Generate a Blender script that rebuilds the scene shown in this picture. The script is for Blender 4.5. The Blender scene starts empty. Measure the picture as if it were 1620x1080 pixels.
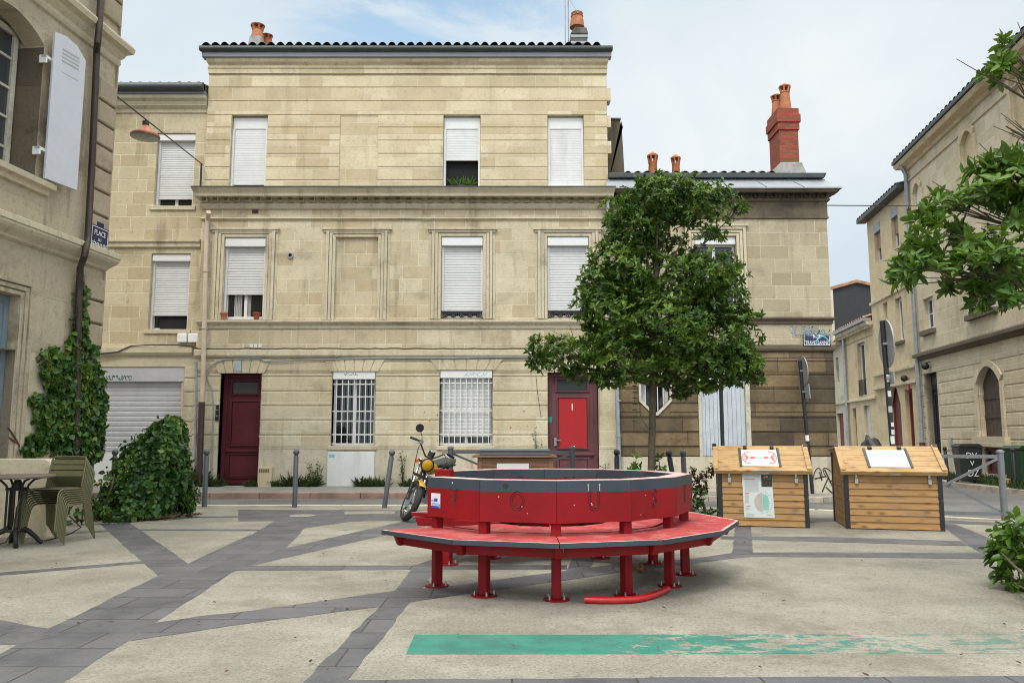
import bpy, bmesh, math, random
import numpy as np
from mathutils import Matrix, Vector, noise as mnoise
R = math.radians
random.seed(7); rng = np.random.default_rng(7)
scene = bpy.context.scene
col = scene.collection

# ------------------------------------------------------------------ camera
F_PX, H_CAM, PITCH = 1250.0, 1.2, R(6.843)
cam_d = bpy.data.cameras.new('camera'); cam = bpy.data.objects.new('camera', cam_d); col.objects.link(cam)
cam_d.sensor_width = 36.0; cam_d.lens = F_PX/1620*36; cam_d.clip_end = 2000; cam_d.clip_start = 0.05
cam.location = (0, 0, H_CAM); cam.rotation_euler = (math.pi/2+PITCH, 0, 0)
scene.camera = cam
CP, SP = math.cos(PITCH), math.sin(PITCH)
def ray(px, py):                      # survey of the site: pixel -> direction
    x = (px-810)/F_PX; y = -(py-540)/F_PX
    return Vector((x, CP-y*SP, SP+y*CP))
def G(px, py, z=0.0):                 # point on a horizontal plane
    d = ray(px, py); t = (z-H_CAM)/d.z
    return Vector((d.x*t, d.y*t, z))
def P(px, py, Y):                     # point on a frontal plane
    d = ray(px, py); t = Y/d.y
    return Vector((d.x*t, Y, H_CAM+d.z*t))
def PX(v):
    v = Vector(v)-Vector((0, 0, H_CAM)); f = v.y*CP+v.z*SP; u = -v.y*SP+v.z*CP
    return 810+F_PX*v.x/f, 540-F_PX*u/f

# ------------------------------------------------------------------ frames
ID = Matrix.Identity(4)
def frame(o, d, n):
    return Matrix(((d[0], n[0], 0, o[0]), (d[1], n[1], 0, o[1]), (0, 0, 1, o[2] if len(o) > 2 else 0), (0, 0, 0, 1)))
def front(Y): return frame((0, Y), (1, 0), (0, -1))
def FU(fr, px, py, off=0.0):          # pixel -> (u, z) on a vertical facade (off = distance in front of it)
    n = Vector((fr[0][1], fr[1][1], 0)); o = fr.to_translation()+n*off; d = Vector((fr[0][0], fr[1][0], 0))
    r = ray(px, py); c = Vector((0, 0, H_CAM)); t = n.dot(o-c)/n.dot(r); p = c+r*t
    return (p-o).dot(d), p.z
def FQ(fr, x0, x1, y0, y1):           # pixel rectangle -> u0,u1,z0,z1
    ym = (y0+y1)/2; xm = (x0+x1)/2
    ua, ub = sorted((FU(fr, x0, ym)[0], FU(fr, x1, ym)[0])); za, zb = sorted((FU(fr, xm, y0)[1], FU(fr, xm, y1)[1]))
    return ua, ub, za, zb

# ------------------------------------------------------------------ mesh builder
ORG = {}
class MB:
    def __init__(s, fr=None): s.v = []; s.f = []; s.uv = []; s.mi = []; s.fr = fr or ID; s.m = 0
    def add(s, verts, faces, mi=None, uv=None):
        b = len(s.v); loc = [Vector(v) for v in verts]
        s.v.extend([s.fr @ v for v in loc])
        for k, f in enumerate(faces):
            s.f.append([b+i for i in f]); s.mi.append(s.m if mi is None else mi)
            if uv: s.uv.append([uv[i] for i in f]); continue
            n = Vector((0, 0, 0)); p = [loc[i] for i in f]
            for i in range(len(p)):
                a, c = p[i], p[(i+1) % len(p)]
                n += Vector(((a.y-c.y)*(a.z+c.z), (a.z-c.z)*(a.x+c.x), (a.x-c.x)*(a.y+c.y)))
            ax, ay, az = abs(n.x), abs(n.y), abs(n.z)
            if ay >= ax and ay >= az: s.uv.append([(q.x, q.z) for q in p])
            elif ax >= az: s.uv.append([(q.y, q.z) for q in p])
            else: s.uv.append([(q.x, q.y) for q in p])
        return s
    def box(s, x0, x1, y0, y1, z0, z1, mi=None, skip=''):
        v = [(x0,y0,z0),(x1,y0,z0),(x1,y1,z0),(x0,y1,z0),(x0,y0,z1),(x1,y0,z1),(x1,y1,z1),(x0,y1,z1)]
        fs = {'b':(0,3,2,1),'t':(4,5,6,7),'y':(0,1,5,4),'Y':(3,7,6,2),'x':(0,4,7,3),'X':(1,2,6,5)}
        return s.add(v, [f for k, f in fs.items() if k not in skip], mi)
    def block(s, u0, u1, n0, n1, z0, z1, c=0.008, mi=None):      # raised block with chamfered front, no back
        v = [(u0,n0,z0),(u1,n0,z0),(u1,n0,z1),(u0,n0,z1),(u0,n1-c,z0),(u1,n1-c,z0),(u1,n1-c,z1),(u0,n1-c,z1),
             (u0+c,n1,z0+c),(u1-c,n1,z0+c),(u1-c,n1,z1-c),(u0+c,n1,z1-c)]
        f = [(8,9,10,11)]
        for i in range(4):
            j = (i+1) % 4; f += [(i,j,4+j,4+i),(4+i,4+j,8+j,8+i)]
        return s.add(v, f, mi)
    def prism(s, poly, n0, n1, mi=None):                         # poly in (u,z)
        k = len(poly); v = [(a,n0,b) for a,b in poly]+[(a,n1,b) for a,b in poly]
        return s.add(v, [tuple(range(k)), tuple(range(2*k-1,k-1,-1))]+[(i,(i+1)%k,k+(i+1)%k,k+i) for i in range(k)], mi)
    def slab(s, poly, z0, z1, mi=None):                          # poly in (x,y)
        k = len(poly); v = [(a,b,z0) for a,b in poly]+[(a,b,z1) for a,b in poly]
        return s.add(v, [tuple(range(k-1,-1,-1)), tuple(range(k,2*k))]+[(i,(i+1)%k,k+(i+1)%k,k+i) for i in range(k)], mi)
    def tube(s, pts, r, n=8, mi=None, caps=True, closed=False, flat=1.0):
        pts = [Vector(p) for p in pts]; k = len(pts)
        rs = r if isinstance(r, (list, tuple)) else [r]*k
        v = []; up = None
        for i, p in enumerate(pts):
            a = pts[i-1] if (i or closed) else p; b = pts[(i+1) % k] if (i < k-1 or closed) else p
            t = (b-a).normalized()
            if up is None:
                up = Vector((0,0,1)) if abs(t.z) < .9 else Vector((1,0,0))
            up = (up-t*up.dot(t)).normalized(); sd = t.cross(up)
            for j in range(n):
                q = 2*math.pi*j/n; v.append(p+(sd*math.cos(q)*flat+up*math.sin(q))*rs[i])
        f = []
        for i in range(k if closed else k-1):
            for j in range(n):
                a = i*n+j; b = i*n+(j+1) % n; c = ((i+1) % k)*n+(j+1) % n; d = ((i+1) % k)*n+j
                f.append((a,b,c,d))
        if caps and not closed: f += [tuple(range(n-1,-1,-1)), tuple(range((k-1)*n,k*n))]
        return s.add(v, f, mi)
    def lathe(s, prof, c=(0,0,0), n=16, mi=None, axis='z', cap=True):
        v = []
        for r, z in prof:
            for j in range(n):
                q = 2*math.pi*j/n; a, b = r*math.cos(q), r*math.sin(q)
                v.append((c[0]+a,c[1]+b,c[2]+z) if axis == 'z' else ((c[0]+a,c[1]+z,c[2]+b) if axis == 'y' else (c[0]+z,c[1]+a,c[2]+b)))
        f = [(i*n+j,i*n+(j+1)%n,(i+1)*n+(j+1)%n,(i+1)*n+j) for i in range(len(prof)-1) for j in range(n)]
        if cap: f += [tuple(range(n-1,-1,-1)), tuple(range((len(prof)-1)*n,len(prof)*n))]
        return s.add(v, f, mi)
    def ball(s, c, r, n=10, m=6, sx=1, sy=1, sz=1, mi=None):
        v = []; 
        for i in range(m+1):
            t = math.pi*i/m
            for j in range(n):
                q = 2*math.pi*j/n; v.append((c[0]+r*sx*math.sin(t)*math.cos(q), c[1]+r*sy*math.sin(t)*math.sin(q), c[2]-r*sz*math.cos(t)))
        return s.add(v, [(i*n+j,i*n+(j+1)%n,(i+1)*n+(j+1)%n,(i+1)*n+j) for i in range(m) for j in range(n)], mi)
    def bar(s, a, b, w, h=None, mi=None):                        # rectangular bar
        a, b = Vector(a), Vector(b); h = h or w; t = (b-a).normalized()
        up = Vector((0,0,1)) if abs(t.z) < .95 else Vector((1,0,0))
        sd = t.cross(up).normalized()*w/2; up = sd.cross(t).normalized()*h/2
        v = [a-sd-up,a+sd-up,a+sd+up,a-sd+up,b-sd-up,b+sd-up,b+sd+up,b-sd+up]
        return s.add(v, [(0,3,2,1),(4,5,6,7),(0,1,5,4),(1,2,6,5),(2,3,7,6),(3,0,4,7)], mi)
    def build(s, name, mats, parent=None, smooth=None, bevel=0, recalc=True):
        o0 = ORG.get(parent.name, Vector((0,0,0))) if parent else Vector((0,0,0))
        me = bpy.data.meshes.new(name)
        me.from_pydata([tuple(v-o0) for v in s.v], [], s.f)
        uvl = me.uv_layers.new(name='UVMap'); flat = [c for f in s.uv for p in f for c in p]
        uvl.data.foreach_set('uv', flat)
        for m in (mats if isinstance(mats, (list, tuple)) else [mats]): me.materials.append(m)
        me.polygons.foreach_set('material_index', s.mi)
        if recalc:
            bm = bmesh.new(); bm.from_mesh(me); bmesh.ops.recalc_face_normals(bm, faces=bm.faces); bm.to_mesh(me); bm.free()
        if smooth:
            me.polygons.foreach_set('use_smooth', [True]*len(me.polygons)); me.set_sharp_from_angle(angle=R(smooth))
        me.validate(); me.update()
        o = bpy.data.objects.new(name, me); col.objects.link(o)
        if parent: o.parent = parent
        ORG[o.name] = o0
        if bevel:
            b = o.modifiers.new('edge', 'BEVEL'); b.width = bevel; b.segments = 2; b.limit_method = 'ANGLE'; b.angle_limit = R(40)
        return o

def thing(name, loc, label, cat, group=None):
    o = bpy.data.objects.new(name, None); col.objects.link(o); o.empty_display_size = .2
    o.location = loc; ORG[o.name] = Vector(loc) if len(loc) == 3 else Vector((loc[0], loc[1], 0))
    tag(o, label, cat, group); return o
def tag(o, label, cat, group=None):
    o['label'] = label; o['category'] = cat
    if group: o['group'] = group
    return o
def struct(o): o['kind'] = 'structure'; return o
def copy_tree(o, parent=None):
    c = o.copy(); col.objects.link(c); ORG[c.name] = ORG.get(o.name, Vector((0,0,0)))
    if parent: c.parent = parent
    for ch in [x for x in bpy.data.objects if x.parent == o]: copy_tree(ch, c)
    return c

# ------------------------------------------------------------------ facade helpers
def facade(mb, u0, u1, z0, z1, holes, n=0.0, top=None):
    us = sorted({u0,u1} | {h[i] for h in holes for i in (0,1) if u0 < h[i] < u1})
    zs = sorted({z0,z1} | {h[i] for h in holes for i in (2,3) if z0 < h[i] < z1})
    for a, b in zip(us, us[1:]):
        for c, d in zip(zs, zs[1:]):
            um, zm = (a+b)/2, (c+d)/2
            if any(h[0] < um < h[1] and h[2] < zm < h[3] for h in holes): continue
            mb.add([(a,n,c),(b,n,c),(b,n,d),(a,n,d)], [(0,1,2,3)])
    for h in holes:
        a, b, c, d, dp = h[:5]; m = n-dp
        mb.add([(a,n,c),(a,m,c),(a,m,d),(a,n,d)], [(0,1,2,3)]); mb.add([(b,n,c),(b,m,c),(b,m,d),(b,n,d)], [(0,1,2,3)])
        mb.add([(a,n,d),(b,n,d),(b,m,d),(a,m,d)], [(0,1,2,3)]); mb.add([(a,n,c),(b,n,c),(b,m,c),(a,m,c)], [(0,1,2,3)])
        mb.add([(a,m,c),(b,m,c),(b,m,d),(a,m,d)], [(0,1,2,3)])
def courses(mb, u0, u1, lines, holes, n0, n1, gap=.018, mi=None, c=.008):
    for za, zb in zip(lines, lines[1:]):
        a0, b0 = za+gap/2, zb-gap/2
        cuts = sorted({a0,b0} | {h[i] for h in holes for i in (2,3) if a0+.02 < h[i] < b0-.02})
        for a, b in zip(cuts, cuts[1:]):
            zm = (a+b)/2; x = u0
            iv = sorted((h[0], h[1]) for h in holes if h[2] < zm < h[3])
            for p, q in iv+[(u1, u1)]:
                if p-x > .04: mb.block(x, min(p, u1), n0, n1, a, b, c, mi)
                x = max(x, q)
def body(mb, u0, u1, z0, z1, n0, depth):        # the rest of the volume behind a facade
    m = n0-depth
    mb.add([(u0,n0,z0),(u0,m,z0),(u0,m,z1),(u0,n0,z1)], [(0,1,2,3)]); mb.add([(u1,n0,z0),(u1,m,z0),(u1,m,z1),(u1,n0,z1)], [(0,1,2,3)])
    mb.add([(u0,m,z0),(u1,m,z0),(u1,m,z1),(u0,m,z1)], [(0,1,2,3)]); mb.add([(u0,n0,z1),(u1,n0,z1),(u1,m,z1),(u0,m,z1)], [(0,1,2,3)])
def moulding(mb, u0, u1, prof, mi=None, e=1.0):         # prof: list of (n,z) outline going upward; returns at both ends
    k = len(prof); v = [(u0-p[0]*e,p[0],p[1]) for p in prof]+[(u1+p[0]*e,p[0],p[1]) for p in prof]
    f = [(i,i+1,k+i+1,k+i) for i in range(k-1)]
    b = [(u0-p[0]*e,-.05,p[1]) for p in prof]+[(u1+p[0]*e,-.05,p[1]) for p in prof]
    mb.add(v, f, mi)
    for o in (0, k):
        mb.add(v[o:o+k]+b[o:o+k], [(i,i+1,k+i+1,k+i) for i in range(k-1)], mi)
    return mb
def slats(mb, u0, u1, z0, z1, n, p=.055, a=1.0):
    k = max(1, round((z1-z0)/p)); p = (z1-z0)/k; pr = []
    for i in range(k):
        z = z0+i*p; pr += [(n-.008*a,z),(n+.002*a,z+.12*p),(n+.006*a,z+.5*p),(n+.002*a,z+.88*p)]
    pr.append((n-.008, z1)); m = len(pr)
    mb.add([(u0,a,b) for a,b in pr]+[(u1,a,b) for a,b in pr], [(i,i+1,m+i+1,m+i) for i in range(m-1)])
def rectframe(mb, u0, u1, z0, z1, n0, n1, w, mi=None):
    mb.box(u0,u0+w,n0,n1,z0,z1,mi); mb.box(u1-w,u1,n0,n1,z0,z1,mi)
    mb.box(u0+w,u1-w,n0,n1,z0,z0+w,mi); mb.box(u0+w,u1-w,n0,n1,z1-w,z1,mi)
def tile_roof(mb, u0, u1, ze, ne, depth, slope, p=.215):
    k = int((u1-u0)/p); p = (u1-u0)/k; pts = []
    for i in range(k):
        for t, h in ((0,0),(.08,.0),(.2,.045),(.4,.075),(.6,.078),(.8,.05),(.92,.0)): pts.append((u0+(i+t)*p, h+random.uniform(-.006,.006)))
    pts.append((u1, 0)); m = len(pts); v = []
    rows = 6
    for j in range(rows):
        t = j/(rows-1)
        v += [(u, ne-depth*t, ze+h+depth*t*slope) for u, h in pts]
    mb.add(v, [(j*m+i,j*m+i+1,(j+1)*m+i+1,(j+1)*m+i) for j in range(rows-1) for i in range(m-1)])
    mb.add([(u0,ne,ze-.012),(u1,ne,ze-.012),(u1,ne-depth,ze-.012+depth*slope),(u0,ne-depth,ze-.012+depth*slope)], [(0,1,2,3)])
def scribble(mb, u0, u1, z0, z1, n, seed, k=8, w=.012):
    r = random.Random(seed); du = (u1-u0)/k
    for i in range(k):
        c = u0+(i+.5)*du; pts = []
        a0 = r.uniform(0, 6.28); turn = r.choice((3.5, 4.5, 5.5, -4.5)); ph = r.uniform(.6, 1.4)
        for j in range(12):
            t = j/11; a = a0+turn*t
            pts.append((c+math.cos(a)*du*.45, n, (z0+z1)/2+math.sin(a*ph)*(z1-z0)*.48))
        for p, q in zip(pts, pts[1:]):
            d = Vector(q)-Vector(p)
            if d.length < 1e-4: continue
            s = Vector((-d.z, 0, d.x)).normalized()*w/2
            p, q = Vector(p), Vector(q); e = d.normalized()*w*.3
            mb.add([p-s-e,q-s+e,q+s+e,p+s-e], [(0,1,2,3)])

_tc = {}
def text_geo(body, outline=0):
    k = (body, outline)
    if k in _tc: return _tc[k]
    c = bpy.data.curves.new('t', 'FONT'); c.body = body; c.align_x = 'CENTER'; c.align_y = 'CENTER'; c.resolution_u = 3
    if outline: c.fill_mode = 'NONE'; c.bevel_depth = outline; c.bevel_resolution = 0
    o = bpy.data.objects.new('t', c); col.objects.link(o); dg = bpy.context.evaluated_depsgraph_get(); dg.update()
    me = bpy.data.meshes.new_from_object(o.evaluated_get(dg))
    out = ([tuple(v.co) for v in me.vertices], [tuple(p.vertices) for p in me.polygons])
    bpy.data.objects.remove(o); bpy.data.curves.remove(c); bpy.data.meshes.remove(me)
    _tc[k] = out; return out
def text(mb, body, size, u, n, z, sq=1.0, outline=0, mi=None, tilt=0):
    v, f = text_geo(body, outline/size if outline else 0); ct, st = math.cos(tilt), math.sin(tilt)
    mb.add([(u+(x*sq*ct-y*st)*size, n+zz*size, z+(x*sq*st+y*ct)*size) for x,y,zz in v], f, mi)

# ------------------------------------------------------------------ leaves
def unit(a): return a/np.maximum(np.linalg.norm(a, axis=-1, keepdims=True), 1e-9)
def leaf_mesh(name, mat, parent, Pt, D, N, L, W, droop=.15, wide=.5):
    k = len(Pt); D = unit(D); S = unit(np.cross(D, N)); N = np.cross(S, D)
    L = L[:, None]; W = W[:, None]
    V = np.stack([Pt, Pt+D*L*.32+S*W*wide+N*W*.16, Pt+D*L*.72+S*W*wide*.85+N*W*.1-N*L*droop*.4, Pt+D*L-N*L*droop,
                  Pt+D*L*.72-S*W*wide*.85+N*W*.1-N*L*droop*.4, Pt+D*L*.32-S*W*wide+N*W*.16], 1).reshape(-1, 3)
    o0 = np.array(ORG[parent.name]) if parent else np.zeros(3)
    idx = np.arange(k)[:, None]*6
    Fc = np.concatenate([idx+np.array([[0,1,2,3]]), idx+np.array([[0,3,4,5]])], 1).reshape(-1, 4)
    me = bpy.data.meshes.new(name); me.from_pydata((V-o0).tolist(), [], Fc.tolist()); me.materials.append(mat)
    me.polygons.foreach_set('use_smooth', [True]*len(me.polygons)); me.update()
    o = bpy.data.objects.new(name, me); col.objects.link(o)
    if parent: o.parent = parent
    ORG[o.name] = Vector(o0); return o
def whorls(C, T, k, L0, W0):                # rosettes of leaves at twig ends
    n = len(C); T = unit(T); A = unit(np.cross(T, rng.normal(size=(n,3)))); B = np.cross(T, A)
    Pt, D, N, L, W = [], [], [], [], []
    for j in range(k):
        q = 2*math.pi*(j/k)+rng.uniform(-.5,.5,n); o = rng.uniform(.15,1.1,n)
        rad = A*np.cos(q)[:,None]+B*np.sin(q)[:,None]
        d = unit(rad+T*o[:,None]+rng.normal(size=(n,3))*.15); d[:,2] -= .08
        l = L0*rng.uniform(.65,1.2,n)
        Pt.append(C-T*(rng.uniform(0,.5,n)*L0)[:,None]); D.append(unit(d)); N.append(unit(T-rad*.3+rng.normal(size=(n,3))*.25)); L.append(l); W.append(l*W0*rng.uniform(.8,1.2,n))
    return np.concatenate(Pt), np.concatenate(D), np.concatenate(N), np.concatenate(L), np.concatenate(W)
def lobes_points(lobes, dens, gap=.0, seed=0, gscale=1.6):   # lobe: centre xyz, radii xyz
    Cs, Ts = [], []
    for (c, r) in lobes:
        c = np.array(c); r = np.array(r); n = int(dens*(r[0]*r[1]*r[2])**(2/3)*12)
        d = unit(rng.normal(size=(n,3))); s = rng.uniform(.25,1.0,n)**.45*rng.uniform(.86,1.12,n)
        p = c+d*r*s[:,None]
        if gap:
            keep = np.array([mnoise.noise(Vector(q)*gscale+Vector((seed,0,0))) > gap-.45 for q in p]); p = p[keep]; d = d[keep]
        t = unit(d/r*min(r)+np.array([0,0,.35])+rng.normal(size=d.shape)*.3); Cs.append(p); Ts.append(t)
    return np.concatenate(Cs), np.concatenate(Ts)
# ------------------------------------------------------------------ materials
def nodes(name):
    m = bpy.data.materials.new(name); m.use_nodes = True; nt = m.node_tree
    b = nt.nodes['Principled BSDF']; return m, nt, b
def N_(nt, t, **kw):
    n = nt.nodes.new(t)
    for k, v in kw.items():
        if hasattr(n, k): setattr(n, k, v)
        else: n.inputs[k.replace('_', ' ')].default_value = v
    return n
def LK(nt, a, b): nt.links.new(a, b)
def mix(nt, fac, a, b, mode='MIX'):
    n = nt.nodes.new('ShaderNodeMix'); n.data_type = 'RGBA'; n.blend_type = mode; n.clamp_factor = True
    for s, x in ((n.inputs[0], fac), (n.inputs[6], a), (n.inputs[7], b)):
        if hasattr(x, 'is_output'): nt.links.new(x, s)
        else: s.default_value = x if not isinstance(x, tuple) else (*x, 1)[:4]
    return n.outputs[2]
def ramp(nt, src, a, b, va=0.0, vb=1.0):
    n = nt.nodes.new('ShaderNodeMapRange'); n.interpolation_type = 'SMOOTHSTEP'
    nt.links.new(src, n.inputs[0]); n.inputs[1].default_value = a; n.inputs[2].default_value = b; n.inputs[3].default_value = va; n.inputs[4].default_value = vb
    return n.outputs[0]
def noise(nt, vec, scale, detail=4, rough=.55, dist=0):
    n = nt.nodes.new('ShaderNodeTexNoise'); n.inputs['Scale'].default_value = scale; n.inputs['Detail'].default_value = detail
    n.inputs['Roughness'].default_value = rough; n.inputs['Distortion'].default_value = dist
    if vec: nt.links.new(vec, n.inputs['Vector'])
    return n.outputs['Fac']
def mapping(nt, vec, loc=(0,0,0), rot=(0,0,0), sc=(1,1,1)):
    n = nt.nodes.new('ShaderNodeMapping'); nt.links.new(vec, n.inputs[0])
    n.inputs[1].default_value = loc; n.inputs[2].default_value = rot; n.inputs[3].default_value = sc; return n.outputs[0]
def math_(nt, op, a, b=0.0):
    n = nt.nodes.new('ShaderNodeMath'); n.operation = op
    for s, x in ((n.inputs[0], a), (n.inputs[1], b)):
        if hasattr(x, 'is_output'): nt.links.new(x, s)
        else: s.default_value = x
    return n.outputs[0]
def bump(nt, b, h, strength, dist=.01):
    n = nt.nodes.new('ShaderNodeBump'); n.inputs['Strength'].default_value = strength; n.inputs['Distance'].default_value = dist
    nt.links.new(h, n.inputs['Height']); nt.links.new(n.outputs[0], b.inputs['Normal'])
def sc3(c, k): return tuple(x*k for x in c)
def plain(name, c, rough=.6, metal=0.0, var=.12, scale=6.0, bmp=.0, dirt=.0, dirtc=(.08,.065,.045), spec=None, coat=0):
    m, nt, b = nodes(name); tc = N_(nt, 'ShaderNodeTexCoord').outputs['Object']
    f = noise(nt, tc, scale, 5, .6); f2 = noise(nt, tc, scale*7, 3, .6)
    f = math_(nt, 'ADD', math_(nt, 'MULTIPLY', f, .7), math_(nt, 'MULTIPLY', f2, .3))
    c_ = mix(nt, ramp(nt, f, .3, .7), sc3(c, 1-var), sc3(c, 1+var))
    if dirt:
        d = noise(nt, mapping(nt, tc, sc=(1.5,1.5,.35)), scale*.6, 6, .7); c_ = mix(nt, ramp(nt, d, .5, .75, 0, dirt), c_, dirtc)
    LK(nt, c_, b.inputs['Base Color']); b.inputs['Metallic'].default_value = metal
    LK(nt, ramp(nt, f2, .2, .8, max(.05, rough-.1), min(1, rough+.1)), b.inputs['Roughness'])
    if spec is not None: b.inputs['Specular IOR Level'].default_value = spec
    if coat: b.inputs['Coat Weight'].default_value = coat
    if bmp: bump(nt, b, f2, bmp)
    return m
def stone(name, c1, c2, mortar, bw=.62, bh=.285, zoff=0, ms=.008, stain=.5, streak=.4, dark=(.10,.075,.045), moss=.0, warm=(.55,.36,.15), wv=.4, grime=.0, var=1.0, off=.5, patch=.25):
    m, nt, b = nodes(name); uv = N_(nt, 'ShaderNodeTexCoord').outputs['UV']; ob = N_(nt, 'ShaderNodeTexCoord').outputs['Object']
    wob = N_(nt, 'ShaderNodeTexNoise'); wob.inputs['Scale'].default_value = 1.3; LK(nt, uv, wob.inputs['Vector'])
    br = N_(nt, 'ShaderNodeTexBrick', offset=off, offset_frequency=2, squash=.72, squash_frequency=3)
    LK(nt, mapping(nt, uv, (0, -zoff, 0)), br.inputs['Vector']); br.inputs['Scale'].default_value = 1
    for k, v in (('Color1', (0,0,0,1)), ('Color2', (1,1,1,1)), ('Mortar', (.5,.5,.5,1)), ('Mortar Size', ms), ('Mortar Smooth', .35), ('Bias', 0.0), ('Brick Width', bw), ('Row Height', bh)):
        br.inputs[k].default_value = v
    br2 = N_(nt, 'ShaderNodeTexBrick', offset=off, offset_frequency=2, squash=.72, squash_frequency=3)
    LK(nt, mapping(nt, uv, (bw*7, -zoff-bh*12, 0)), br2.inputs['Vector']); br2.inputs['Scale'].default_value = 1
    for k, v in (('Color1', (0,0,0,1)), ('Color2', (1,1,1,1)), ('Mortar', (0,0,0,1)), ('Mortar Size', ms), ('Bias', -.2), ('Brick Width', bw), ('Row Height', bh)):
        br2.inputs[k].default_value = v
    base = mix(nt, math_(nt, 'MULTIPLY', br.outputs['Color'], var), c1, c2)
    warmf = ramp(nt, br2.outputs['Color'], .72, .98, 0, wv)
    n1 = noise(nt, ob, 3.1, 6, .65); n2 = noise(nt, ob, 22, 5, .7); n3 = noise(nt, ob, 90, 3, .7)
    base = mix(nt, math_(nt, 'MULTIPLY', warmf, ramp(nt, n1, .25, .65)), base, warm)
    base = mix(nt, ramp(nt, n1, .3, .75, 0, .35), base, sc3(c1, .72))
    base = mix(nt, ramp(nt, noise(nt, ob, .9, 5, .6), .45, .7, 0, patch), base, sc3(c2, .62))
    base = mix(nt, br.outputs['Fac'], base, mortar)
    base = mix(nt, ramp(nt, n2, .5, .72, 0, .55), base, sc3(c1, .5))
    base = mix(nt, ramp(nt, noise(nt, ob, 8.5, 6, .72), .54, .7, 0, .5), base, sc3(c2, .6))
    st = noise(nt, mapping(nt, uv, sc=(2.6,.28,1)), 1.0, 7, .68); base = mix(nt, ramp(nt, st, .52, .72, 0, streak), base, dark)
    bl = noise(nt, mapping(nt, uv, (3.7,1.3,0), sc=(.55,.8,1)), 1.0, 7, .7); base = mix(nt, ramp(nt, bl, .52, .7, 0, stain), base, sc3(dark, 1.25))
    if grime: base = mix(nt, ramp(nt, noise(nt, uv, .45, 7, .75), .33, .6, 0, grime), base, dark)
    pit = ramp(nt, n3, .62, .74, 0, .45); base = mix(nt, pit, base, sc3(dark, 1.1))
    LK(nt, base, b.inputs['Base Color']); b.inputs['Roughness'].default_value = .88; b.inputs['Specular IOR Level'].default_value = .25
    h = math_(nt, 'ADD', math_(nt, 'MULTIPLY', n2, .6), math_(nt, 'MULTIPLY', n3, .5)); h = math_(nt, 'SUBTRACT', h, math_(nt, 'MULTIPLY', br.outputs['Fac'], .35))
    bump(nt, b, h, .8, .016); return m
def leafmat(name, cs, rough=.42, trans=.25):
    m, nt, b = nodes(name); g = N_(nt, 'ShaderNodeNewGeometry'); r = N_(nt, 'ShaderNodeValToRGB')
    LK(nt, g.outputs['Random Per Island'], r.inputs[0]); e = r.color_ramp.elements
    e[0].position = 0; e[0].color = (*cs[0],1); e[1].position = 1; e[1].color = (*cs[-1],1)
    for i, c in enumerate(cs[1:-1]): x = e.new((i+1)/(len(cs)-1)); x.color = (*c,1)
    ob = N_(nt, 'ShaderNodeTexCoord').outputs['Object']; pick = math_(nt, 'ADD', math_(nt, 'MULTIPLY', g.outputs['Random Per Island'], .62), ramp(nt, noise(nt, ob, 2.4, 3, .6), .35, .68, -.12, .42)); LK(nt, pick, r.inputs[0])
    LK(nt, r.outputs[0], b.inputs['Base Color']); b.inputs['Roughness'].default_value = rough; b.inputs['Specular IOR Level'].default_value = .4
    t = N_(nt, 'ShaderNodeBsdfTranslucent'); LK(nt, mix(nt, .5, r.outputs[0], (.16,.24,.03)), t.inputs[0])
    ms = N_(nt, 'ShaderNodeMixShader'); ms.inputs[0].default_value = trans
    LK(nt, b.outputs[0], ms.inputs[1]); LK(nt, t.outputs[0], ms.inputs[2]); LK(nt, ms.outputs[0], nt.nodes['Material Output'].inputs[0]); return m
def concrete_nodes(nt):
    ob = N_(nt, 'ShaderNodeTexCoord').outputs['Object']
    a = noise(nt, ob, 1.1, 8, .62); b_ = noise(nt, ob, 45, 4, .75); c = noise(nt, ob, 140, 2, .6); d = noise(nt, ob, .35, 5, .6)
    v = N_(nt, 'ShaderNodeTexVoronoi'); v.inputs['Scale'].default_value = 85; LK(nt, ob, v.inputs['Vector'])
    k = mix(nt, ramp(nt, a, .3, .7), (.205,.195,.166), (.315,.299,.26))
    k = mix(nt, ramp(nt, d, .4, .7, 0, .35), k, (.155,.146,.124))
    k = mix(nt, ramp(nt, v.outputs['Color'], .55, .9, 0, .35), k, (.36,.335,.27)); k = mix(nt, ramp(nt, v.outputs['Color'], .32, .12, 0, .5), k, (.13,.115,.088))
    k = mix(nt, ramp(nt, noise(nt, ob, 6.5, 6, .7), .5, .68, 0, .35), k, (.145,.13,.10)); k = mix(nt, ramp(nt, b_, .52, .70, 0, .75), k, (.115,.10,.075))
    k = mix(nt, ramp(nt, c, .6, .75, 0, .55), k, (.12,.105,.08))
    st = noise(nt, mapping(nt, ob, (5,2,0)), .8, 8, .72); k = mix(nt, ramp(nt, st, .5, .68, 0, .6), k, (.13,.115,.085))
    h = math_(nt, 'ADD', math_(nt, 'MULTIPLY', b_, .6), math_(nt, 'MULTIPLY', c, .5)); return k, h, ob
def concrete(name):
    m, nt, b = nodes(name); k, h, ob = concrete_nodes(nt); LK(nt, k, b.inputs['Base Color']); b.inputs['Roughness'].default_value = .9
    b.inputs['Specular IOR Level'].default_value = .25; bump(nt, b, h, .6, .01); return m
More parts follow.
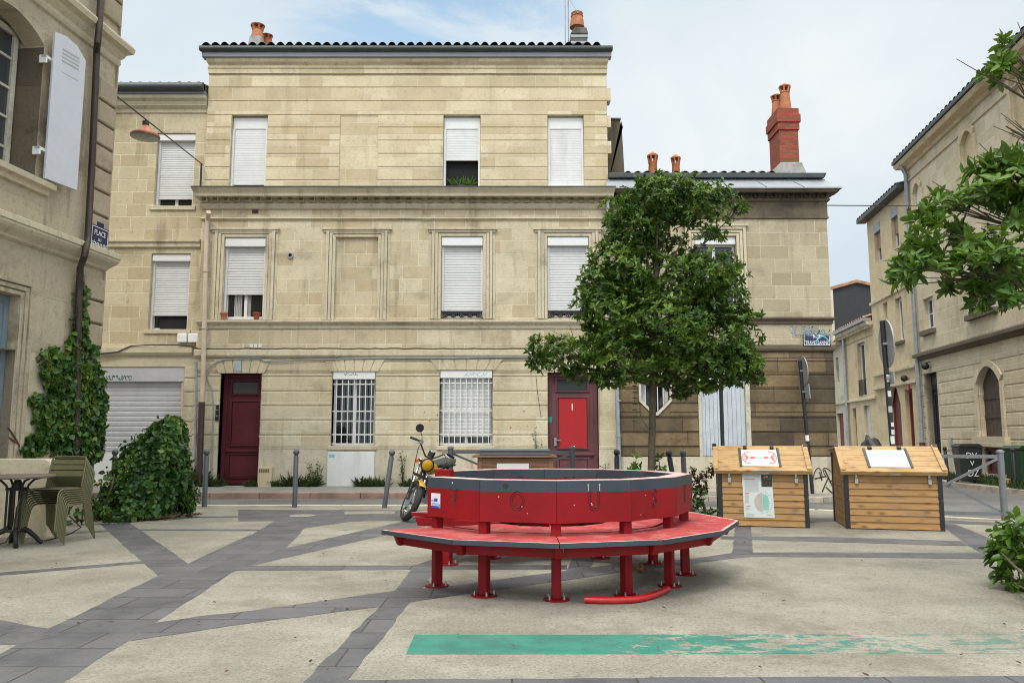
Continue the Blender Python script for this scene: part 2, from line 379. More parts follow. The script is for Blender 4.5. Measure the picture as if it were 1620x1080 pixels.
def paint_on_concrete(name):
    m, nt, b = nodes(name); k, h, ob = concrete_nodes(nt)
    sep = N_(nt, 'ShaderNodeSeparateXYZ'); LK(nt, ob, sep.inputs[0])
    b4 = noise(nt, ob, 60, 4, .7)
    w = noise(nt, mapping(nt, ob, sc=(.7,1.7,1)), 7, 8, .72, .6); w2 = noise(nt, ob, 2.2, 5, .6)
    wear = ramp(nt, sep.outputs[0], .15, 1.0, -.22, -.02); wear2 = ramp(nt, sep.outputs[0], 1.0, 3.0, 0, .07)
    s = math_(nt, 'ADD', math_(nt, 'ADD', w, math_(nt, 'MULTIPLY', math_(nt, 'SUBTRACT', w2, .5), .45)), math_(nt, 'ADD', wear, wear2))
    f = ramp(nt, math_(nt, 'ADD', s, math_(nt, 'MULTIPLY', math_(nt, 'SUBTRACT', b4, .5), .16)), .485, .535, 1, 0)
    f = math_(nt, 'MULTIPLY', f, ramp(nt, sep.outputs[0], 1.2, 3.0, .95, .6))
    pc = mix(nt, ramp(nt, noise(nt, ob, 5, 5, .6), .3, .7), (.014,.125,.095), (.022,.185,.14))
    LK(nt, mix(nt, f, k, pc), b.inputs['Base Color']); b.inputs['Roughness'].default_value = .8; bump(nt, b, h, .5, .01); return m
def slate(name):
    m, nt, b = nodes(name); ob = N_(nt, 'ShaderNodeTexCoord').outputs['Object']; uv = N_(nt, 'ShaderNodeTexCoord').outputs['UV']
    br = N_(nt, 'ShaderNodeTexBrick', offset=.5); LK(nt, uv, br.inputs['Vector']); br.inputs['Scale'].default_value = 1
    for k, v in (('Color1', (0,0,0,1)), ('Color2', (1,1,1,1)), ('Mortar', (.3,.3,.3,1)), ('Mortar Size', .006), ('Brick Width', .62), ('Row Height', .36)): br.inputs[k].default_value = v
    a = noise(nt, ob, 2.3, 7, .65); n2 = noise(nt, ob, 26, 5, .7); n3 = noise(nt, ob, 120, 2, .6)
    k = mix(nt, br.outputs['Color'], (.055,.056,.068), (.092,.092,.105)); k = mix(nt, ramp(nt, a, .35, .7, 0, .6), k, (.125,.124,.13))
    k = mix(nt, ramp(nt, n2, .5, .75, 0, .45), k, (.04,.039,.043)); k = mix(nt, ramp(nt, n3, .63, .75, 0, .5), k, (.3,.28,.25))
    k = mix(nt, br.outputs['Fac'], k, (.035,.032,.03)); LK(nt, k, b.inputs['Base Color'])
    LK(nt, ramp(nt, a, .3, .7, .5, .75), b.inputs['Roughness']); bump(nt, b, math_(nt, 'SUBTRACT', n2, math_(nt, 'MULTIPLY', br.outputs['Fac'], .6)), .4, .008); return m
def asphalt(name):
    m, nt, b = nodes(name); ob = N_(nt, 'ShaderNodeTexCoord').outputs['Object']
    a = noise(nt, ob, .8, 7, .65); c = noise(nt, ob, 110, 3, .7)
    k = mix(nt, ramp(nt, a, .3, .7), (.085,.085,.088), (.15,.148,.145)); k = mix(nt, ramp(nt, c, .5, .7, 0, .6), k, (.24,.23,.22))
    LK(nt, k, b.inputs['Base Color']); b.inputs['Roughness'].default_value = .85; bump(nt, b, c, .5, .01); return m
def wood(name, c1, c2, knot=(.12,.055,.02), scale=1.0):
    m, nt, b = nodes(name); uv = N_(nt, 'ShaderNodeTexCoord').outputs['UV']
    br = N_(nt, 'ShaderNodeTexBrick', offset=.37); LK(nt, uv, br.inputs['Vector']); br.inputs['Scale'].default_value = 1
    for k, v in (('Color1', (0,0,0,1)), ('Color2', (1,1,1,1)), ('Mortar', (.5,.5,.5,1)), ('Mortar Size', .0), ('Brick Width', 1.9), ('Row Height', .0885)): br.inputs[k].default_value = v
    off = mapping(nt, br.outputs['Color'], sc=(9,9,9)); va = N_(nt, 'ShaderNodeVectorMath', operation='ADD'); LK(nt, uv, va.inputs[0]); LK(nt, off, va.inputs[1])
    g = noise(nt, mapping(nt, va.outputs[0], sc=(1.3,26,1)), 2.0, 6, .6, .9); g2 = noise(nt, mapping(nt, va.outputs[0], sc=(4,140,1)), 1.5, 3, .6)
    k = mix(nt, ramp(nt, g, .3, .7), c1, c2); k = mix(nt, ramp(nt, g2, .5, .75, 0, .4), k, sc3(c1, .6))
    k = mix(nt, ramp(nt, br.outputs['Color'], 0, 1, 0, .35), k, sc3(c2, .8))
    vo = N_(nt, 'ShaderNodeTexVoronoi'); vo.inputs['Scale'].default_value = 1; LK(nt, mapping(nt, va.outputs[0], sc=(4.5,9.5,1)), vo.inputs['Vector'])
    k = mix(nt, ramp(nt, vo.outputs['Distance'], .07, .17, .85, 0), k, knot); k = mix(nt, ramp(nt, noise(nt, mapping(nt, uv, sc=(1.6,5,1)), 1.5, 6, .7), .47, .68, 0, .6), k, (.16,.105,.06)); k = mix(nt, ramp(nt, vo.outputs['Distance'], .12, .34, .5, 0), k, sc3(c1, .5))
    LK(nt, k, b.inputs['Base Color']); b.inputs['Roughness'].default_value = .62; bump(nt, b, g2, .25, .004); return m
def painted(name, c, worn, wf=.5, rough=.4, thr=.62, scale=9):   # paint with chips
    m, nt, b = nodes(name); ob = N_(nt, 'ShaderNodeTexCoord').outputs['Object']
    a = noise(nt, ob, 2.0, 5, .6); w = noise(nt, ob, scale, 8, .72); s = noise(nt, ob, 60, 2, .5)
    k = mix(nt, ramp(nt, a, .3, .7), sc3(c, .82), sc3(c, 1.12)); k = mix(nt, ramp(nt, w, thr, thr+.06, 0, wf), k, worn)
    k = mix(nt, ramp(nt, s, .7, .78, 0, .5), k, sc3(worn, .8)); LK(nt, k, b.inputs['Base Color'])
    b.inputs['Specular IOR Level'].default_value = .22
    LK(nt, ramp(nt, a, .3, .7, rough, rough+.15), b.inputs['Roughness']); bump(nt, b, w, .2, .004); return m
def glass(name, c=(.012,.014,.016), rough=.04):
    m, nt, b = nodes(name); b.inputs['Base Color'].default_value = (*c,1); b.inputs['Roughness'].default_value = rough; b.inputs['Specular IOR Level'].default_value = .6; return m
def bricks(name):
    m, nt, b = nodes(name); uv = N_(nt, 'ShaderNodeTexCoord').outputs['UV']; br = N_(nt, 'ShaderNodeTexBrick', offset=.5)
    LK(nt, uv, br.inputs['Vector']); br.inputs['Scale'].default_value = 1
    for k, v in (('Color1', (.22,.038,.02,1)), ('Color2', (.32,.068,.034,1)), ('Mortar', (.16,.07,.045,1)), ('Mortar Size', .008), ('Brick Width', .2), ('Row Height', .066)): br.inputs[k].default_value = v
    k = mix(nt, ramp(nt, noise(nt, uv, 6, 6, .7), .5, .75, 0, .5), br.outputs['Color'], (.10,.05,.035)); LK(nt, k, b.inputs['Base Color']); b.inputs['Roughness'].default_value = .85
    bump(nt, b, math_(nt, 'SUBTRACT', noise(nt, uv, 40), br.outputs['Fac']), .5, .008); return m

M = {}
LIM1, LIM2, MOR = (.69,.595,.42), (.50,.405,.25), (.66,.59,.45)
M['stone_top'] = stone('limestone_courses', LIM1, LIM2, (.62,.54,.40), bw=.78, stain=.24, streak=.2, wv=.95, patch=.3)
M['stone_mid'] = stone('limestone_ashlar', (.63,.55,.40), (.46,.375,.24), (.66,.595,.455), bw=.72, bh=.30, stain=.42, streak=.45, wv=.4, patch=.4)
M['stone_low'] = stone('painted_limestone', (.64,.57,.42), (.54,.46,.31), (.64,.57,.42), bw=1.1, bh=.33, stain=.42, streak=.35, wv=.45, patch=.5)
M['stone_trim'] = stone('limestone_trim', (.60,.53,.395), (.53,.455,.325), (.45,.385,.27), bw=1.3, bh=3, ms=.004, stain=.55, streak=.5, wv=.1)
M['plaster'] = stone('cream_render', (.64,.565,.41), (.60,.52,.37), (.64,.565,.41), bw=4, bh=4, ms=0, stain=.35, streak=.3, wv=0)
M['plinth'] = stone('dirty_render', (.60,.54,.42), (.53,.47,.35), (.58,.52,.40), bw=4, bh=4, ms=0, stain=.65, streak=.55, wv=0, dark=(.16,.14,.10))
M['stone_left'] = stone('grey_limestone', (.50,.43,.315), (.42,.355,.255), (.44,.375,.27), bw=1.6, bh=.62, ms=.006, stain=.85, streak=.85, wv=.1, dark=(.11,.085,.055))
M['stone_quoin'] = stone('quoin_limestone', (.43,.355,.26), (.36,.30,.215), (.32,.26,.18), bw=3, bh=3, ms=0, stain=.55, streak=.4, wv=0)
M['stone_narrow'] = stone('ochre_limestone', (.58,.50,.35), (.455,.375,.235), (.64,.57,.43), bw=.66, bh=.30, ms=.011, stain=.5, streak=.45, wv=.4)
M['stone_right'] = stone('weathered_limestone', (.48,.415,.30), (.345,.285,.19), (.55,.49,.375), bw=.64, bh=.31, ms=.009, stain=.5, streak=.45, wv=.25, dark=(.11,.085,.055))
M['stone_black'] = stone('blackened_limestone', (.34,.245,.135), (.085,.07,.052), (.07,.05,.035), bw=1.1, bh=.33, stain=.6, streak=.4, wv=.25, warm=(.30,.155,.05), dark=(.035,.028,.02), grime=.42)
M['stone_soot'] = stone('sooty_trim', (.17,.135,.095), (.11,.09,.065), (.1,.08,.06), bw=1.3, bh=3, ms=.004, stain=.7, streak=.6, wv=.0, dark=(.04,.033,.026))
M['stone_street'] = stone('street_limestone', (.64,.56,.42), (.52,.44,.305), (.68,.61,.48), bw=.7, bh=.34, ms=.01, stain=.3, streak=.25, wv=.4)
M['stone_yellow'] = stone('yellow_limestone', (.62,.51,.34), (.54,.435,.27), (.60,.50,.34), bw=.7, bh=.34, ms=.006, stain=.35, streak=.3, wv=.2)
M['stone_ledge'] = stone('mossy_ledge', (.16,.13,.095), (.12,.10,.07), (.1,.08,.06), bw=1.6, bh=3, ms=.004, stain=.6, streak=.5, wv=0, dark=(.04,.035,.028))
M['white_wall'] = stone('white_render', (.6,.57,.48), (.52,.48,.38), (.5,.47,.4), bw=4, bh=4, ms=0, stain=.5, streak=.6, wv=0)
M['concrete'] = concrete('exposed_aggregate_concrete'); M['paint'] = paint_on_concrete('worn_teal_paint'); M['slate'] = slate('dark_paving'); M['asphalt'] = asphalt('asphalt')
M['walk'] = plain('pavement_asphalt', (.22,.215,.20), .9, var=.25, scale=3, bmp=.3)
M['kerb'] = plain('kerb_granite', (.38,.33,.27), .85, var=.25, scale=4, bmp=.2, dirt=.5)
M['kerb_red'] = plain('kerb_pinkish', (.30,.19,.15), .85, var=.3, scale=2, bmp=.2, dirt=.4)
M['border'] = plain('pale_border', (.50,.46,.36), .85, var=.15, scale=4, bmp=.2)
M['zinc'] = plain('zinc_sheet', (.27,.29,.325), .55, .15, .12, 1.5); M['gutter'] = plain('dark_zinc', (.045,.055,.055), .5, .2, .25, 4)
M['pipe_grey'] = plain('zinc_pipe', (.32,.35,.38), .45, .4, .2, 5, dirt=.3); M['pipe_cream'] = plain('cream_pipe', (.52,.42,.32), .6, 0, .12, 5, dirt=.3)
M['pipe_brown'] = plain('brown_pipe', (.05,.028,.022), .5, 0, .3, 5); M['pipe_dark'] = plain('dark_brown_pipe', (.045,.027,.022), .55, .1, .3, 6)
M['tile'] = plain('dark_roof_tile', (.07,.055,.048), .9, 0, .5, 3, .4); M['tile_red'] = plain('red_roof_tile', (.32,.17,.10), .85, 0, .4, 4, .3)
M['terra'] = plain('terracotta', (.38,.135,.06), .8, 0, .3, 7, .2, dirt=.45); M['flowerpot'] = plain('flowerpot_clay', (.26,.055,.025), .75, 0, .2, 8)
M['brick'] = bricks('red_brick'); M['mortar'] = plain('grey_mortar', (.30,.30,.29), .9, 0, .3, 5, .3); M['soot'] = plain('sooty_mortar', (.10,.095,.085), .9, 0, .4, 5, .4, dirt=.5)
M['pvc'] = plain('white_pvc', (.66,.66,.66), .35, 0, .04, 3); M['slat'] = plain('shutter_slats', (.58,.58,.585), .45, 0, .07, 2, dirt=.35, dirtc=(.3,.3,.29)); M['slat_grey'] = plain('grey_shutter_slats', (.50,.52,.54), .45, 0, .06, 2, dirt=.2, dirtc=(.3,.3,.28))
M['shop'] = plain('shop_shutter', (.47,.47,.485), .4, .1, .08, 2, dirt=.35, dirtc=(.25,.25,.24)); M['bars'] = plain('white_iron', (.66,.66,.64), .5, 0, .08, 5, dirt=.3, dirtc=(.25,.2,.14))
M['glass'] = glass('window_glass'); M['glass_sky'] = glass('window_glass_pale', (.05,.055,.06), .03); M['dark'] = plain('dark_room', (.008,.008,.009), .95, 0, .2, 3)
M['curtain'] = plain('curtain', (.45,.45,.43), .9, 0, .2, 9); M['iron'] = plain('black_iron', (.018,.018,.019), .5, .2, .2, 9)
M['maroon'] = painted('maroon_paint', (.085,.016,.022), (.14,.05,.05), .35, .38, .62, 4); M['mauve'] = painted('mauve_paint', (.135,.055,.062), (.2,.11,.1), .4, .5, .6, 5)
M['doorred'] = plain('red_door_panel', (.36,.006,.01), .5, 0, .06, 2); M['lettering'] = plain('white_lettering', (.8,.8,.8), .5, 0, .02); M['meter'] = plain('meter_panel', (.62,.63,.62), .6, 0, .06, 3, dirt=.35, dirtc=(.35,.33,.28))
M['beige'] = plain('beige_box', (.55,.44,.29), .6, 0, .06, 4); M['white'] = plain('white_plastic', (.74,.74,.73), .5, 0, .05); M['enamel'] = plain('blue_enamel', (.008,.012,.06), .25, 0, .1, 5)
M['grey_shutter'] = plain('grey_wood_paint', (.47,.51,.56), .6, 0, .12, 3, dirt=.3, dirtc=(.3,.3,.28)); M['blue_door'] = plain('bluegrey_door', (.16,.21,.25), .5, 0, .12, 3); M['blue_dark'] = plain('darkblue_door', (.03,.04,.055), .5, 0, .12, 3)
M['lilac'] = plain('white_shutter_paint', (.52,.53,.585), .45, 0, .05, 2, dirt=.12, dirtc=(.4,.4,.4)); M['brownwood'] = plain('brown_shutter', (.07,.045,.035), .75, 0, .3, 5, .2); M['tan_shutter'] = plain('tan_roller', (.30,.20,.13), .6, 0, .1, 3)
M['darkred'] = plain('darkred_door', (.12,.025,.022), .6, 0, .2, 4); M['navy'] = plain('navy_door', (.015,.02,.035), .4, 0, .2, 4)
M['slatecladding'] = plain('black_cladding', (.022,.024,.028), .7, 0, .15, 3); M['copper'] = plain('copper_lamp', (.42,.16,.09), .45, .5, .2, 8); M['lampin'] = plain('lamp_reflector', (.28,.29,.29), .3, .5, .1)
M['bollard'] = plain('bollard_grey', (.085,.092,.105), .45, .1, .12, 8, dirt=.2); M['bollard_dark'] = plain('bollard_black', (.018,.02,.026), .45, .1, .2, 8); M['rail'] = plain('barrier_grey', (.15,.16,.17), .45, .1, .12, 8, dirt=.2)
M['polegrey'] = plain('sign_back', (.28,.29,.30), .45, .3, .1, 6); M['chrome'] = plain('chrome', (.6,.6,.6), .15, 1, .05); M['rubber'] = plain('rubber', (.014,.014,.015), .75, 0, .2, 12, .2)
M['black'] = plain('black_plastic', (.013,.013,.014), .45, 0, .2, 9); M['yellow'] = plain('yellow_paint', (.48,.28,.012), .3, 0, .08, 5, coat=.4); M['amber'] = plain('amber_glass', (.45,.24,.008), .12, 0, .15, 30); M['orange'] = plain('orange_lens', (.6,.12,.01), .3, 0, .05)
M['alloy'] = plain('alloy', (.42,.42,.42), .35, .8, .1, 8); M['tankgrey'] = plain('charcoal_seat', (.035,.038,.042), .5, 0, .15, 8)
RED = (.205,.0042,.0075)
M['red'] = painted('bench_red', RED, (.13,.02,.018), .6, .5, .6, 7); M['redtop'] = painted('bench_worn_top', (.37,.05,.054), (.47,.15,.145), .6, .55, .5, 5); M['bgrey'] = painted('bench_grey', (.042,.055,.071), (.30,.29,.28), .5, .45, .68, 14); M['pinkedge'] = painted('bench_pale_edge', (.55,.34,.33), (.62,.55,.53), .6, .5, .5, 8)
M['bolt_grey'] = plain('pale_drip', (.35,.34,.34), .6, 0, .1); M['groove'] = plain('carved_groove', (.028,.006,.007), .7, 0, .3, 20); M['redrail'] = plain('red_rail', (.42,.012,.014), .35, 0, .1, 6)
M['pine'] = wood('pine_planks', (.27,.14,.045), (.41,.225,.078)); M['pine_lid'] = wood('pine_lid', (.37,.215,.085), (.49,.31,.14)); M['brownpine'] = wood('brown_planks', (.13,.058,.024), (.20,.095,.042)); M['lidgrey'] = plain('grey_lid', (.11,.12,.13), .45, .2, .15, 5, dirt=.3)
M['olive'] = plain('olive_metal', (.105,.098,.042), .42, 0, .1, 8); M['cast'] = plain('cast_iron', (.016,.015,.015), .5, .2, .2, 12); M['tabletop'] = plain('table_top', (.14,.115,.1), .5, 0, .15, 5)
M['bark'] = plain('bark', (.085,.068,.045), .95, 0, .35, 14, .6); M['twig'] = plain('twig', (.10,.045,.03), .9, 0, .3, 10)
M['leaf'] = leafmat('tree_leaves', [(.020,.050,.008),(.034,.082,.010),(.052,.115,.012),(.078,.155,.015),(.12,.205,.02),(.21,.28,.03)])
M['leaf2'] = leafmat('broad_leaves', [(.03,.074,.010),(.05,.115,.013),(.072,.155,.016),(.10,.195,.02),(.15,.245,.028)], .38)
M['ivy'] = leafmat('ivy_leaves', [(.016,.048,.011),(.026,.074,.013),(.042,.11,.016),(.072,.155,.021),(.16,.21,.035)], .4)
M['vine'] = leafmat('vine_leaves', [(.018,.054,.012),(.032,.09,.014),(.054,.13,.018),(.095,.18,.022),(.18,.19,.03)], .42); M['weed'] = leafmat('weeds', [(.03,.055,.015),(.05,.085,.02),(.075,.11,.03)], .6)
M['litter'] = leafmat('dead_leaves', [(.05,.028,.015),(.09,.05,.025),(.03,.022,.015),(.16,.09,.04)], .8, .05)
M['poster'] = plain('poster_white', (.54,.58,.58), .4, 0, .03); M['tgreen'] = plain('print_green', (.18,.48,.35), .5, 0, .05); M['tgreenl'] = plain('print_palegreen', (.20,.46,.37), .5, 0, .05); M['tred'] = plain('print_red', (.62,.10,.10), .5, 0, .1); M['tgrey'] = plain('print_grey', (.36,.37,.37), .5, 0, .05); M['tbrown'] = plain('print_taupe', (.42,.37,.34), .5, 0, .1); M['photo'] = plain('print_soil', (.03,.022,.018), .5, 0, .9, 40)
M['sticker'] = plain('sticker_white', (.62,.62,.72), .4, 0, .06); M['sblue'] = plain('sticker_blue', (.02,.07,.42), .4, 0, .2, 12); M['scyan'] = plain('sticker_cyan', (.05,.40,.60), .4, 0, .1)
M['grafblue'] = plain('blue_spray', (.20,.42,.58), .7, 0, .2, 12); M['grafgreen'] = plain('green_spray', (.03,.22,.13), .7, 0, .2); M['grafblack'] = plain('black_spray', (.04,.035,.03), .7, 0, .2); M['grafred'] = plain('red_spray', (.38,.10,.09), .7, 0, .2)
M['bin'] = plain('bin_plastic', (.016,.018,.017), .5, 0, .2, 8); M['bingreen'] = plain('bin_green', (.012,.045,.02), .5, 0, .15, 8); M['tarp'] = plain('black_sheet', (.022,.023,.028), .38, 0, .2, 4, .2); M['card'] = plain('cardboard', (.45,.28,.14), .8, 0, .15, 6)
M['plate_grey'] = plain('house_number_plate', (.30,.37,.42), .5, 0, .1, 12); M['teal'] = plain('teal_sticker', (.02,.22,.20), .4, 0, .3, 20); M['apple'] = plain('brown_fruit', (.24,.10,.02), .4, 0, .3, 9)
# ------------------------------------------------------------------ sky and light
SUN_EL, SUN_AZ = R(52), R(205)        # azimuth clockwise from +Y: behind the camera, to its left
world = bpy.data.worlds.new('World'); scene.world = world; world.use_nodes = True
nt = world.node_tree; bg = nt.nodes['Background']
sky = N_(nt, 'ShaderNodeTexSky', sky_type='NISHITA', sun_disc=False); sky.sun_elevation = SUN_EL; sky.sun_rotation = SUN_AZ; sky.air_density = 1.0; sky.dust_density = 1.5
dirv = N_(nt, 'ShaderNodeTexCoord').outputs['Generated']; sp = N_(nt, 'ShaderNodeSeparateXYZ'); LK(nt, dirv, sp.inputs[0])
den = math_(nt, 'ADD', math_(nt, 'MAXIMUM', sp.outputs[2], 0.0), .22); cx = math_(nt, 'DIVIDE', sp.outputs[0], den); cy = math_(nt, 'DIVIDE', sp.outputs[1], den)
cb = N_(nt, 'ShaderNodeCombineXYZ'); LK(nt, cx, cb.inputs[0]); LK(nt, cy, cb.inputs[1])
c1 = noise(nt, cb.outputs[0], 1.1, 8, .6, .5); c2 = noise(nt, mapping(nt, cb.outputs[0], (4,1,0)), .55, 6, .55, .3); c3 = noise(nt, mapping(nt, cb.outputs[0], (1,7,0)), 2.6, 8, .62, .6)
def spot(px, py, inner, outer):
    d = ray(px, py).normalized(); v = N_(nt, 'ShaderNodeVectorMath', operation='DOT_PRODUCT'); v.inputs[1].default_value = d; LK(nt, dirv, v.inputs[0])
    return ramp(nt, v.outputs['Value'], math.cos(R(outer)), math.cos(R(inner)))
clear = math_(nt, 'MAXIMUM', math_(nt, 'MULTIPLY', spot(680, 0, 2, 13), ramp(nt, c3, .34, .54)), math_(nt, 'MULTIPLY', spot(600, 62, .3, 4.0), ramp(nt, c3, .42, .62, 0, .8)))
clear = math_(nt, 'MAXIMUM', clear, ramp(nt, c1, .62, .78, 0, .5))
cloud = mix(nt, ramp(nt, c2, .35, .65), (5.5,6.35,7.0), (7.2,7.55,7.75)); cloud = mix(nt, ramp(nt, c1, .38, .7, 0, .6), cloud, (5.0,6.1,6.95))
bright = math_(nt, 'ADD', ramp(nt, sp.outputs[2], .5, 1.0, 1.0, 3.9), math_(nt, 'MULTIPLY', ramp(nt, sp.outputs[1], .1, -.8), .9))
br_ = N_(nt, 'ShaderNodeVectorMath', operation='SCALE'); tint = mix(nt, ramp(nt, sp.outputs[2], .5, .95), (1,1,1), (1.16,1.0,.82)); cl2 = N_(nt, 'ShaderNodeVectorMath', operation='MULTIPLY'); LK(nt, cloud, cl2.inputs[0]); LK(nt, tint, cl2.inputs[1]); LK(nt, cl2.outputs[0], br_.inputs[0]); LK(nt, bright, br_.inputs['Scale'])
skyb = N_(nt, 'ShaderNodeVectorMath', operation='MULTIPLY'); LK(nt, sky.outputs[0], skyb.inputs[0]); skyb.inputs[1].default_value = (2.9,2.75,2.2)
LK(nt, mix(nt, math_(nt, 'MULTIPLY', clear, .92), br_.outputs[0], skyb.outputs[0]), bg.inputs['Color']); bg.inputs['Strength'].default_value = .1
sd = bpy.data.lights.new('sun', 'SUN'); so = bpy.data.objects.new('sun', sd); col.objects.link(so)
sd.energy = 1.5; sd.angle = R(14); sd.color = (1.0, .93, .80)
so.rotation_euler = Vector((math.sin(SUN_AZ)*math.cos(SUN_EL), math.cos(SUN_AZ)*math.cos(SUN_EL), math.sin(SUN_EL))).to_track_quat('Z', 'Y').to_euler()
scene.view_settings.view_transform = 'Standard'; scene.view_settings.look = 'None'; scene.view_settings.exposure = 0.3; scene.view_settings.gamma = 1

# ------------------------------------------------------------------ ground
def poly_sheet(name, pxs, z, mat, raw=False):
    mb = MB(); pts = [G(x, y, z) for x, y in pxs]
    if name == 'paving_band':             # slightly irregular cut edges
        o = []; r_ = random.Random(len(pxs)+int(z*1e5))
        for a, b in zip(pts, pts[1:]+pts[:1]):
            L = (b-a).length; k = max(1, min(60, int(L/.14))); s = Vector((-(b-a).y,(b-a).x,0)).normalized() if L > 1e-6 else Vector((0,0,0))
            for j in range(k): o.append(a.lerp(b,j/k)+(s*r_.gauss(0,.005) if j else Vector((0,0,0))))
        pts = o
    mb.add(pts, [tuple(range(len(pts)))]); return struct(mb.build(name, mat))
struct(MB().box(-150, 150, -60, 240, -1.0, -.6).build('ground', M['concrete']))
PEDGE = [(-14,14.0),(-1.9,14.05),(1.5,13.85),(5.0,13.22),(7.15,11.55),(9.4,9.0),(11,4),(12,-8)]
plz = MB(); plz.slab([(-14,-8)]+PEDGE, -.3, 0.0); struct(plz.build('plaza_pavement', M['concrete']))
def zroad(x): t = min(1, max(0, x/7)); return -.02-.15*t*t*(3-2*t)
rd = MB(); xs = [-40,-20,-8,-4,-2,0,1,2,3,4,5,6,7,9,13,20,40]; k = len(xs)
rd.add([(x,y,zroad(x)) for y in (-8,10,14,20,90) for x in xs], [(j*k+i,j*k+i+1,(j+1)*k+i+1,(j+1)*k+i) for j in range(4) for i in range(k-1)]); struct(rd.build('road', M['asphalt']))
bd = MB()
for (a, b), (c, d) in zip(PEDGE[:6], PEDGE[1:6]):
    dx, dy = c-a, d-b; L = math.hypot(dx, dy); nx, ny = -dy/L*.14, dx/L*.14; t = 0
    while t < L-.02:
        e = min(t+1.0, L)-.008; p = lambda s, q: (a+dx*s/L+nx*q, b+dy*s/L+ny*q); bd.slab([p(t,0),p(e,0),p(e,1),p(t,1)], -.25, .006); t += 1.0
struct(bd.build('plaza_kerb', M['border'], bevel=.008))
# pavement below the houses, sloping down to the right
KERB = [(-16,15.9),(-2,15.9),(2,16.05),(6.5,16.75),(7.0,17.2),(7.6,19),(8.5,60)]
def zwalk(x): t = min(1, max(0, (x+1)/7.5)); return .092-.15*t
sw = MB(); pts = [(-16,),( -8,),(-4,),(-2,),(0,),(2,),(4,),(5.5,),(6.5,)]
def kerb_y(x):
    for (a,b),(c,d) in zip(KERB, KERB[1:]):
        if a <= x <= c: return b+(d-b)*(x-a)/(c-a)
xs = [-16,-10,-6,-4,-2,0,1,2,3,4,5,6,6.5,6.9,7.28]
v = [(x, kerb_y(x)+.14, zwalk(x)) for x in xs]+[(x, 18.3, zwalk(x)) for x in xs]; k = len(xs)
sw.add(v, [(i,i+1,k+i+1,k+i) for i in range(k-1)]); struct(sw.build('pavement', M['walk']))
kb = MB()
for i in range(len(xs)-1):
    a, c = xs[i], xs[i+1]; n = max(1, int((c-a)/1.0))
    for j in range(n):
        p, q = a+(c-a)*j/n+.004, a+(c-a)*(j+1)/n-.004
        for_z = zwalk((p+q)/2)
        v = [(p,kerb_y(p),-.4),(q,kerb_y(q),-.4),(q,kerb_y(q)+.14,-.4),(p,kerb_y(p)+.14,-.4),(p,kerb_y(p),zwalk(p)+.003),(q,kerb_y(q),zwalk(q)+.003),(q,kerb_y(q)+.14,zwalk(q)+.003),(p,kerb_y(p)+.14,zwalk(p)+.003)]
        kb.add(v, [(4,5,6,7),(0,1,5,4),(3,7,6,2),(0,4,7,3),(1,2,6,5)], 0 if c <= 1 else 1)
struct(kb.build('kerb', [M['kerb_red'], M['kerb']], bevel=.012))
# pavement on the far side of the side street
RK = [(12.0,8),(12.15,18.6),(12.3,22),(12.75,24.5),(13.3,27),(14.2,32),(15.3,40),(18,60)]
rs = MB(); rs.slab([(30,8)]+RK+[(40,60)], -.4, -.055); struct(rs.build('street_pavement', M['walk']))
rk = MB()
for (a,b),(c,d) in zip(RK, RK[1:]):
    rk.slab([(a-.16,b+.004),(a,b+.004),(c,d-.004),(c-.16,d-.004)], -.4, -.05)
struct(rk.build('street_kerb', M['kerb'], bevel=.012))
# dark paving bands
BANDS = [
 [(-60,1070),(0,1034),(75,994),(124,972),(172,947),(251,910),(296,892),(337,872),(362,860),(400,844),(434,824),(470,812),(560,812),(640,812),(634,823),(559,824),(482,835),(453,866),(394,894),(377,901),(366,905),(320,937),(247,983),(205,1012),(150,1045),(98,1080),(60,1108),(-60,1140)],
 [(158,828),(205,826),(296,890),(330,915),(262,925),(251,911)],
 [(377,806),(1130,807),(1130,823),(690,822),(377,824)],
 [(453,866),(634,825),(700,812),(760,810),(700,826),(609,846),(394,895),(380,893)],
 [(370,894.5),(655,893.5),(897,893),(897,900),(655,900.5),(362,902)],
 [(-30,909),(0,905),(222,887),(250,886),(250,891),(222,891),(0,909.5),(-30,913)],
 [(90,842),(167,838),(222,836.6),(400,836.6),(420,837),(420,839.4),(400,839.4),(222,838.6),(167,841),(90,845)],
 [(278,817.4),(377,815.6),(377,817.6),(278,819.2)],
 [(-60,970),(0,980),(75,993),(90,1005),(30,1019),(-60,1017)],
 [(240,985),(320,973),(400,965),(592,938),(625,934),(713,926),(819,912),(920,899),(980,891),(1089,884),(1162,873.5),(1320,873),(1550,874),(1600,876),(1600,885),(1565,883.5),(1320,880.5),(1187,880),(1156,883),(1089,892),(980,905),(874,920),(772,934),(648,952),(598,959),(400,984),(205,1013)],
 [(478,1080),(625,933),(657,893),(690,882),(760,850),(820,830),(850,830),(790,856),(724,881),(687,902),(670,927),(648,953),(548,1076),(520,1110),(440,1110)],
 [(890,912),(905,886),(925,860),(950,845),(975,845),(955,866),(942,882),(928,908)],
 [(1163,830),(1188,830),(1191,876),(1158,876)],
 [(1140,847.5),(1191,848),(1320,849),(1520,855.5),(1531,863),(1320,857),(1191,853),(1140,852)],
 [(1485,826),(1503,826),(1530,836),(1559,848),(1640,882),(1640,905),(1565,880),(1531,862),(1510,846)],
 [(1270,818),(1330,818),(1490,822),(1640,829),(1640,833),(1490,827),(1330,824),(1270,826)],
 [(500,1080),(548,1074.5),(1220,1070),(1700,1068),(1760,1110),(440,1115)],
]
for i, b in enumerate(BANDS): poly_sheet('paving_band', b, .0012+.0001*i, M['slate'])
poly_sheet('paving_slab', [(545,808.4),(625,808),(625,812.5),(545,813)], .0034, M['concrete'])
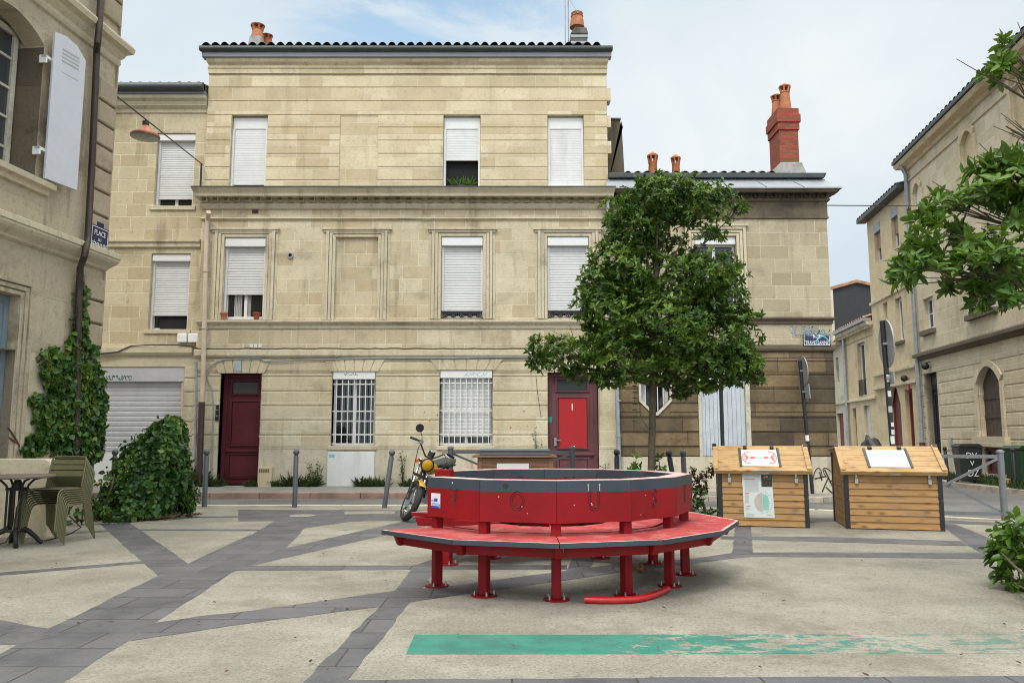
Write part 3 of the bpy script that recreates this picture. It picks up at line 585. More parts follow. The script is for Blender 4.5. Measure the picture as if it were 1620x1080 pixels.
mb = MB(); c = G(478,815,.0036); mb.lathe([(.20,0),(.20,.002)], (c.x,c.y,.0036), 28); struct(mb.build('cover_plate', M['concrete']))
poly_sheet('painted_stripe', [(656,1003.5),(1660,1001.5),(1668,1033),(642,1034)], .0012, M['paint'])

# ------------------------------------------------------------------ windows and doors
def win_frame(parent, fr, q, n, panes=2, w=.05, mat='pvc', gl='glass', rail=None, name='window'):
    u0,u1,z0,z1 = q; mb = MB(fr); rectframe(mb, u0,u1,z0,z1, n, n+.06, w)
    us = [u0+(u1-u0)*i/panes for i in range(panes+1)]
    for x in us[1:-1]: mb.box(x-.035,x+.035,n,n+.055,z0+w,z1-w)
    for t in (rail or []):
        z = z0+(z1-z0)*t
        for a,b in zip(us, us[1:]): mb.box(a+(w if a==u0 else .035), b-(w if b==u1 else .035), n+.005,n+.045,z-.018,z+.018)
    f = mb.build(name, M[mat], parent, bevel=.004)
    for a,b in zip(us, us[1:]):
        g = MB(fr); g.box(a+(w if a==u0 else .035), b-(w if b==u1 else .035), n+.012,n+.02,z0+w,z1-w); g.build('pane', M[gl], f)
    return f
def shutter(fw, fr, q, n, box_h, drop, mat='slat', p=.055, box_n=.14, amp=1.0):
    u0,u1,z0,z1 = q; b = MB(fr); b.box(u0+.003,u1-.003,n,n+box_n,z1-box_h,z1-.003); b.build('shutter_box', M['pvc'], fw, bevel=.012)
    s = MB(fr); zb = z1-box_h-drop; slats(s, u0+.05,u1-.05,zb,z1-box_h-.002,n+.035,p,amp); s.box(u0+.05,u1-.05,n+.02,n+.05,zb-.035,zb)
    s.build('roller_shutter', M[mat], fw)
    for a, b in ((u0+.003,u0+.05),(u1-.05,u1-.003)): g = MB(fr); g.box(a,b,n,n+.075,z0,z1-box_h-.002); g.build('guide_rail', M['pvc'], fw)
def mould(parent, name, mat, fr, u0, u1, prof, e=1.0): m = MB(fr); moulding(m, u0, u1, prof, e=e); return m.build(name, M[mat], parent)
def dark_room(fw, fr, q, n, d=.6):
    u0,u1,z0,z1 = q; m = MB(fr); m.add([(u0,n,z0),(u1,n,z0),(u1,n,z1),(u0,n,z1)], [(0,1,2,3)]); return m.build('room_shade_sheet', M['dark'], fw)  # flat near-black sheet: the shade of the room put in as colour

# ================================================================== main limestone house
YF = 17.9; FM = front(YF)
def qm(x0,x1,y0,y1): return FQ(FM, x0,x1,y0,y1)
def zm(y, x=640): return FU(FM, x, y)[1]
def um(x, y=400): return FU(FM, x, y)[0]
UL, UR = um(322,300), um(961.5,250); URG = um(976.5,650)
house = thing('limestone_house', ((UL+UR)/2, YF, 0), 'tall three storey pale limestone house with corrugated tile eave and red door number 1', 'house')
up = [qm(364,421.5,182,301), qm(701,760,182,298.5), qm(866.5,924,182,297)]
blind_up = qm(537,597,183,301.5)
f1 = [qm(353,418.5,375.5,506), qm(697.8,764,374,504.5), qm(866,932,374,504)]
blind_1 = qm(530,597,375.5,506)
g_d1 = qm(346,411,590,768); g1 = qm(525,593,587,705); g2 = qm(695.5,779,585,705); g_d2 = qm(867,947,589,768)
mb = MB(FM); z_c = zm(303)
facade(mb, UL, UR, z_c, zm(95), [(*h,.24) for h in up]+[(*blind_up,.012)], n=-.014)
lines_top = [zm(y) for y in (302.5,285,264.3,243.3,222.3,201.7,182,160,138.4,118)]
courses(mb, UL, UR, lines_top, [*up, blind_up], -.014, 0, gap=.022)
mb.build('upper_wall', M['stone_top'], house)
tq = MB(FM)
for i, (a, b) in enumerate(zip(lines_top, lines_top[1:])):
    if i in (3,5,7): tq.box(UR, UR+.09, -.30, -.006, a+.011, b-.011)
tq.build('toothing_stone', M['stone_top'], house, bevel=.006)
mb = MB(FM); facade(mb, UL, UR, zm(552), z_c, [(*h,.26) for h in f1]+[(*blind_1,.05)]); mb.build('middle_wall', M['stone_mid'], house)
mb = MB(FM); hg = [(*g_d1,.28),(*g1,.24),(*g2,.24),(*g_d2,.22)]
zpl = zm(707); facade(mb, UL, URG, zpl, zm(552), hg, n=-.02)
courses(mb, UL, um(948,650), [zm(y) for y in (707,688,664.5,641.5,618.5,595.5,572.5)], [g_d1,g1,g2,g_d2], -.02, 0, gap=.024, c=.012)
mb.block(um(949,650), URG, -.02, -.004, zpl, zm(572), .004)
# flat arches with splayed voussoirs above the openings
for (a,b,c,d) in (g_d1, g1, g2):
    zt = zm(568); za = d; k = 6; w = (b-a+.5)
    for i in range(k):
        x0 = a-.06+(b-a+.12)*i/k+.006; x1 = a-.06+(b-a+.12)*(i+1)/k-.006; sx = lambda x: (x-(a+b)/2)*1.28+(a+b)/2
        mb.prism([(x0,za),(x1,za),(sx(x1),zt),(sx(x0),zt)], 0.001, .016)
mb.build('ground_wall', M['stone_low'], house)
mb = MB(FM); facade(mb, UL, URG, -.3, zpl, hg, n=.012)
for a, b in ((UL,g_d1[0]),(g_d1[1],g_d2[0]),(g_d2[1],URG)): mb.box(a, b, -.02, .022, zpl-.03, zpl+.002)
mb.build('plinth', M['plinth'], house)
mb = MB(FM); body(mb, UL, UR, -.3, zm(95), -.014, 6.5); mb.build('side_wall', M['stone_narrow'], house)
# mouldings
mb = MB(FM); z = zm
moulding(mb, UL, UR, [(-.01,z(118)),(.035,z(117)),(.035,z(111)),(.06,z(109)),(.06,z(107)),(.03,z(106)),(.03,z(104)),(.10,z(101)),(.12,z(99)),(.12,z(95.5)),(.0,z(95.5))], e=.3)
mb.build('eaves_moulding', M['stone_top'], house)
mould(house, 'architrave', 'stone_trim', FM, UL, UR-.02, [(-.01,z(349)),(.03,z(348)),(.055,z(346.5)),(.03,z(345)),(-.01,z(344.5))], e=.5)
mb = MB(FM)
moulding(mb, UL, UR-.02, [(-.01,z(332)),(.05,z(331)),(.09,z(327)),(.09,z(323)),(.05,z(322.5)),(.05,z(316)),(.27,z(315.4)),(.28,z(311)),(.30,z(309)),(.34,z(305.5)),(.36,z(304.5)),(.36,z(303.4)),(-.01,z(302.6))], e=.42)
ud = (UR-UL)/38
for i in range(38): mb.box(UL+.03+i*ud, UL+.03+i*ud+ud*.5, .045, .20, z(321.6), z(315.5), skip='Yt')
mb.build('dentil_cornice', M['stone_trim'], house, bevel=.004)
mb = MB(FM); moulding(mb, UL, UR-.02, [(.0,z(303.2)),(.375,z(303.5)),(.375,z(302.0)),(.0,z(301.6))], e=.4); mb.build('cornice_flashing', M['gutter'], house)
mould(house, 'string_course', 'stone_trim', FM, UL+.05, UR, [(-.01,z(520)),(.03,z(519)),(.03,z(515)),(.06,z(513)),(.11,z(510)),(.11,z(507)),(-.01,z(506.2))], e=.4)
mould(house, 'string_course', 'stone_trim', FM, UL, URG-.25, [(-.01,z(566)),(.03,z(565)),(.06,z(562)),(.06,z(554)),(-.01,z(552))], e=.3)
mb = MB(FM)     # moulded window surrounds
for (a,b,c,d) in [*f1, blind_1]:
    zo = z(361)
    for i, (g, n1) in enumerate(((0,.02),(.075,.035),(.15,.055))):
        e = g+.07; top = d+g
        mb.box(a-e,a-g-.004,-.01,n1,c+.002,top+.066,skip='y'); mb.box(b+g+.004,b+e,-.01,n1,c+.002,top+.066,skip='y'); mb.box(a-g-.004,b+g+.004,-.01,n1,top+.004,top+.066,skip='y')
    mb.box(a-.32,b+.32,-.01,.075,zo-.05,zo,skip='y'); mb.box(a-.29,b+.29,-.01,.05,zo-.10,zo-.054,skip='y')
    mb.box(a-.285,a-.225,-.01,.012,c+.002,zo-.104,skip='y'); mb.box(b+.225,b+.285,-.01,.012,c+.002,zo-.104,skip='y')
mb.build('window_surround', M['stone_trim'], house, bevel=.006)
# upper windows
for i, (q, yb) in enumerate(zip(up, (289.5, 251, 293.5))):
    fw = MB(FM); u0,u1,z0,z1 = q; rectframe(fw, u0+.004,u1-.004,z0+.004,z1-.004,-.235,-.15,.055); w = fw.build('window', M['pvc'], house, bevel=.004)
    dark_room(w, FM, (u0+.05,u1-.05,z0+.05,z1-.05), -.232)
    qq = (u0+.004,u1-.004,z0+.06,z1-.02); bh = zm(183)-zm(201.5); shutter(w, FM, qq, -.155, bh, zm(201.5)-zm(yb)-.03, 'slat', .06, .05, .25)
    sl = MB(FM); sl.box(u0+.004,u1-.004,-.15,.02,z0-.0,z0+.055); sl.build('sill', M['pvc'], w, bevel=.004)
    if i == 1:
        pt = thing('window_plant', ((u0+u1)/2, YF+.17, z0+.06), 'spiky green plant standing in the open upper window', 'plant')
        mp = MB(FM); mp.lathe([(.07,0),(.09,.08),(.08,.08)], ((u0+u1)/2,-.172,z0+.056), 10); mp.build('pot', M['bgrey'], pt)
        k = 40; a = rng.uniform(0,6.28,k); P0 = np.array([(u0+u1)/2, YF+.172, z0+.12])+np.stack([rng.uniform(-.28,.28,k), np.zeros(k), np.zeros(k)],1)
        D = np.stack([np.cos(a)*.8, -.35*np.ones(k), rng.uniform(.3,1.2,k)],1); leaf_mesh('foliage', M['leaf2'], pt, P0, D, np.tile([0,-1,.3],(k,1)), rng.uniform(.14,.28,k), np.full(k,.035))
# first floor windows
for i, (q, yb) in enumerate(zip(f1, (462.5, 490.5, 489))):
    u0,u1,z0,z1 = q; w = win_frame(house, FM, (u0+.002,u1-.002,z0+.04,z1-.002), -.255, 2, .06, rail=[.75])
    bh = zm(376)-zm(390); shutter(w, FM, (u0+.004,u1-.004,z0+.04,z1-.004), -.17, bh, zm(390)-zm(yb), 'slat', .062, .16)
    if i == 0:
        for a, b in ((.22,.40),(.50,.62)):
            cu = MB(FM); k = 9; pts = [(u0+(u1-u0)*(a+(b-a)*j/k), -.238+(.0 if j%2 else .02)) for j in range(k+1)]
            cu.add([(p[0],p[1],z0+.1) for p in pts]+[(p[0],p[1],z0+.95) for p in pts], [(j,j+1,k+2+j,k+1+j) for j in range(k)]); cu.build('curtain', M['curtain'], w)
    else:
        gd = MB(FM); zb, zt = z0+.03, z0+.19
        gd.box(u0,u1,-.03,-.015,zt-.018,zt); gd.box(u0,u1,-.03,-.015,zb,zb+.014); n = 5; du = (u1-u0)/n
        for j in range(n):
            c = u0+(j+.5)*du
            for r, dz in ((.065,.0),(.035,.005)):
                gd.tube([(c+math.cos(t)*r*1.1,-.022,(zb+zt)/2+dz+math.sin(t)*r) for t in [x*.524 for x in range(12)]], .012, 5, closed=True)
            gd.prism([(c-du*.5,zt-.02),(c+du*.5,zt-.02),(c+du*.12,zb+.05),(c,zb-.02),(c-du*.12,zb+.05)], -.024,-.02)
        gd.build('guard_rail', M['iron'], w)
for px, side, lb in ((355,'left','terracotta pot at the left end of the curtained window sill'), (406.5,'right','redder clay pot at the right end of the curtained window sill')):
    u = um(px,500); zt = zm(506); t = thing('flower_pot', (u, YF-.02, zt), lb, 'flower pot', 'pots on the first floor sill')
    m = MB(FM); m.lathe([(.055,0),(.075,.12),(.088,.12),(.088,.16),(.075,.16),(.07,.14)], (u,.03,zt+.006), 14); m.build('pot', M['terra' if side=='left' else 'flowerpot'], t, smooth=40)
    m = MB(FM); m.lathe([(.07,.14),(.03,.15)], (u,.03,zt+.006), 10); m.build('soil', M['bark'], t)
# ground windows
for q, closed in ((g1,0),(g2,1)):
    u0,u1,z0,z1 = q; w = win_frame(house, FM, (u0+.002,u1-.002,z0+.002,z1-.002), -.235, 2, .055, rail=[.33,.66])
    bh = zm(587)-zm(600); b = MB(FM); b.box(u0+.003,u1-.003,-.15,-.01,z1-bh,z1-.003); b.build('shutter_box', M['pvc'], w, bevel=.015)
    if closed:
        s = MB(FM); slats(s,u0+.04,u1-.04,z0+.20,z1-bh,-.12,.085,.7); s.build('roller_shutter', M['slat'], w)
        s = MB(FM); scribble(s,u0+.55,u1-.12,z1-bh+.05,z1-.07,-.0085,5,7,.008); s.build('graffiti', M['grafblue'], w)
    else:
        for a,b_ in ((.1,.42),(.62,.72),(.86,.93)):
            cu = MB(FM); cu.add([(u0+(u1-u0)*a,-.222,z0+.06),(u0+(u1-u0)*b_,-.222,z0+.06),(u0+(u1-u0)*b_,-.222,z1-bh),(u0+(u1-u0)*a,-.222,z1-bh)], [(0,1,2,3)]); cu.build('curtain', M['curtain'], w)
        s = MB(FM); scribble(s,u0+.25,u1-.4,z1-bh+.09,z1-.04,-.0085,9,6,.007); s.build('graffiti', M['grafblack'], w)
    gr = MB(FM); k = 9 if closed else 7
    for j in range(k): x = u0+(u1-u0)*(j+.7)/(k+.4); gr.tube([(x,-.035,z0+.03),(x,-.035,z1-bh-.01)], .011, 6)
    for t in (.03,.17,.52,.93): zz = z0+(z1-bh-z0)*t; gr.box(u0+.001,u1-.001,-.052,-.046,zz-.014,zz+.014)
    gr.build('window_bars', M['bars'], w)
    sl = MB(FM); sl.box(u0-.06,u1+.06,-.2,.05,z0-.09,z0+.004); sl.build('sill', M['stone_trim'], house, bevel=.01)
# doors
def house_door(q, n, mat, panel, trans, pan, low, name='door'):
    u0,u1,z0,z1 = q; d = MB(FM); rectframe(d, u0+.002,u1-.002,z0+.02,z1-.002, n,n+.07,.09)
    d.box(u0+.09,u1-.09,n,n+.035,z0+.11,z1-.09)
    for (a,b,c,e) in (trans, pan, low):
        rectframe(d, a-.06,b+.06,c-.05,e+.05, n+.035,n+.06,.045); rectframe(d, a-.035,b+.035,c-.028,e+.028, n+.035,n+.072,.02)
    d.box(u0+.09,u1-.09,n+.035,n+.09,pan[2]-.17,pan[2]-.115)
    o = d.build(name, M[mat], house, bevel=.006)
    t = MB(FM); t.box(*trans[:2],n+.036,n+.045,*trans[2:]); t.build('transom_pane', M['glass_sky'], o)
    p = MB(FM); p.box(*pan[:2],n+.036,n+.056,*pan[2:]); p.build('panel', M[panel], o, bevel=.006)
    l = MB(FM); l.box(*low[:2],n+.036,n+.052,*low[2:]); l.build('panel', M[mat], o, bevel=.006)
    return o
d1 = house_door(g_d1, -.26, 'maroon', 'maroon', qm(364,403,603.5,621), qm(362,405,635,703), qm(358,402,720,755))
kn = MB(FM); a = qm(404,408,686,690); kn.ball(((a[0]+a[1])/2+.03,-.16,a[2]), .035); kn.build('handle', M['white'], d1, smooth=60)
d2 = house_door(g_d2, -.20, 'mauve', 'doorred', qm(882.5,929,600.5,616.5), qm(885,929.5,629.5,708), qm(886,930,727,758))
m = MB(FM); c = qm(900,912,640,650); text(m, '1', .22, (c[0]+c[1])/2, -.14, (c[2]+c[3])/2+.02, outline=0); m.build('house_number', M['lettering'], d2)
m = MB(FM); c = qm(907,911,703,707); m.ball(((c[0]+c[1])/2,-.14,c[2]), .028); m.build('door_knob', M['white'], d2, smooth=60)
m = MB(FM); c = qm(877,881,692,705); m.box(c[0],c[1],-.135,-.12,c[2],c[3]); m.bar(((c[0]+c[1])/2,-.1,c[3]-.05),(c[1]+.09,-.09,c[3]-.06),.02); m.build('handle', M['polegrey'], d2)
m = MB(FM); c = qm(868,874,659,668); m.box(*c[:2],-.132,-.125,*c[2:]); m.build('sticker', M['teal'], d2)
# fittings
def fit(name, q, n0, n1, mat, bev=.01):
    m = MB(FM); m.box(q[0],q[1],n0,n1,q[2],q[3]); return m.build(name, M[mat], house, bevel=bev)
mp = fit('meter_cabinet', qm(518,592.5,714,769), .012,.045,'meter'); m = MB(FM); c = qm(521,530,718,723); m.box(c[0],c[1],.046,.048,c[2],c[3]); m.build('label', M['grafblue'], mp)
gb = fit('gas_box', qm(410.5,432.5,737.5,770), .012,.14,'beige'); m = MB(FM)
c = qm(412.5,429,741,746.5)
for j in range(5): a = c[0]+(c[1]-c[0])*j/5; m.box(a+.01,a+(c[1]-c[0])/5-.01,.141,.144,c[2],c[3])
m.build('grille', M['pipe_brown'], gb)
m = MB(FM); c = qm(455,464.5,399.5,409); r = (c[1]-c[0])/2; cc = ((c[0]+c[1])/2, (c[2]+c[3])/2); m.lathe([(r*.6,-.0),(r*.6,.03),(r,.03),(r,.0)], (cc[0],.012,cc[1]), 18, axis='y', cap=False); vt = m.build('round_vent', M['pipe_grey'], house)
m = MB(FM); m.lathe([(r*.62,0),(.001,.002)], (cc[0],.014,cc[1]), 18, axis='y'); m.build('opening', M['dark'], vt)
fit('vent_hole', qm(399,409,328.5,338), -.02,.004,'pipe_brown',0)
for a in (395,402,409): fit('vent_plate', qm(a,a+5,544.5,549.5), 0,.012,'meter',.003)
fit('house_number_plate', qm(372,382,571,587), .017,.028,'plate_grey',.004)
it = fit('intercom', qm(341.5,346.5,641,665), 0.0,.03,'cast',.004)
m = MB(FM); c = qm(341.5,346.5,641,665)
for t in (.3,.7): m.lathe([(.018,0),(.014,.008)], ((c[0]+c[1])/2,.03,c[2]+(c[3]-c[2])*t), 10, axis='y')
m.build('button', M['pipe_grey'], it)
m = MB(FM); r_ = random.Random(3)
for px,py in ((672,652),(692,656),(680,665),(829,650),(808,676),(835,674),(797,695)): c = FU(FM,px,py); m.lathe([(r_.uniform(.014,.026),.0),(.01,.002)], (c[0],.003,c[1]), 7, axis='y')
m.build('paint_splash', M['grafred'], house)
def wire(name, pts, r, mat, parent, n=5): m = MB(); m.tube(pts, r, n); return m.build(name, M[mat], parent)
pts = [];  r_ = random.Random(5)
for x in range(318, 862, 12): u, zz = FU(FM, x, 551.5+r_.uniform(-.8,.8)); pts.append((u, YF-.03, zz))
wire('cable', pts, .012, 'iron', house)
pts = [(FU(FM,x,y)[0], YF-.03, FU(FM,x,y)[1]) for x,y in ((335,760),(337,700),(338,640),(336,615),(328,598),(332,580),(345,572),(360,568),(412,567),(418,571),(440,572),(470,569),(600,566),(720,566),(860,564))]
wire('cable', pts, .016, 'pipe_grey', house)
pts = [(FU(FM,x,y)[0], YF-.03, FU(FM,x,y)[1]) for x,y in ((848,595),(850,620),(853,640),(856,660))]; wire('cable', pts, .005, 'iron', house)
# drain pipes
m = MB(); pp = [(338,341),(331,349),(330,365),(327,480),(325,560),(324,600),(322,636)]; m.tube([(FU(FM,x,y)[0], YF-(.3 if i<1 else .1), FU(FM,x,y)[1]) for i,(x,y) in enumerate(pp)], .055, 10)
for x,y in ((328.5,430),(326,520)): u,zz = FU(FM,x,y); m.lathe([(.07,-.02),(.07,.02)], (u,YF-.1,zz), 10)
m.build('drain_pipe', M['pipe_cream'], house, smooth=50)
m = MB(); m.tube([(FU(FM,x,y)[0], YF-.1, FU(FM,x,y)[1]) for x,y in ((322,636),(318,752),(317.5,772))], .068, 10); m.build('drain_pipe', M['pipe_brown'], house, smooth=50)
m = MB(); m.tube([(FU(FM,x,y)[0], YF-.1, FU(FM,x,y)[1]) for x,y in ((961,318),(961,420),(964,520),(974.5,600),(976,650),(979,742),(979.5,775))], .05, 10)
for y in (634,690,716): u,zz = FU(FM,977,y); m.lathe([(.066,-.015),(.066,.015)], (u,YF-.1,zz), 10)
m.build('drain_pipe', M['pipe_grey'], house, smooth=50)
# roof
mb = MB(FM); mb.box(UL-.12,UR+.10,-.02,.19,z(95.4),z(88),skip=''); mb.build('zinc_fascia', M['zinc'], house)
mb = MB(FM); mb.tube([(UL-.15,.24,z(84.5)),(UR+.12,.24,z(84.5))], .07, 10); mb.box(UL-.14,UR+.11,.0,.22,z(87.8),z(82.5)); gt = mb.build('gutter', M['gutter'], house, smooth=50)
mb = MB(FM); tile_roof(mb, UL-.1, UR-.15, z(81.2), .30, 3.4, .20); rf = mb.build('tile_roof', M['tile'], house)
mb = MB(FM); mb.add([(UL-.1,-3.15,z(80)+.66),(UR,-3.15,z(80)+.66),(UR,-6.5,z(80)+.1),(UL-.1,-6.5,z(80)+.1)], [(0,1,2,3)]); mb.build('rear_roof', M['tile'], house)
# gable infill below the roof
mb = MB(FM)
for u in (UL,UR-.2): mb.prism([(-3.0,0),(0,0)] and [(u,z(95.3)),(u+.15,z(95.3)),(u+.15,z(86)),(u,z(86))], -.2,-3.3)
mb.build('gable_infill', M['stone_narrow'], house)
def pot(mb, x, y, zb, h, r, crown=True):      # clay chimney pot with a spiked crown
    mb.lathe([(r,0),(r*.94,h*.1),(r*.72,h*.62),(r*.80,h*.64),(r*.80,h*.67),(r*.62,h*.68)], (x,y,zb), 14)
    if crown:
        for j in range(6): q = 1.047*j; mb.bar((x+math.cos(q)*r*.6,y+math.sin(q)*r*.6,zb+h*.66),(x+math.cos(q)*r*.85,y+math.sin(q)*r*.85,zb+h*.86), r*.28)
        mb.lathe([(r*.98,h*.84),(r*1.0,h*.88),(r*.35,h*.96),(r*.10,h*1.0)], (x,y,zb), 12)
def PY(px,py,Y): p = P(px,py,Y); return p.x, p.z
Yc = YF+1.7
x0,zb = PY(387,77,Yc); x1,_ = PY(417,77,Yc); m = MB(); m.prism([(x0,zb-.6),(x1,zb-.6),(x1-.06,zb+.30),(x0+.16,zb+.30)],Yc+.6,Yc-.1); ch = m.build('chimney', M['mortar'], house)
m = MB(); xa,za = PY(407,66,Yc+.2); pot(m, xa, Yc+.2, za-.04, PY(407,37,Yc+.2)[1]-za+.04, .19); m.build('chimney_pot', M['terra'], ch, smooth=40)
m = MB(); xa,za = PY(422.5,76,Yc+.5); pot(m, xa, Yc+.5, za-.1, PY(422,53,Yc+.5)[1]-za+.1, .15); m.build('chimney_pot', M['terra'], ch, smooth=40)
x0,zb = PY(904,78,Yc); x1,zt = PY(929,43,Yc); m = MB(); m.box(x0,x1,Yc,Yc+.6,zb-.6,zt-.18); m.prism([(x0-.02,zt-.18),(x1+.02,zt-.18),(x1-.02,zt-.02),(x0+.1,zt)],Yc+.6,Yc-.02); ch = m.build('chimney', M['soot'], house, bevel=.01)
m = MB()
for y in (57.5,67.5): zz = PY(916,y,Yc)[1]; m.box(x0-.012,x1+.012,Yc-.012,Yc+.612,zz-.035,zz+.035)
m.build('metal_band', M['zinc'], ch)
m = MB(); xa,za = PY(913,43,Yc+.3); h = PY(913,21,Yc+.3)[1]-za; m.lathe([(.2,-.02),(.17,h*.5),(.15,h*.7),(.17,h*.74),(.14,h*.8),(.16,h*.97),(.12,h)], (xa,Yc+.3,za), 14); m.build('chimney_pot', M['terra'], ch, smooth=40)
m = MB(); xa,za = PY(894.5,75,Yc); m.tube([(xa,Yc,za-.5),(xa,Yc,za+2.4)], .018, 6); xb,_ = PY(900.5,75,Yc); m.tube([(xb,Yc+.2,za-.4),(xb,Yc+.2,za+1.55)], .018, 6)
for zz, w in ((za+1.5,.5),(za+1.62,.7),(za+1.95,.6)): m.tube([(xa-w/2,Yc,zz),(xa+w*.6,Yc+.1,zz+.04)], .008, 5); m.tube([(xa+.05,Yc-.3,zz),(xa+.1,Yc+.3,zz)], .006, 5)
m.tube([(xb,Yc+.2,za+1.5),(xb+.25,Yc+.1,za+1.0)], .006, 5); m.build('antenna', M['pipe_grey'], house)

# ================================================================== narrow ochre house on the left
YN = 18.0; FN = front(YN)
def qn(x0,x1,y0,y1): return FQ(FN, x0,x1,y0,y1)
def zn(y, x=240): return FU(FN, x, y)[1]
NL = um(95,400); NR = UL-.003
nh = thing('narrow_house', ((NL+NR)/2, YN, 0), 'narrow two window ochre stone house with closed grey shop shutter below', 'house')
wa = qn(246,307,210.5,328); wb = qn(236.5,299,401,523); sh = qn(140,288.5,580,762)
mb = MB(FN); facade(mb, NL, NR, zn(548), zn(155), [(*wa,.25),(*wb,.25)]); mb.build('wall', M['stone_narrow'], nh)
mb = MB(FN); facade(mb, NL, NR, -.3, zn(548), [(*sh,.22)]); courses(mb, sh[1], NR, [zn(y,300) for y in (760,737,715,690,667,643,620,598,580)], [], 0, .03, .022, c=.012); mb.build('shop_wall', M['plaster'], nh)
mb = MB(FN); body(mb, NL, NR, -.3, zn(150), -.001, 7); mb.build('side_wall', M['stone_narrow'], nh)
zz = zn
mould(nh, 'eaves_cornice', 'stone_trim', FN, NL, NR-.02, [(-.01,zz(180)),(.03,zz(179)),(.03,zz(174)),(.12,zz(170)),(.14,zz(164)),(.22,zz(161)),(.22,zz(156)),(-.01,zz(155))], e=.0)
mould(nh, 'string_course', 'stone_trim', FN, NL, NR-.04, [(-.01,zz(393)),(.05,zz(391)),(.05,zz(386)),(.09,zz(383)),(.09,zz(380)),(-.01,zz(379))], e=0)
mould(nh, 'shop_cornice', 'plaster', FN, NL, NR-.1, [(-.01,zz(563)),(.05,zz(562)),(.09,zz(558)),(.09,zz(549)),(-.01,zz(547.5))], e=0)
mb = MB(FN); mb.box(NL,NR-.02,.0,.24,zz(155),zz(151)); mb.build('zinc_fascia', M['zinc'], nh)
mb = MB(FN); mb.tube([(NL,.3,zz(146)),(NR-.03,.3,zz(146))], .1, 10); mb.box(NL,NR-.03,0,.28,zz(150.5),zz(142)); mb.build('gutter', M['gutter'], nh, smooth=50)
mb = MB(FN); tile_roof(mb, NL, NR-.05, zz(142.5), .28, 3.5, .28); mb.build('tile_roof', M['tile'], nh)
for q, yb, op in ((wa,311,0),(wb,493.5,1)):
    u0,u1,z0,z1 = q; w = win_frame(nh, FN, (u0+.002,u1-.002,z0+.03,z1-.002), -.245, 2, .055)
    if op: dark_room(w, FN, (u0+.2,u1-.06,z0+.06,z1-.3), -.18)
    bh = zn(211)-zn(222); shutter(w, FN, (u0+.004,u1-.004,z0+.03,z1-.004), -.17, bh, zn(222)-zn(222+yb-(q is wa and 222 or 411)) if q is wa else zn(410.5)-zn(493.5), 'slat', .055, .14)
    s = MB(FN); s.box(u0-.08,u1+.08,-.15,.04,z0-.07,z0+.03); s.build('sill', M['stone_trim'], nh, bevel=.01)
u0,u1,z0,z1 = sh; zb1 = zn(603.5,220)
m = MB(FN); m.box(u0+.01,u1-.01,-.2,-.02,zb1,z1-.003); sb = m.build('shop_shutter_box', M['shop'], nh, bevel=.01)
m = MB(FN); a = qn(163,208,594,601); scribble(m,a[0],a[1],a[2],a[3],-.0185,21,9,.016); m.build('graffiti', M['grafgreen'], sb)
m = MB(FN); slats(m,u0+.05,u1-.05,zn(714,220),zb1,-.13,.115); m.box(u0+.05,u1-.05,-.15,-.11,zn(716,220),zn(714,220)); m.build('shop_shutter', M['shop'], nh)
m = MB(FN); m.box(u0+.01,u1-.05,-.18,-.06,z0-.2,zn(716.2,220)); m.box(u1-.05,u1-.005,-.18,-.05,z0-.2,zb1-.003); m.build('shop_base', M['white'], nh)
for a, b in ((283,298),(300,316)):
    q = qn(a,b,528,542.5); m = MB(FN); m.box(q[0],q[1],0,.11,q[2],q[3]); m.build('electric_box', M['white'], nh, bevel=.02)
for pl, r in ((((327,556),(305,548),(280,546),(240,546),(210,548),(190,557),(165,560),(150,561)),.014),(((313,572),(313,640),(311,755)),.03),(((292,606),(291,640),(289,740)),.028)):
    m = MB(); m.tube([(FU(FN,x,y)[0], YN-.1, FU(FN,x,y)[1]) for x,y in pl], r, 8); m.build('cable' if r < .02 else 'conduit', M['iron' if r < .02 else ('pipe_grey' if r > .029 else 'pipe_cream')], nh, smooth=50)

# ================================================================== blackened corner house on the right
YR = 17.93; FR = front(YR)
def qr(x0,x1,y0,y1): return FQ(FR, x0,x1,y0,y1)
def zr(y, x=1200): return FU(FR, x, y)[1]
RL, RR = UR+.004, FU(FR,1313,450)[0]
ch_ = thing('corner_house', ((RL+RR)/2, YR, 0), 'two storey corner house of stained stone with red brick chimney and pale shutters', 'house')
w1 = qr(1100,1166.5,373.5,501); dd = qr(1105,1187,572,722); oct_ = qr(1014,1059,588,652)
mb = MB(FR); facade(mb, RL, RR, zr(556), zr(304), [(*w1,.25)]); mb.build('upper_wall', M['stone_right'], ch_)
RLG = URG+.01
mb = MB(FR); holes = [(*dd,.2),(*oct_,.22)]
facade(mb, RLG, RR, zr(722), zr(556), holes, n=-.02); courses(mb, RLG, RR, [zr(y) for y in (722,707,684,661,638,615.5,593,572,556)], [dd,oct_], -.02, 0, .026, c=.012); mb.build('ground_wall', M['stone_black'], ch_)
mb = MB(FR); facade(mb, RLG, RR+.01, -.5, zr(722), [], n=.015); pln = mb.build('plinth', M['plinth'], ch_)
m = MB(FR); q = qr(1283,1322,738,778)
scribble(m, q[0]+.02, q[0]+.5, q[2]+.12, q[3]-.02, .019, 31, 2, .02)
for x0,y0,x1,y1 in ((1304,742,1318,772),(1310,755,1300,778),(1288,757,1306,753),(1296,746,1300,760),(1312,762,1322,756),(1306,770,1318,781)):
    a, b = FU(FR,x0,y0), FU(FR,x1,y1); d = Vector((b[0]-a[0],0,b[1]-a[1])); s = Vector((-d.z,0,d.x)).normalized()*.016; p, e = Vector((a[0],.019,a[1])), Vector((b[0],.019,b[1])); m.add([p-s,e-s,e+s,p+s],[(0,1,2,3)])
m.build('graffiti', M['grafblack'], pln)
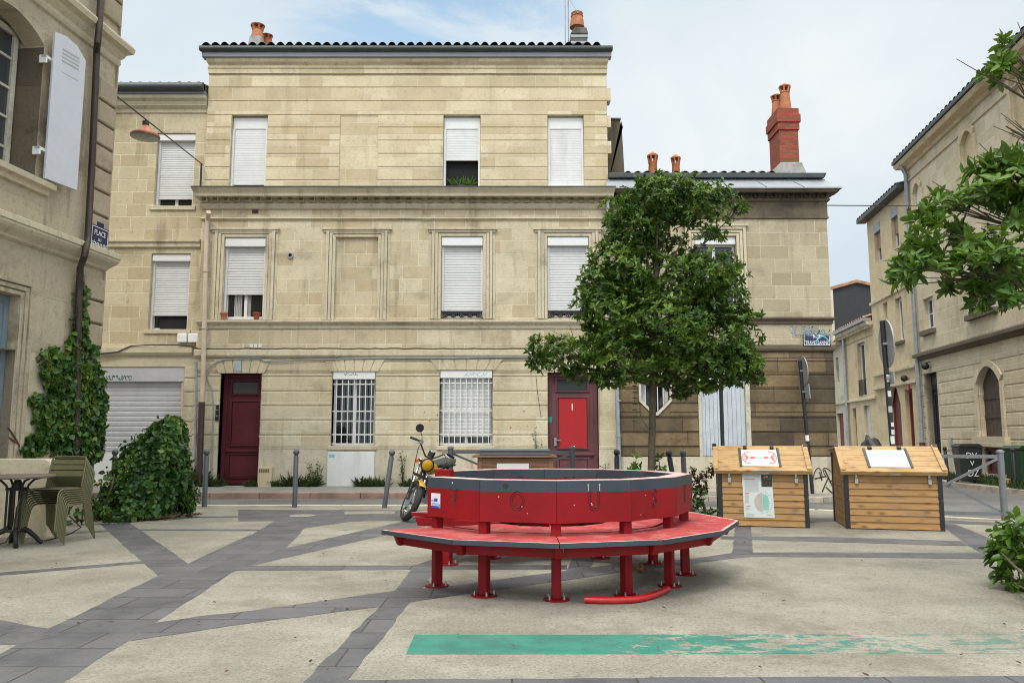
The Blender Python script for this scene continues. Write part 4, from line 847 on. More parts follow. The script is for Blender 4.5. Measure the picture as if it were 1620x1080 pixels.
mb = MB(FR); body(mb, RL, RR, -.5, zr(284), -.001, 7.5); mb.build('side_wall', M['stone_right'], ch_)
mb = MB(FR)
moulding(mb, RL, RR, [(-.01,zr(347)),(.04,zr(346)),(.04,zr(343.5)),(.02,zr(343)),(.02,zr(320)),(.07,zr(319)),(.09,zr(316)),(.06,zr(315.5)),(.06,zr(309)),(.24,zr(308.4)),(.26,zr(306)),(.29,zr(304)),(.29,zr(302.6)),(-.01,zr(302))], e=.85)
k = 26; du = (RR-RL)/k
for i in range(k): mb.box(RL+.05+i*du,RL+.05+i*du+du*.5,.055,.19,zr(315.2),zr(308.6),skip='Yt')
mb.build('dentil_cornice', M['stone_soot'], ch_, bevel=.004)
mould(ch_, 'string_course', 'stone_soot', FR, RL+.1, RR, [(-.01,zr(513)),(.04,zr(512)),(.04,zr(508)),(.10,zr(505)),(.10,zr(502.5)),(-.01,zr(501))], e=.5); mould(ch_, 'string_course', 'stone_soot', FR, RLG, RR, [(-.01,zr(556.5)),(.05,zr(555)),(.07,zr(552)),(.07,zr(546)),(-.01,zr(545))], e=.5)
mb = MB(FR); a,b,c,d = w1     # moulded surround
for g, n1 in ((0,.02),(.075,.035),(.15,.06)):
    mb.box(a-g-.07,a-g-.004,-.01,n1,c+.002,d+g+.066,skip='y'); mb.box(b+g+.004,b+g+.07,-.01,n1,c+.002,d+g+.066,skip='y'); mb.box(a-g-.004,b+g+.004,-.01,n1,d+g+.004,d+g+.066,skip='y')
mb.box(a-.28,b+.28,-.01,.08,d+.222,d+.27,skip='y'); mb.build('window_surround', M['stone_trim'], ch_, bevel=.006)
w = win_frame(ch_, FR, (a+.002,b-.002,c+.04,d-.16), -.245, 2, .055, rail=[.55]); m = MB(FR); m.box(a+.004,b-.004,-.19,-.04,d-.19,d-.004); m.build('shutter_box', M['pvc'], w, bevel=.015)
u0,u1,z0,z1 = oct_; m = MB(FR); cu = .28      # octagonal opening
oc = [(u0+cu,z0),(u1-cu,z0),(u1,z0+cu),(u1,z1-cu),(u1-cu,z1),(u0+cu,z1),(u0,z1-cu),(u0,z0+cu)]; c_ = ((u0+u1)/2,(z0+z1)/2); s_ = 1.16
for i in range(8):
    p, q = oc[i], oc[(i+1)%8]; P_ = lambda t: (c_[0]+(t[0]-c_[0])*s_, c_[1]+(t[1]-c_[1])*s_)
    m.prism([p,q,P_(q),P_(p)], -.1, .03)
for x,zc_,sx,sz in ((u0,z0,1,1),(u1,z0,-1,1),(u0,z1,1,-1),(u1,z1,-1,-1)): m2 = MB(FR); m2.prism([(x,zc_),(x+sx*cu,zc_),(x,zc_+sz*cu)], -.18, -.005); m2.build('spandrel', M['stone_black'], ch_)
w = m.build('octagonal_window', M['white_wall'], ch_, bevel=.006)
m = MB(FR); m.box(u0+.05,u1-.05,-.21,-.2,z0+.05,z1-.05); m.build('pane', M['glass'], w)
m = MB(FR); m.box((u0+u1)/2-.03,(u0+u1)/2+.03,-.2,-.16,z0,z1); m.box(u0,u0+.12,-.2,-.17,z0,z1); m.box(u1-.12,u1,-.2,-.17,z0,z1)
for j in range(4): x = u0+(u1-u0)*(j+.8)/4.6; m.tube([(x,-.1,z0),(x,-.1,z1)], .012, 6)
m.build('window_bars', M['pvc'], w)
u0,u1,z0,z1 = dd; m = MB(FR); m.box(u0,u0+.07,-.18,.02,z0,z1); m.box(u1-.1,u1,-.18,.02,z0,z1); df = m.build('door_frame', M['white_wall'], ch_, bevel=.006)
mid = FU(FR,1144,650)[0]
for a,b in ((u0+.075,mid-.02),(mid+.02,u1-.105)):
    m = MB(FR); k = 5; w_ = (b-a)/k
    for j in range(k): m.box(a+j*w_+.003,a+(j+1)*w_-.003,-.09,-.05,z0+.01,z1-.01)
    m.box(a,b,-.12,-.09,z0+.01,z1-.01); s = m.build('shutter', M['grey_shutter'], df, bevel=.003)
    m = MB(FR)
    for cc in (a+(b-a)*.32, a+(b-a)*.72):
        for t in range(5): zz_ = zr(605)+t*.052; m.box(cc-.07,cc+.07,-.049,-.046,zz_,zz_+.024)
    m.build('louvre', M['darkred'], s)
mb = MB(FR); g0 = FU(FR,962,280)[0]; g1_ = FU(FR,1301,280)[0]     # zinc apron over the cornice, gutter, tiles
za, zb_ = zr(302), zr(284); l0 = FU(FR,956,302)[0]; l1 = RR+.27
mb.add([(l0,.30,za),(l1,.30,za),(g1_-.02,.02,zb_),(g0,.02,zb_),(l0,.30,za-.03),(l1,.30,za-.03),(l1,-.8,za),(g1_-.02,-.8,zb_),(l1,-.8,za-.03)], [(0,1,2,3),(0,4,5,1),(1,6,7,2),(1,5,8,6)])
for t in (.2,.36,.52,.68,.84): mb.bar((l0+(l1-l0)*t,.302,za+.004),(g0+(g1_-g0)*t,.024,zb_+.002),.03,.012)
mb.build('zinc_apron', M['zinc'], ch_)
mb = MB(FR); mb.box(g0,g1_,-.05,.13,zr(283.6),zr(276)); mb.prism([(g1_,zr(283.6)),(g1_,zr(276)),(g1_+.06,zr(276))], -.05,.13); mb.build('gutter', M['gutter'], ch_, bevel=.012)
mb = MB(FR); tile_roof(mb, g0+.35, FU(FR,1228,272)[0], zr(276.5), .05, 3.6, .25); mb.build('tile_roof', M['tile'], ch_)
mb = MB(FR); mb.add([(g0,-.01,zr(278)),(g1_,-.01,zr(278)),(g1_,-3.6,zr(278)+.78),(g0,-3.6,zr(278)+.78),(g0,-7.4,zr(278)),(g1_,-7.4,zr(278))], [(0,1,2,3),(3,2,5,4),(1,5,2),(0,3,4)]); mb.build('roof_deck', M['tile'], ch_)
Y1 = YR+.5; x0,zb = PY(962,276,Y1); x1,zt = PY(984.5,190,Y1); m = MB(); m.prism([(x0-.05,zb-.4),(x1+.05,zb-.4),(x1-.02,zb+1.3),(x1,zt-.15),(x1-.08,zt),(x0-.02,zt)],Y1+.7,Y1); c = m.build('chimney', M['stone_soot'], ch_, bevel=.03)
m = MB(); m.box(x0-.05,x1-.04,Y1-.04,Y1+.74,zt+.002,zt+.04); m.build('cap_slab', M['soot'], c)
for px,yt,yb in ((1033,240,274),(1069.5,244,274)):
    Y2 = YR+2.2; xa,za_ = PY(px,yb,Y2); m = MB(); pot(m, xa, Y2, za_-.3, PY(px,yt,Y2)[1]-za_+.3, .15 if px<1050 else .135); m.build('chimney_pot', M['terra'], ch_, smooth=40)
Y3 = YR+1.0; x0,zb = PY(1232,272,Y3); x1,zt = PY(1264,172,Y3); w_ = x1-x0; m = MB(); m.box(x0+.05,x1-.05,Y3,Y3+.75,zb-.4,zt-.55); m.box(x0+.02,x1-.02,Y3-.03,Y3+.78,zt-.55,zt-.36); m.box(x0-.01,x1+.01,Y3-.06,Y3+.81,zt-.36,zt-.16); m.box(x0+.02,x1-.02,Y3-.03,Y3+.78,zt-.16,zt)
c = m.build('chimney', M['brick'], ch_)
m = MB(); m.prism([(x0-.15,zb-.15),(x1+.12,zb-.15),(x1-.02,zb+.22),(x0+.02,zb+.22)], Y3+.9, Y3-.1); m.build('flashing', M['mortar'], c, bevel=.02)
for dx,dy,h in ((.0,.48,.62),(.10,.14,.74)): m = MB(); pot(m, x0+w_/2+dx-.1, Y3+dy, zt-.01, h, .15); m.build('chimney_pot', M['terra'], c, smooth=40)

# ================================================================== near building on the left
LC = Vector((-6.32,12.0)); ld = Vector((-.1,-1)).normalized(); ln = Vector((1,-.1)).normalized()
FL = frame((LC.x,LC.y), ld, ln)
def ul(x,y): return FU(FL,x,y)
def ql(x0,x1,y0,y1): return FQ(FL,x0,x1,y0,y1)
lb = thing('stone_building', (LC.x,LC.y,0), 'near grey limestone building with white folded shutter, quoins and blue street plate', 'house')
LE = 9.0; zcor = ul(157,62)[1]; zled = ul(133,402)[1]; zt = zcor+2.6
uo = ul(64,165)[0]; wz0 = ul(52,283)[1]; wz1 = ul(76,51)[1]
hw = (uo,uo+1.25,wz0,wz1); ud_ = ul(24,560)[0]; hd = (ud_,ud_+1.0,-.1,ul(22,466)[1])
mb = MB(FL); facade(mb, 0, LE, ul(100,565)[1], zt, [(*hw,.42),(*hd,.22)]); mb.build('wall', M['stone_left'], lb)
mb = MB(FL); facade(mb, 0, LE, -.3, ul(100,565)[1], [(hd[0],hd[1],hd[2],ul(100,565)[1],.22)], n=.012); mb.build('painted_base', M['plaster'], lb)
mb = MB(FL); body(mb, 0, LE, -.3, zt, -.001, 8); mb.build('side_wall', M['stone_left'], lb)
qw = ul(146,250)[0]
mb = MB(FL); ys = [ul(165,y)[1] for y in (385,346,308,272,236,200,164,128)]; courses(mb, .0, qw, ys, [], 0, .055, .036, c=.016)
dz = ys[1]-ys[0]; top = [zcor+.42+dz*i for i in range(0,8)]; courses(mb, 0, qw, top, [], 0, .055, .036, c=.016)
low = [ul(140,y)[1] for y in (720,687,653,619,585,548,511,474,436)]; courses(mb, 0, qw+.05, low, [], .012, .062, .034, c=.016)
mb.box(-.03,0.0,-.4,.03,-.3,zt); mb.build('quoin', M['stone_quoin'], lb)
z0 = ul(133,417)[1]; z1 = ul(133,401)[1]; z2 = ul(133,388)[1]
mould(lb, 'string_course', 'stone_trim', FL, -.0, LE, [(-.01,z0-.03),(.05,z0),(.07,z0+.03),(.16,z1-.05),(.19,z1-.01),(.19,z1+.02),(.21,z1+.03),(.21,z2-.02),(.17,z2),(-.01,z2+.04)], e=.6)
zz0, zz1 = ul(153,77)[1], ul(159,49)[1]; h = zz1-zz0
mould(lb, 'string_course', 'stone_trim', FL, 0, LE, [(-.01,zz0-.06),(.04,zz0-.04),(.06,zz0),(.05,zz0+h*.2),(.10,zz0+h*.35),(.12,zz0+h*.5),(.21,zz0+h*.62),(.23,zz0+h*.85),(.20,zz0+h),(-.01,zz0+h*1.2)], e=.6)
zs = wz0; mould(lb, 'sill', 'stone_trim', FL, uo-.22, uo+1.5, [(-.01,zs-.17),(.05,zs-.16),(.06,zs-.10),(.13,zs-.08),(.14,zs-.005),(-.01,zs)], e=.3)
mb = MB(FL)                                                # door surround
for g, n1 in ((0,.025),(.07,.04),(.14,.06)):
    a,b,c,d = hd; mb.box(a-g-.066,a-g-.004,-.01,n1,.0,d+g+.062,skip='y'); mb.box(b+g+.004,b+g+.066,-.01,n1,.0,d+g+.062,skip='y'); mb.box(a-g-.004,b+g+.004,-.01,n1,d+g+.004,d+g+.062,skip='y')
mb.build('door_surround', M['stone_left'], lb, bevel=.006)
a,b,c,d = hd; m = MB(FL); rectframe(m,a+.003,b-.003,c,d-.003,-.2,-.13,.08); m.box(a+.08,b-.08,-.2,-.15,1.3,d-.08)
for t in range(6): m.box(a+.08+.14*t,a+.2+.14*t,-.149,-.14,1.35,d-.85)
dr = m.build('door', M['blue_door'], lb, bevel=.004)
m = MB(FL); m.box(a+.08,b-.08,-.199,-.148,0,1.295); m.build('lower_panel', M['blue_dark'], dr)
m = MB(FL)
for t in range(5): m.box(a+.16,a+.42,-.149,-.138,d-.42+t*.055,d-.42+t*.055+.028)
m.build('louvre', M['dark'], dr)
w = win_frame(lb, FL, (hw[0]+.05,hw[1]-.05,hw[2]+.01,hw[3]-.05), -.41, 2, .08, mat='white_wall', gl='glass_sky', rail=[.2,.4,.6,.8])
m = MB(FL); m.box(hw[0]+.0015,hw[0]+.006,-.405,-.006,hw[2]+.004,hw[3]-.25); m.build('stained_jamb', M['stone_soot'], lb)
m = MB(FL)                                                 # segmental head
for j in range(8):
    t0, t1 = j/8, (j+1)/8; f = lambda t: hw[3]-.22*(2*t-1)**2
    m.prism([(hw[0]+1.25*t0,f(t0)),(hw[0]+1.25*t1,f(t1)),(hw[0]+1.25*t1,hw[3]+.001),(hw[0]+1.25*t0,hw[3]+.001)], -.3,-.002)
m.build('segmental_arch', M['stone_left'], lb)
sq = FL @ Matrix.Translation((uo-.015,.10,0)) @ Matrix.Rotation(R(-9),4,'Z') @ Matrix.Translation((-(uo),0,0))
sw_ = .56; zb_, zt_ = wz0+.02, wz1-.02
m = MB(sq); m.prism([(uo-sw_,zb_),(uo,zb_),(uo,zt_),(uo-.2,zt_+.03),(uo-.4,zt_-.02),(uo-sw_,zt_-.16)], 0,.04)
s = m.build('shutter', M['lilac'], lb, bevel=.006)
m = MB(sq)
for t in range(4): m.box(uo-.44,uo-.14,.041,.044,zt_-.36+t*.055,zt_-.36+t*.055+.022)
m.box(uo-.44,uo-.14,.041,.042,zt_-.52,zt_-.51); m.build('louvre', M['tgrey'], s)
m = MB(FL)
for zz_ in (wz1-.42, wz0+.42): m = MB(FL); m.box(uo-.05,uo+.09,.03,.10,zz_-.02,zz_+.02); m.box(uo+.06,uo+.09,.0,.10,zz_-.09,zz_+.02); m.build('hinge', M['white'], s)
m = MB(); pp = []
for x,y in ((161,-60),(159,0),(157,44),(154.5,66),(153,82),(152,110),(146,250),(139,376),(136.5,390),(134,404),(127,424),(125,470),(122,600),(120,720)):
    n = .10 if not (384 < y < 415 or 30 < y < 75) else .25; u,zz_ = FU(FL,x,y,n); p = FL @ Vector((u,n,zz_)); pp.append(p)
m.tube(pp, .048, 10); m.build('drain_pipe', M['pipe_dark'], lb, smooth=50)
m = MB(FL); u,zz_ = ul(108,494); m.tube([(u,.02,zz_-.1),(u+.02,.1,zz_-.12),(u+.04,.16,zz_-.05),(u+.04,.17,zz_+.06)], .012, 6); m.build('wall_hook', M['iron'], lb)
q = ql(62,74,617,655); m = MB(FL); m.box(q[0],q[1],.013,.017,q[2],q[3]); po = m.build('torn_poster', M['poster'], lb)
m = MB(FL); m.prism([(q[0]+.03,q[2]+.1),(q[1]-.02,q[2]+.16),(q[1]-.05,q[3]-.03),(q[0]+.08,q[3]-.1)], .0175,.0185); m.build('print', M['bgrey'], po)
m = MB(FL); m.box(-.05,LE,.02,.30,zt,zt+.12); m.build('gutter', M['gutter'], lb)
m = MB(FL); tile_roof(m, -.05, LE, zt+.12, .3, 4, .3); m.build('tile_roof', M['tile'], lb)
# street plate and small plate on the quoin
u0,za = FU(FL,142.5,360,.05); u1,zb_ = FU(FL,168.5,402,.05); ua, ub = sorted((u0,u1)); zc_ = (ul(155,366)[1]+ul(155,396)[1])/2; hh = .20
def street_plate(fr, ua, ub, z0, z1, n, lines, name, label, size, flip=False, mirror=False):
    t = thing(name, fr @ Vector(((ua+ub)/2, n, z0)), label, 'street sign')
    m = MB(fr); m.box(ua,ub,n,n+.012,z0,z1); pl = m.build('plate', M['enamel'], t, bevel=.006)
    m = MB(fr); rectframe(m, ua+.02,ub-.02,z0+.02,z1-.02,n+.0122,n+.0135,.009); m.build('border', M['lettering'], t)
    m = MB(fr if not mirror else fr @ Matrix.Translation(((ua+ub),0,0)) @ Matrix.Scale(-1,4,(1,0,0)))
    for s, dz, k, sqz in lines: text(m, s, k, (ua+ub)/2, n+.0128, (z0+z1)/2+dz, sqz)
    m.build('lettering', M['lettering'], t); return t
street_plate(FL, ua, ub, zc_-hh, zc_+hh, .058, [('PLACE',.09,.115,.85),('DU',-.01,.06,.9),('SÉMINAIRE',-.10,.125,.62)], 'street_sign', 'blue enamel plate lettered PLACE on the quoin of the near left building', 1, mirror=True)
c = ul(153,358); t = thing('number_plate', FL @ Vector((c[0],.058,c[1])), 'tiny blue plate just above the left street sign', 'plate'); m = MB(FL); m.box(c[0]-.08,c[0]+.08,.057,.066,c[1]-.055,c[1]+.055); m.build('plate', M['enamel'], t, bevel=.004)
m = MB(FL); rectframe(m, c[0]-.07,c[0]+.07,c[1]-.045,c[1]+.045,.0665,.0675,.006); m.build('border', M['bgrey'], t)
q = qr(1268.5,1311.5,529.5,548)
st = street_plate(FR, q[0], q[1], q[2], q[3], .075, [('RUE',.085,.115,.9),('TRAVERSANNE',-.06,.115,.68)], 'street_sign', 'blue enamel plate lettered RUE TRAVERSANNE with pale blue spray across it', 1)
m = MB(FR); a0 = qr(1288,1309,533,545); m.tube([(a0[0]+(a0[1]-a0[0])*t,.0905,a0[2]+.13*math.sin(math.pi*t)+.05) for t in [x/10 for x in range(11)]], .018, 6); scribble(m, q[0]+.05,q[0]+.62,q[3]-.03,q[3]+.10,.0895,4,5,.02); m.build('graffiti', M['grafblue'], st)
q = qr(1250,1300,520,531); m = MB(FR); scribble(m,q[0],q[1],q[2],q[3]+.06,.004,14,7,.018); m.build('graffiti', M['grafblue'], ch_)

# ================================================================== street on the right
SO = Vector((13.8,26.7)); sdv = Vector((-.14,-1)).normalized(); snv = Vector((-1,.14)).normalized()
FS = frame((SO.x,SO.y), sdv, snv)
def us(x,y): return FU(FS,x,y)
def qs(x0,x1,y0,y1): return FQ(FS,x0,x1,y0,y1)
b1 = thing('street_house', (SO.x,SO.y,0), 'large limestone house on the right street with arched brown shuttered opening', 'house')
SE = 11.0; zeave = us(1500,200)[1]; zl = us(1540,545)[1]
arch = qs(1548,1585,578,690); door = qs(1466,1487,588,716); wl = qs(1461,1477,470,521); hatch = qs(1560,1594,709,750); wr_ = qs(1532,1573,400,492)
n1 = qs(1522,1543,205,290); n2 = qs(1447,1459,288,370); n3 = qs(1600,1635,90,200)
mb = MB(FS); facade(mb, 0, SE, zl-.05, zeave, [(*wl,.22),(*wr_,.22),(*n1,.10),(*n2,.10),(*n3,.1)]); mb.build('upper_wall', M['stone_street'], b1)
mb = MB(FS); facade(mb, 0, SE, -.4, zl-.05, [(*arch,.25),(*door,.3),(*hatch,.2)], n=-.02)
zz_ = [.75+.355*i for i in range(0,int((zl-.8)/.355)+1)]; arch_c = (arch[0]-.18,arch[1]+.18,arch[2]-.35,arch[3]+.15); courses(mb, 0, SE, zz_, [arch_c,door,hatch], -.02, 0, .035, c=.014); mb.build('ground_wall', M['stone_street'], b1)
mb = MB(FS); facade(mb, 0, SE, -.4, .72, [(*door,.3),(*hatch,.2)], n=.03); mb.build('plinth', M['plinth'], b1)
mb = MB(FS); body(mb, 0, SE, -.4, zeave, -.001, 7); mb.build('side_wall', M['stone_street'], b1)
mb = MB(FS); moulding(mb, 0, SE, [(-.01,zl-.08),(.06,zl-.06),(.10,zl),(.20,zl+.04),(.20,zl+.13),(-.01,zl+.22)], e=.1); mb.build('string_course', M['stone_ledge'], b1)
mould(b1, 'architrave', 'stone_yellow', FS, 0, SE, [(-.01,zeave-.62),(.05,zeave-.6),(.05,zeave-.56),(-.01,zeave-.55)], e=0); mb = MB(FS); moulding(mb, 0, SE, [(-.01,zeave-.22),(.08,zeave-.2),(.12,zeave-.12),(.30,zeave-.06),(.34,zeave+.02),(.36,zeave+.08),(-.01,zeave+.1)], e=.9); mb.build('cornice', M['stone_yellow'], b1)
mb = MB(FS); mb.box(-.25,SE,.05,.42,zeave+.1,zeave+.22); mb.build('gutter', M['gutter'], b1)
mb = MB(FS); tile_roof(mb, -.2, SE, zeave+.22, .4, 4, .28, .3); mb.build('tile_roof', M['tile'], b1)
def archpoly(q, rise, k=10): a,b,c,d = q; return [(a,c),(b,c)]+[(b+(a-b)*j/k, d-rise+rise*math.sin(math.pi*j/k)**.8) for j in range(k+1)]
m = MB(FS); a,b,c,d = arch; k = 12; ri = .45
for j in range(k):          # spandrels closing the square hole to an arch
    t0,t1 = j/k,(j+1)/k; f = lambda t: d-ri+ri*math.sin(math.pi*t)**.8
    m.prism([(a+(b-a)*t0,f(t0)),(a+(b-a)*t1,f(t1)),(a+(b-a)*t1,d+.001),(a+(b-a)*t0,d+.001)], -.22,-.003)
    o0, o1 = f(t0)+.16, f(t1)+.16; e = lambda t: (a+b)/2+((b-a)*t-(b-a)/2)*1.22
    m.prism([(a+(b-a)*t0,f(t0)),(a+(b-a)*t1,f(t1)),(e(t1),o1),(e(t0),o0)], 0.001,.05)
m.box(a-.17,a-.003,-.01,.05,c-.3,d-ri); m.box(b+.003,b+.17,-.01,.05,c-.3,d-ri); m.box(a-.3,b+.3,-.01,.14,c-.28,c-.01); m.build('arch_surround', M['stone_street'], b1, bevel=.01)
m = MB(FS); kk = 6
for j in range(kk): m.box(a+(b-a)*j/kk+.006,a+(b-a)*(j+1)/kk-.006,-.2,-.15,c,d)
for zz2 in (c+.5, d-.9): m.box(a+.01,b-.01,-.149,-.13,zz2,zz2+.09)
m.build('arched_shutter', M['brownwood'], b1)
a,b,c,d = door; m = MB(FS); rectframe(m,a,b,-.1,d-.45,-.28,-.2,.09); m.box(a+.09,b-.09,-.28,-.24,0,d-.54); rectframe(m,a+.15,b-.15,.9,d-.65,-.24,-.2,.05); m.box(a,b,-.28,-.2,d-.44,d); dd_ = m.build('door', M['navy'], b1, bevel=.005)
m = MB(FS); m.box(a+.1,b-.1,-.199,-.195,d-.38,d-.06); m.build('transom_pane', M['glass_sky'], dd_)
a,b,c,d = hatch; m = MB(FS); m.box(a,b,-.18,-.1,c,d-.02); rectframe(m,a,b,c,d-.02,-.1,-.06,.06); m.build('cellar_hatch', M['darkred'], b1)
m = MB(FS); m.box((arch[0])-.25,arch[1]+.25,-.01,.10,arch[2]-.2,arch[2]-.02); m.build('sill', M['stone_ledge'], b1, bevel=.01)
for q in (wl, wr_):
    w = win_frame(b1, FS, (q[0]+.004,q[1]-.004,q[2]+.02,q[3]-.004), -.2, 2, .07, rail=[.5]); m = MB(FS); m.box(q[0]-.12,q[1]+.12,-.01,.14,q[2]-.18,q[2]-.02); m.build('sill', M['stone_ledge'], b1, bevel=.01)
for q, mt in ((n1,'stone_yellow'),(n2,'slat'),(n3,'stone_yellow')):
    a,b,c,d = q; m = MB(FS); k = 8; f = lambda t: d+.0+.28*math.sin(math.pi*t)
    for j in range(k):
        t0,t1 = j/k,(j+1)/k; e = lambda t: (a+b)/2+((b-a)*t-(b-a)/2)*1.3
        m.prism([(a+(b-a)*t0,f(t0)-.28),(a+(b-a)*t1,f(t1)-.28),(e(t1),f(t1)-.08),(e(t0),f(t0)-.08)], -.095,.06)
    m.box(a-.15,a-.002,-.01,.06,c,d-.25); m.box(b+.002,b+.15,-.01,.06,c,d-.25); m.build('niche_surround', M['stone_yellow'], b1, bevel=.01)
    m = MB(FS); m.box(a,b,-.098,-.08,c,d); m.build('niche_panel', M[mt], b1)
m = MB(FS); u,_ = us(1431,300); m.tube([(.22,.3,zeave),(.14,.10,zeave-.35),(.14,.10,.95)], .07, 8); m.build('drain_pipe', M['pipe_grey'], b1, smooth=50)
m = MB(FS); m.tube([(.14,.10,1.0),(.14,.10,-.1)], .09, 8); m.build('drain_pipe', M['darkred'], b1, smooth=50)
m = MB(FS); c = us(1471,579); m.ball((c[0],.14,c[1]),.12); m.tube([(c[0],.0,c[1]+.14),(c[0],.13,c[1]+.1)],.02,6); m.build('wall_lamp', M['iron'], b1, smooth=60)
m = MB(FS); q = qs(1503,1507,692,702); m.box(q[0],q[1],.031,.06,q[2],q[3]); m.build('letter_plate', M['pipe_grey'], b1)
# second street house
b2 = thing('shuttered_house', (SO.x+.8,SO.y+4.5,0), 'tall plain yellow house on the street with brown half lowered roller shutters', 'house')
S2 = -us(1375,420)[0]; z2 = us(1400,327)[1]
wA = qs(1383,1393.5,352,415); wB = qs(1410,1421,328,392); wC = qs(1398,1405,478,532); wD = qs(1417,1428,470,540); aD = qs(1408,1426,606,720); dD = qs(1434,1446,614,720)
hs = [wA,wB,wC,wD,aD,dD]; mb = MB(FS); facade(mb, -S2, -.003, -.4, z2, [(*h,.25) for h in hs]); mb.build('wall', M['stone_yellow'], b2)
mb = MB(FS); body(mb, -S2, -.003, -.4, z2, -.001, 7); mb.build('side_wall', M['stone_yellow'], b2)
mb = MB(FS); mb.box(-S2-.2,-.1,0,.35,z2,z2+.14); mb.build('gutter', M['gutter'], b2)
mb = MB(FS); tile_roof(mb, -S2-.2, -.1, z2+.14, .35, 3.5, .2, .3); mb.build('tile_roof', M['tile'], b2)
mb = MB(FS)
for y, w_ in ((470,.07),(590,.10),(612,.13)):
    zz2 = us(1400,y if y<600 else y)[1]
    mould(b2, 'string_course', 'stone_trim', FS, -S2, -.1, [(-.01,zz2-.1),(w_,zz2-.05),(w_,zz2+.05),(-.01,zz2+.08)], e=.2)
for q in (wA,wB):
    w = win_frame(b2, FS, (q[0]+.004,q[1]-.004,q[2],q[3]), -.2, 1, .06); m = MB(FS); h = q[3]-q[2]; slats(m,q[0]+.02,q[1]-.02,q[2]+h*.36,q[3]-h*.22,-.12,.09); m.build('roller_shutter', M['tan_shutter'], w)
    m = MB(FS); m.box(q[0]+.01,q[1]-.01,-.15,.01,q[3]-h*.22,q[3]-.003); m.build('shutter_box', M['zinc'], w)
for q in (wC,wD): w = win_frame(b2, FS, (q[0]+.004,q[1]-.004,q[2],q[3]-.004), -.2, 1, .1); m = MB(FS); m.box(q[0]-.1,q[1]+.1,0,.1,q[2]-.12,q[2]-.01); m.build('sill', M['stone_ledge'], w)
for q in (aD,dD): m = MB(FS); m.box(q[0],q[1],-.24,-.18,q[2],q[3]-.02); rectframe(m,q[0],q[1],q[2],q[3]-.02,-.18,-.14,.1); m.build('door', M['darkred'], b2)
m = MB(FS); a,b,c,d = aD
for j in range(8):
    t0,t1 = j/8,(j+1)/8; f = lambda t: d-.8+.8*math.sin(math.pi*t); m.prism([(a+(b-a)*t0,f(t0)),(a+(b-a)*t1,f(t1)),(a+(b-a)*t1,d+.001),(a+(b-a)*t0,d+.001)], -.12,-.003)
m.build('arch_head', M['stone_yellow'], b2)
m = MB(FS); c = us(1437,598); m.ball((c[0],.14,c[1]),.12); m.build('wall_lamp', M['iron'], b2, smooth=60); m = MB(FS); c = us(1438,607); m.box(c[0]-.08,c[0]+.08,0,.05,c[1]-.22,c[1]+.2); m.build('red_plate', M['tred'], b2)
# third, low house with dentil cornice
b3 = thing('low_yellow_house', (SO.x+1.3,SO.y+7.5,0), 'low yellow stone house with dentil cornice and iron window guard far along the street', 'house')
u3a, u3b = us(1333,560)[0], -S2-.004; z3 = us(1358,520)[1]
wE = qs(1357.5,1370,541,627); dE = qs(1368,1377.5,641,712); dF = qs(1350,1355.5,645,712)
mb = MB(FS); facade(mb, u3a, u3b, -.4, z3, [(*h,.25) for h in (wE,dE,dF)]); mb.build('wall', M['stone_yellow'], b3)
mb = MB(FS); body(mb, u3a, u3b, -.4, z3, -.001, 6); mb.build('side_wall', M['stone_yellow'], b3)
mould(b3, 'architrave', 'stone_trim', FS, u3a, u3b, [(-.01,z3-.5),(.05,z3-.47),(-.01,z3-.44)], e=.1); mb = MB(FS); moulding(mb, u3a, u3b, [(-.01,z3-.2),(.08,z3-.15),(.25,z3-.08),(.28,z3+.05),(-.01,z3+.06)], e=.3)
k = 22; du = (u3b-u3a)/k
for i in range(k): mb.box(u3a+i*du,u3a+(i+.5)*du,.05,.2,z3-.2,z3-.1)
zz2 = us(1360,633)[1]; mould(b3, 'string_course', 'stone_trim', FS, u3a, u3b, [(-.01,zz2-.06),(.1,zz2-.03),(.1,zz2+.05),(-.01,zz2+.08)], e=.1); mb.build('dentil_cornice', M['stone_trim'], b3)
mb = MB(FS); mb.box(u3a-.1,u3b,.05,.38,z3+.07,z3+.2); mb.build('gutter', M['zinc'], b3)
mb = MB(FS); tile_roof(mb, u3a-.1, u3b, z3+.2, .35, 3.5, .3, .3); mb.build('tile_roof', M['tile_red'], b3)
w = win_frame(b3, FS, (wE[0],wE[1],wE[2],wE[3]-.01), -.2, 2, .07); m = MB(FS); zg = us(1365,600)[1]
m.box(wE[0],wE[1],.0,.03,zg-.03,zg); m.box(wE[0],wE[1],0,.03,wE[2]+.05,wE[2]+.08)
for j in range(9): x = wE[0]+(wE[1]-wE[0])*(j+.5)/9; m.box(x-.012,x+.012,.005,.025,wE[2]+.05,zg)
m.build('guard_rail', M['iron'], w)
m = MB(FS); m.box(dE[0],dE[1],-.2,-.12,dE[2],dE[3]-.01); m.build('door', M['grey_shutter'], b3); m = MB(FS); m.box(dF[0],dF[1],-.2,-.12,dF[2],dF[3]-.01); m.build('door', M['brownwood'], b3)
m = MB(FS); u = us(1341,600)[0]; m.tube([(u,.1,z3-.2),(u,.1,-.2)], .07, 8); m.build('drain_pipe', M['pipe_grey'], b3, smooth=50)
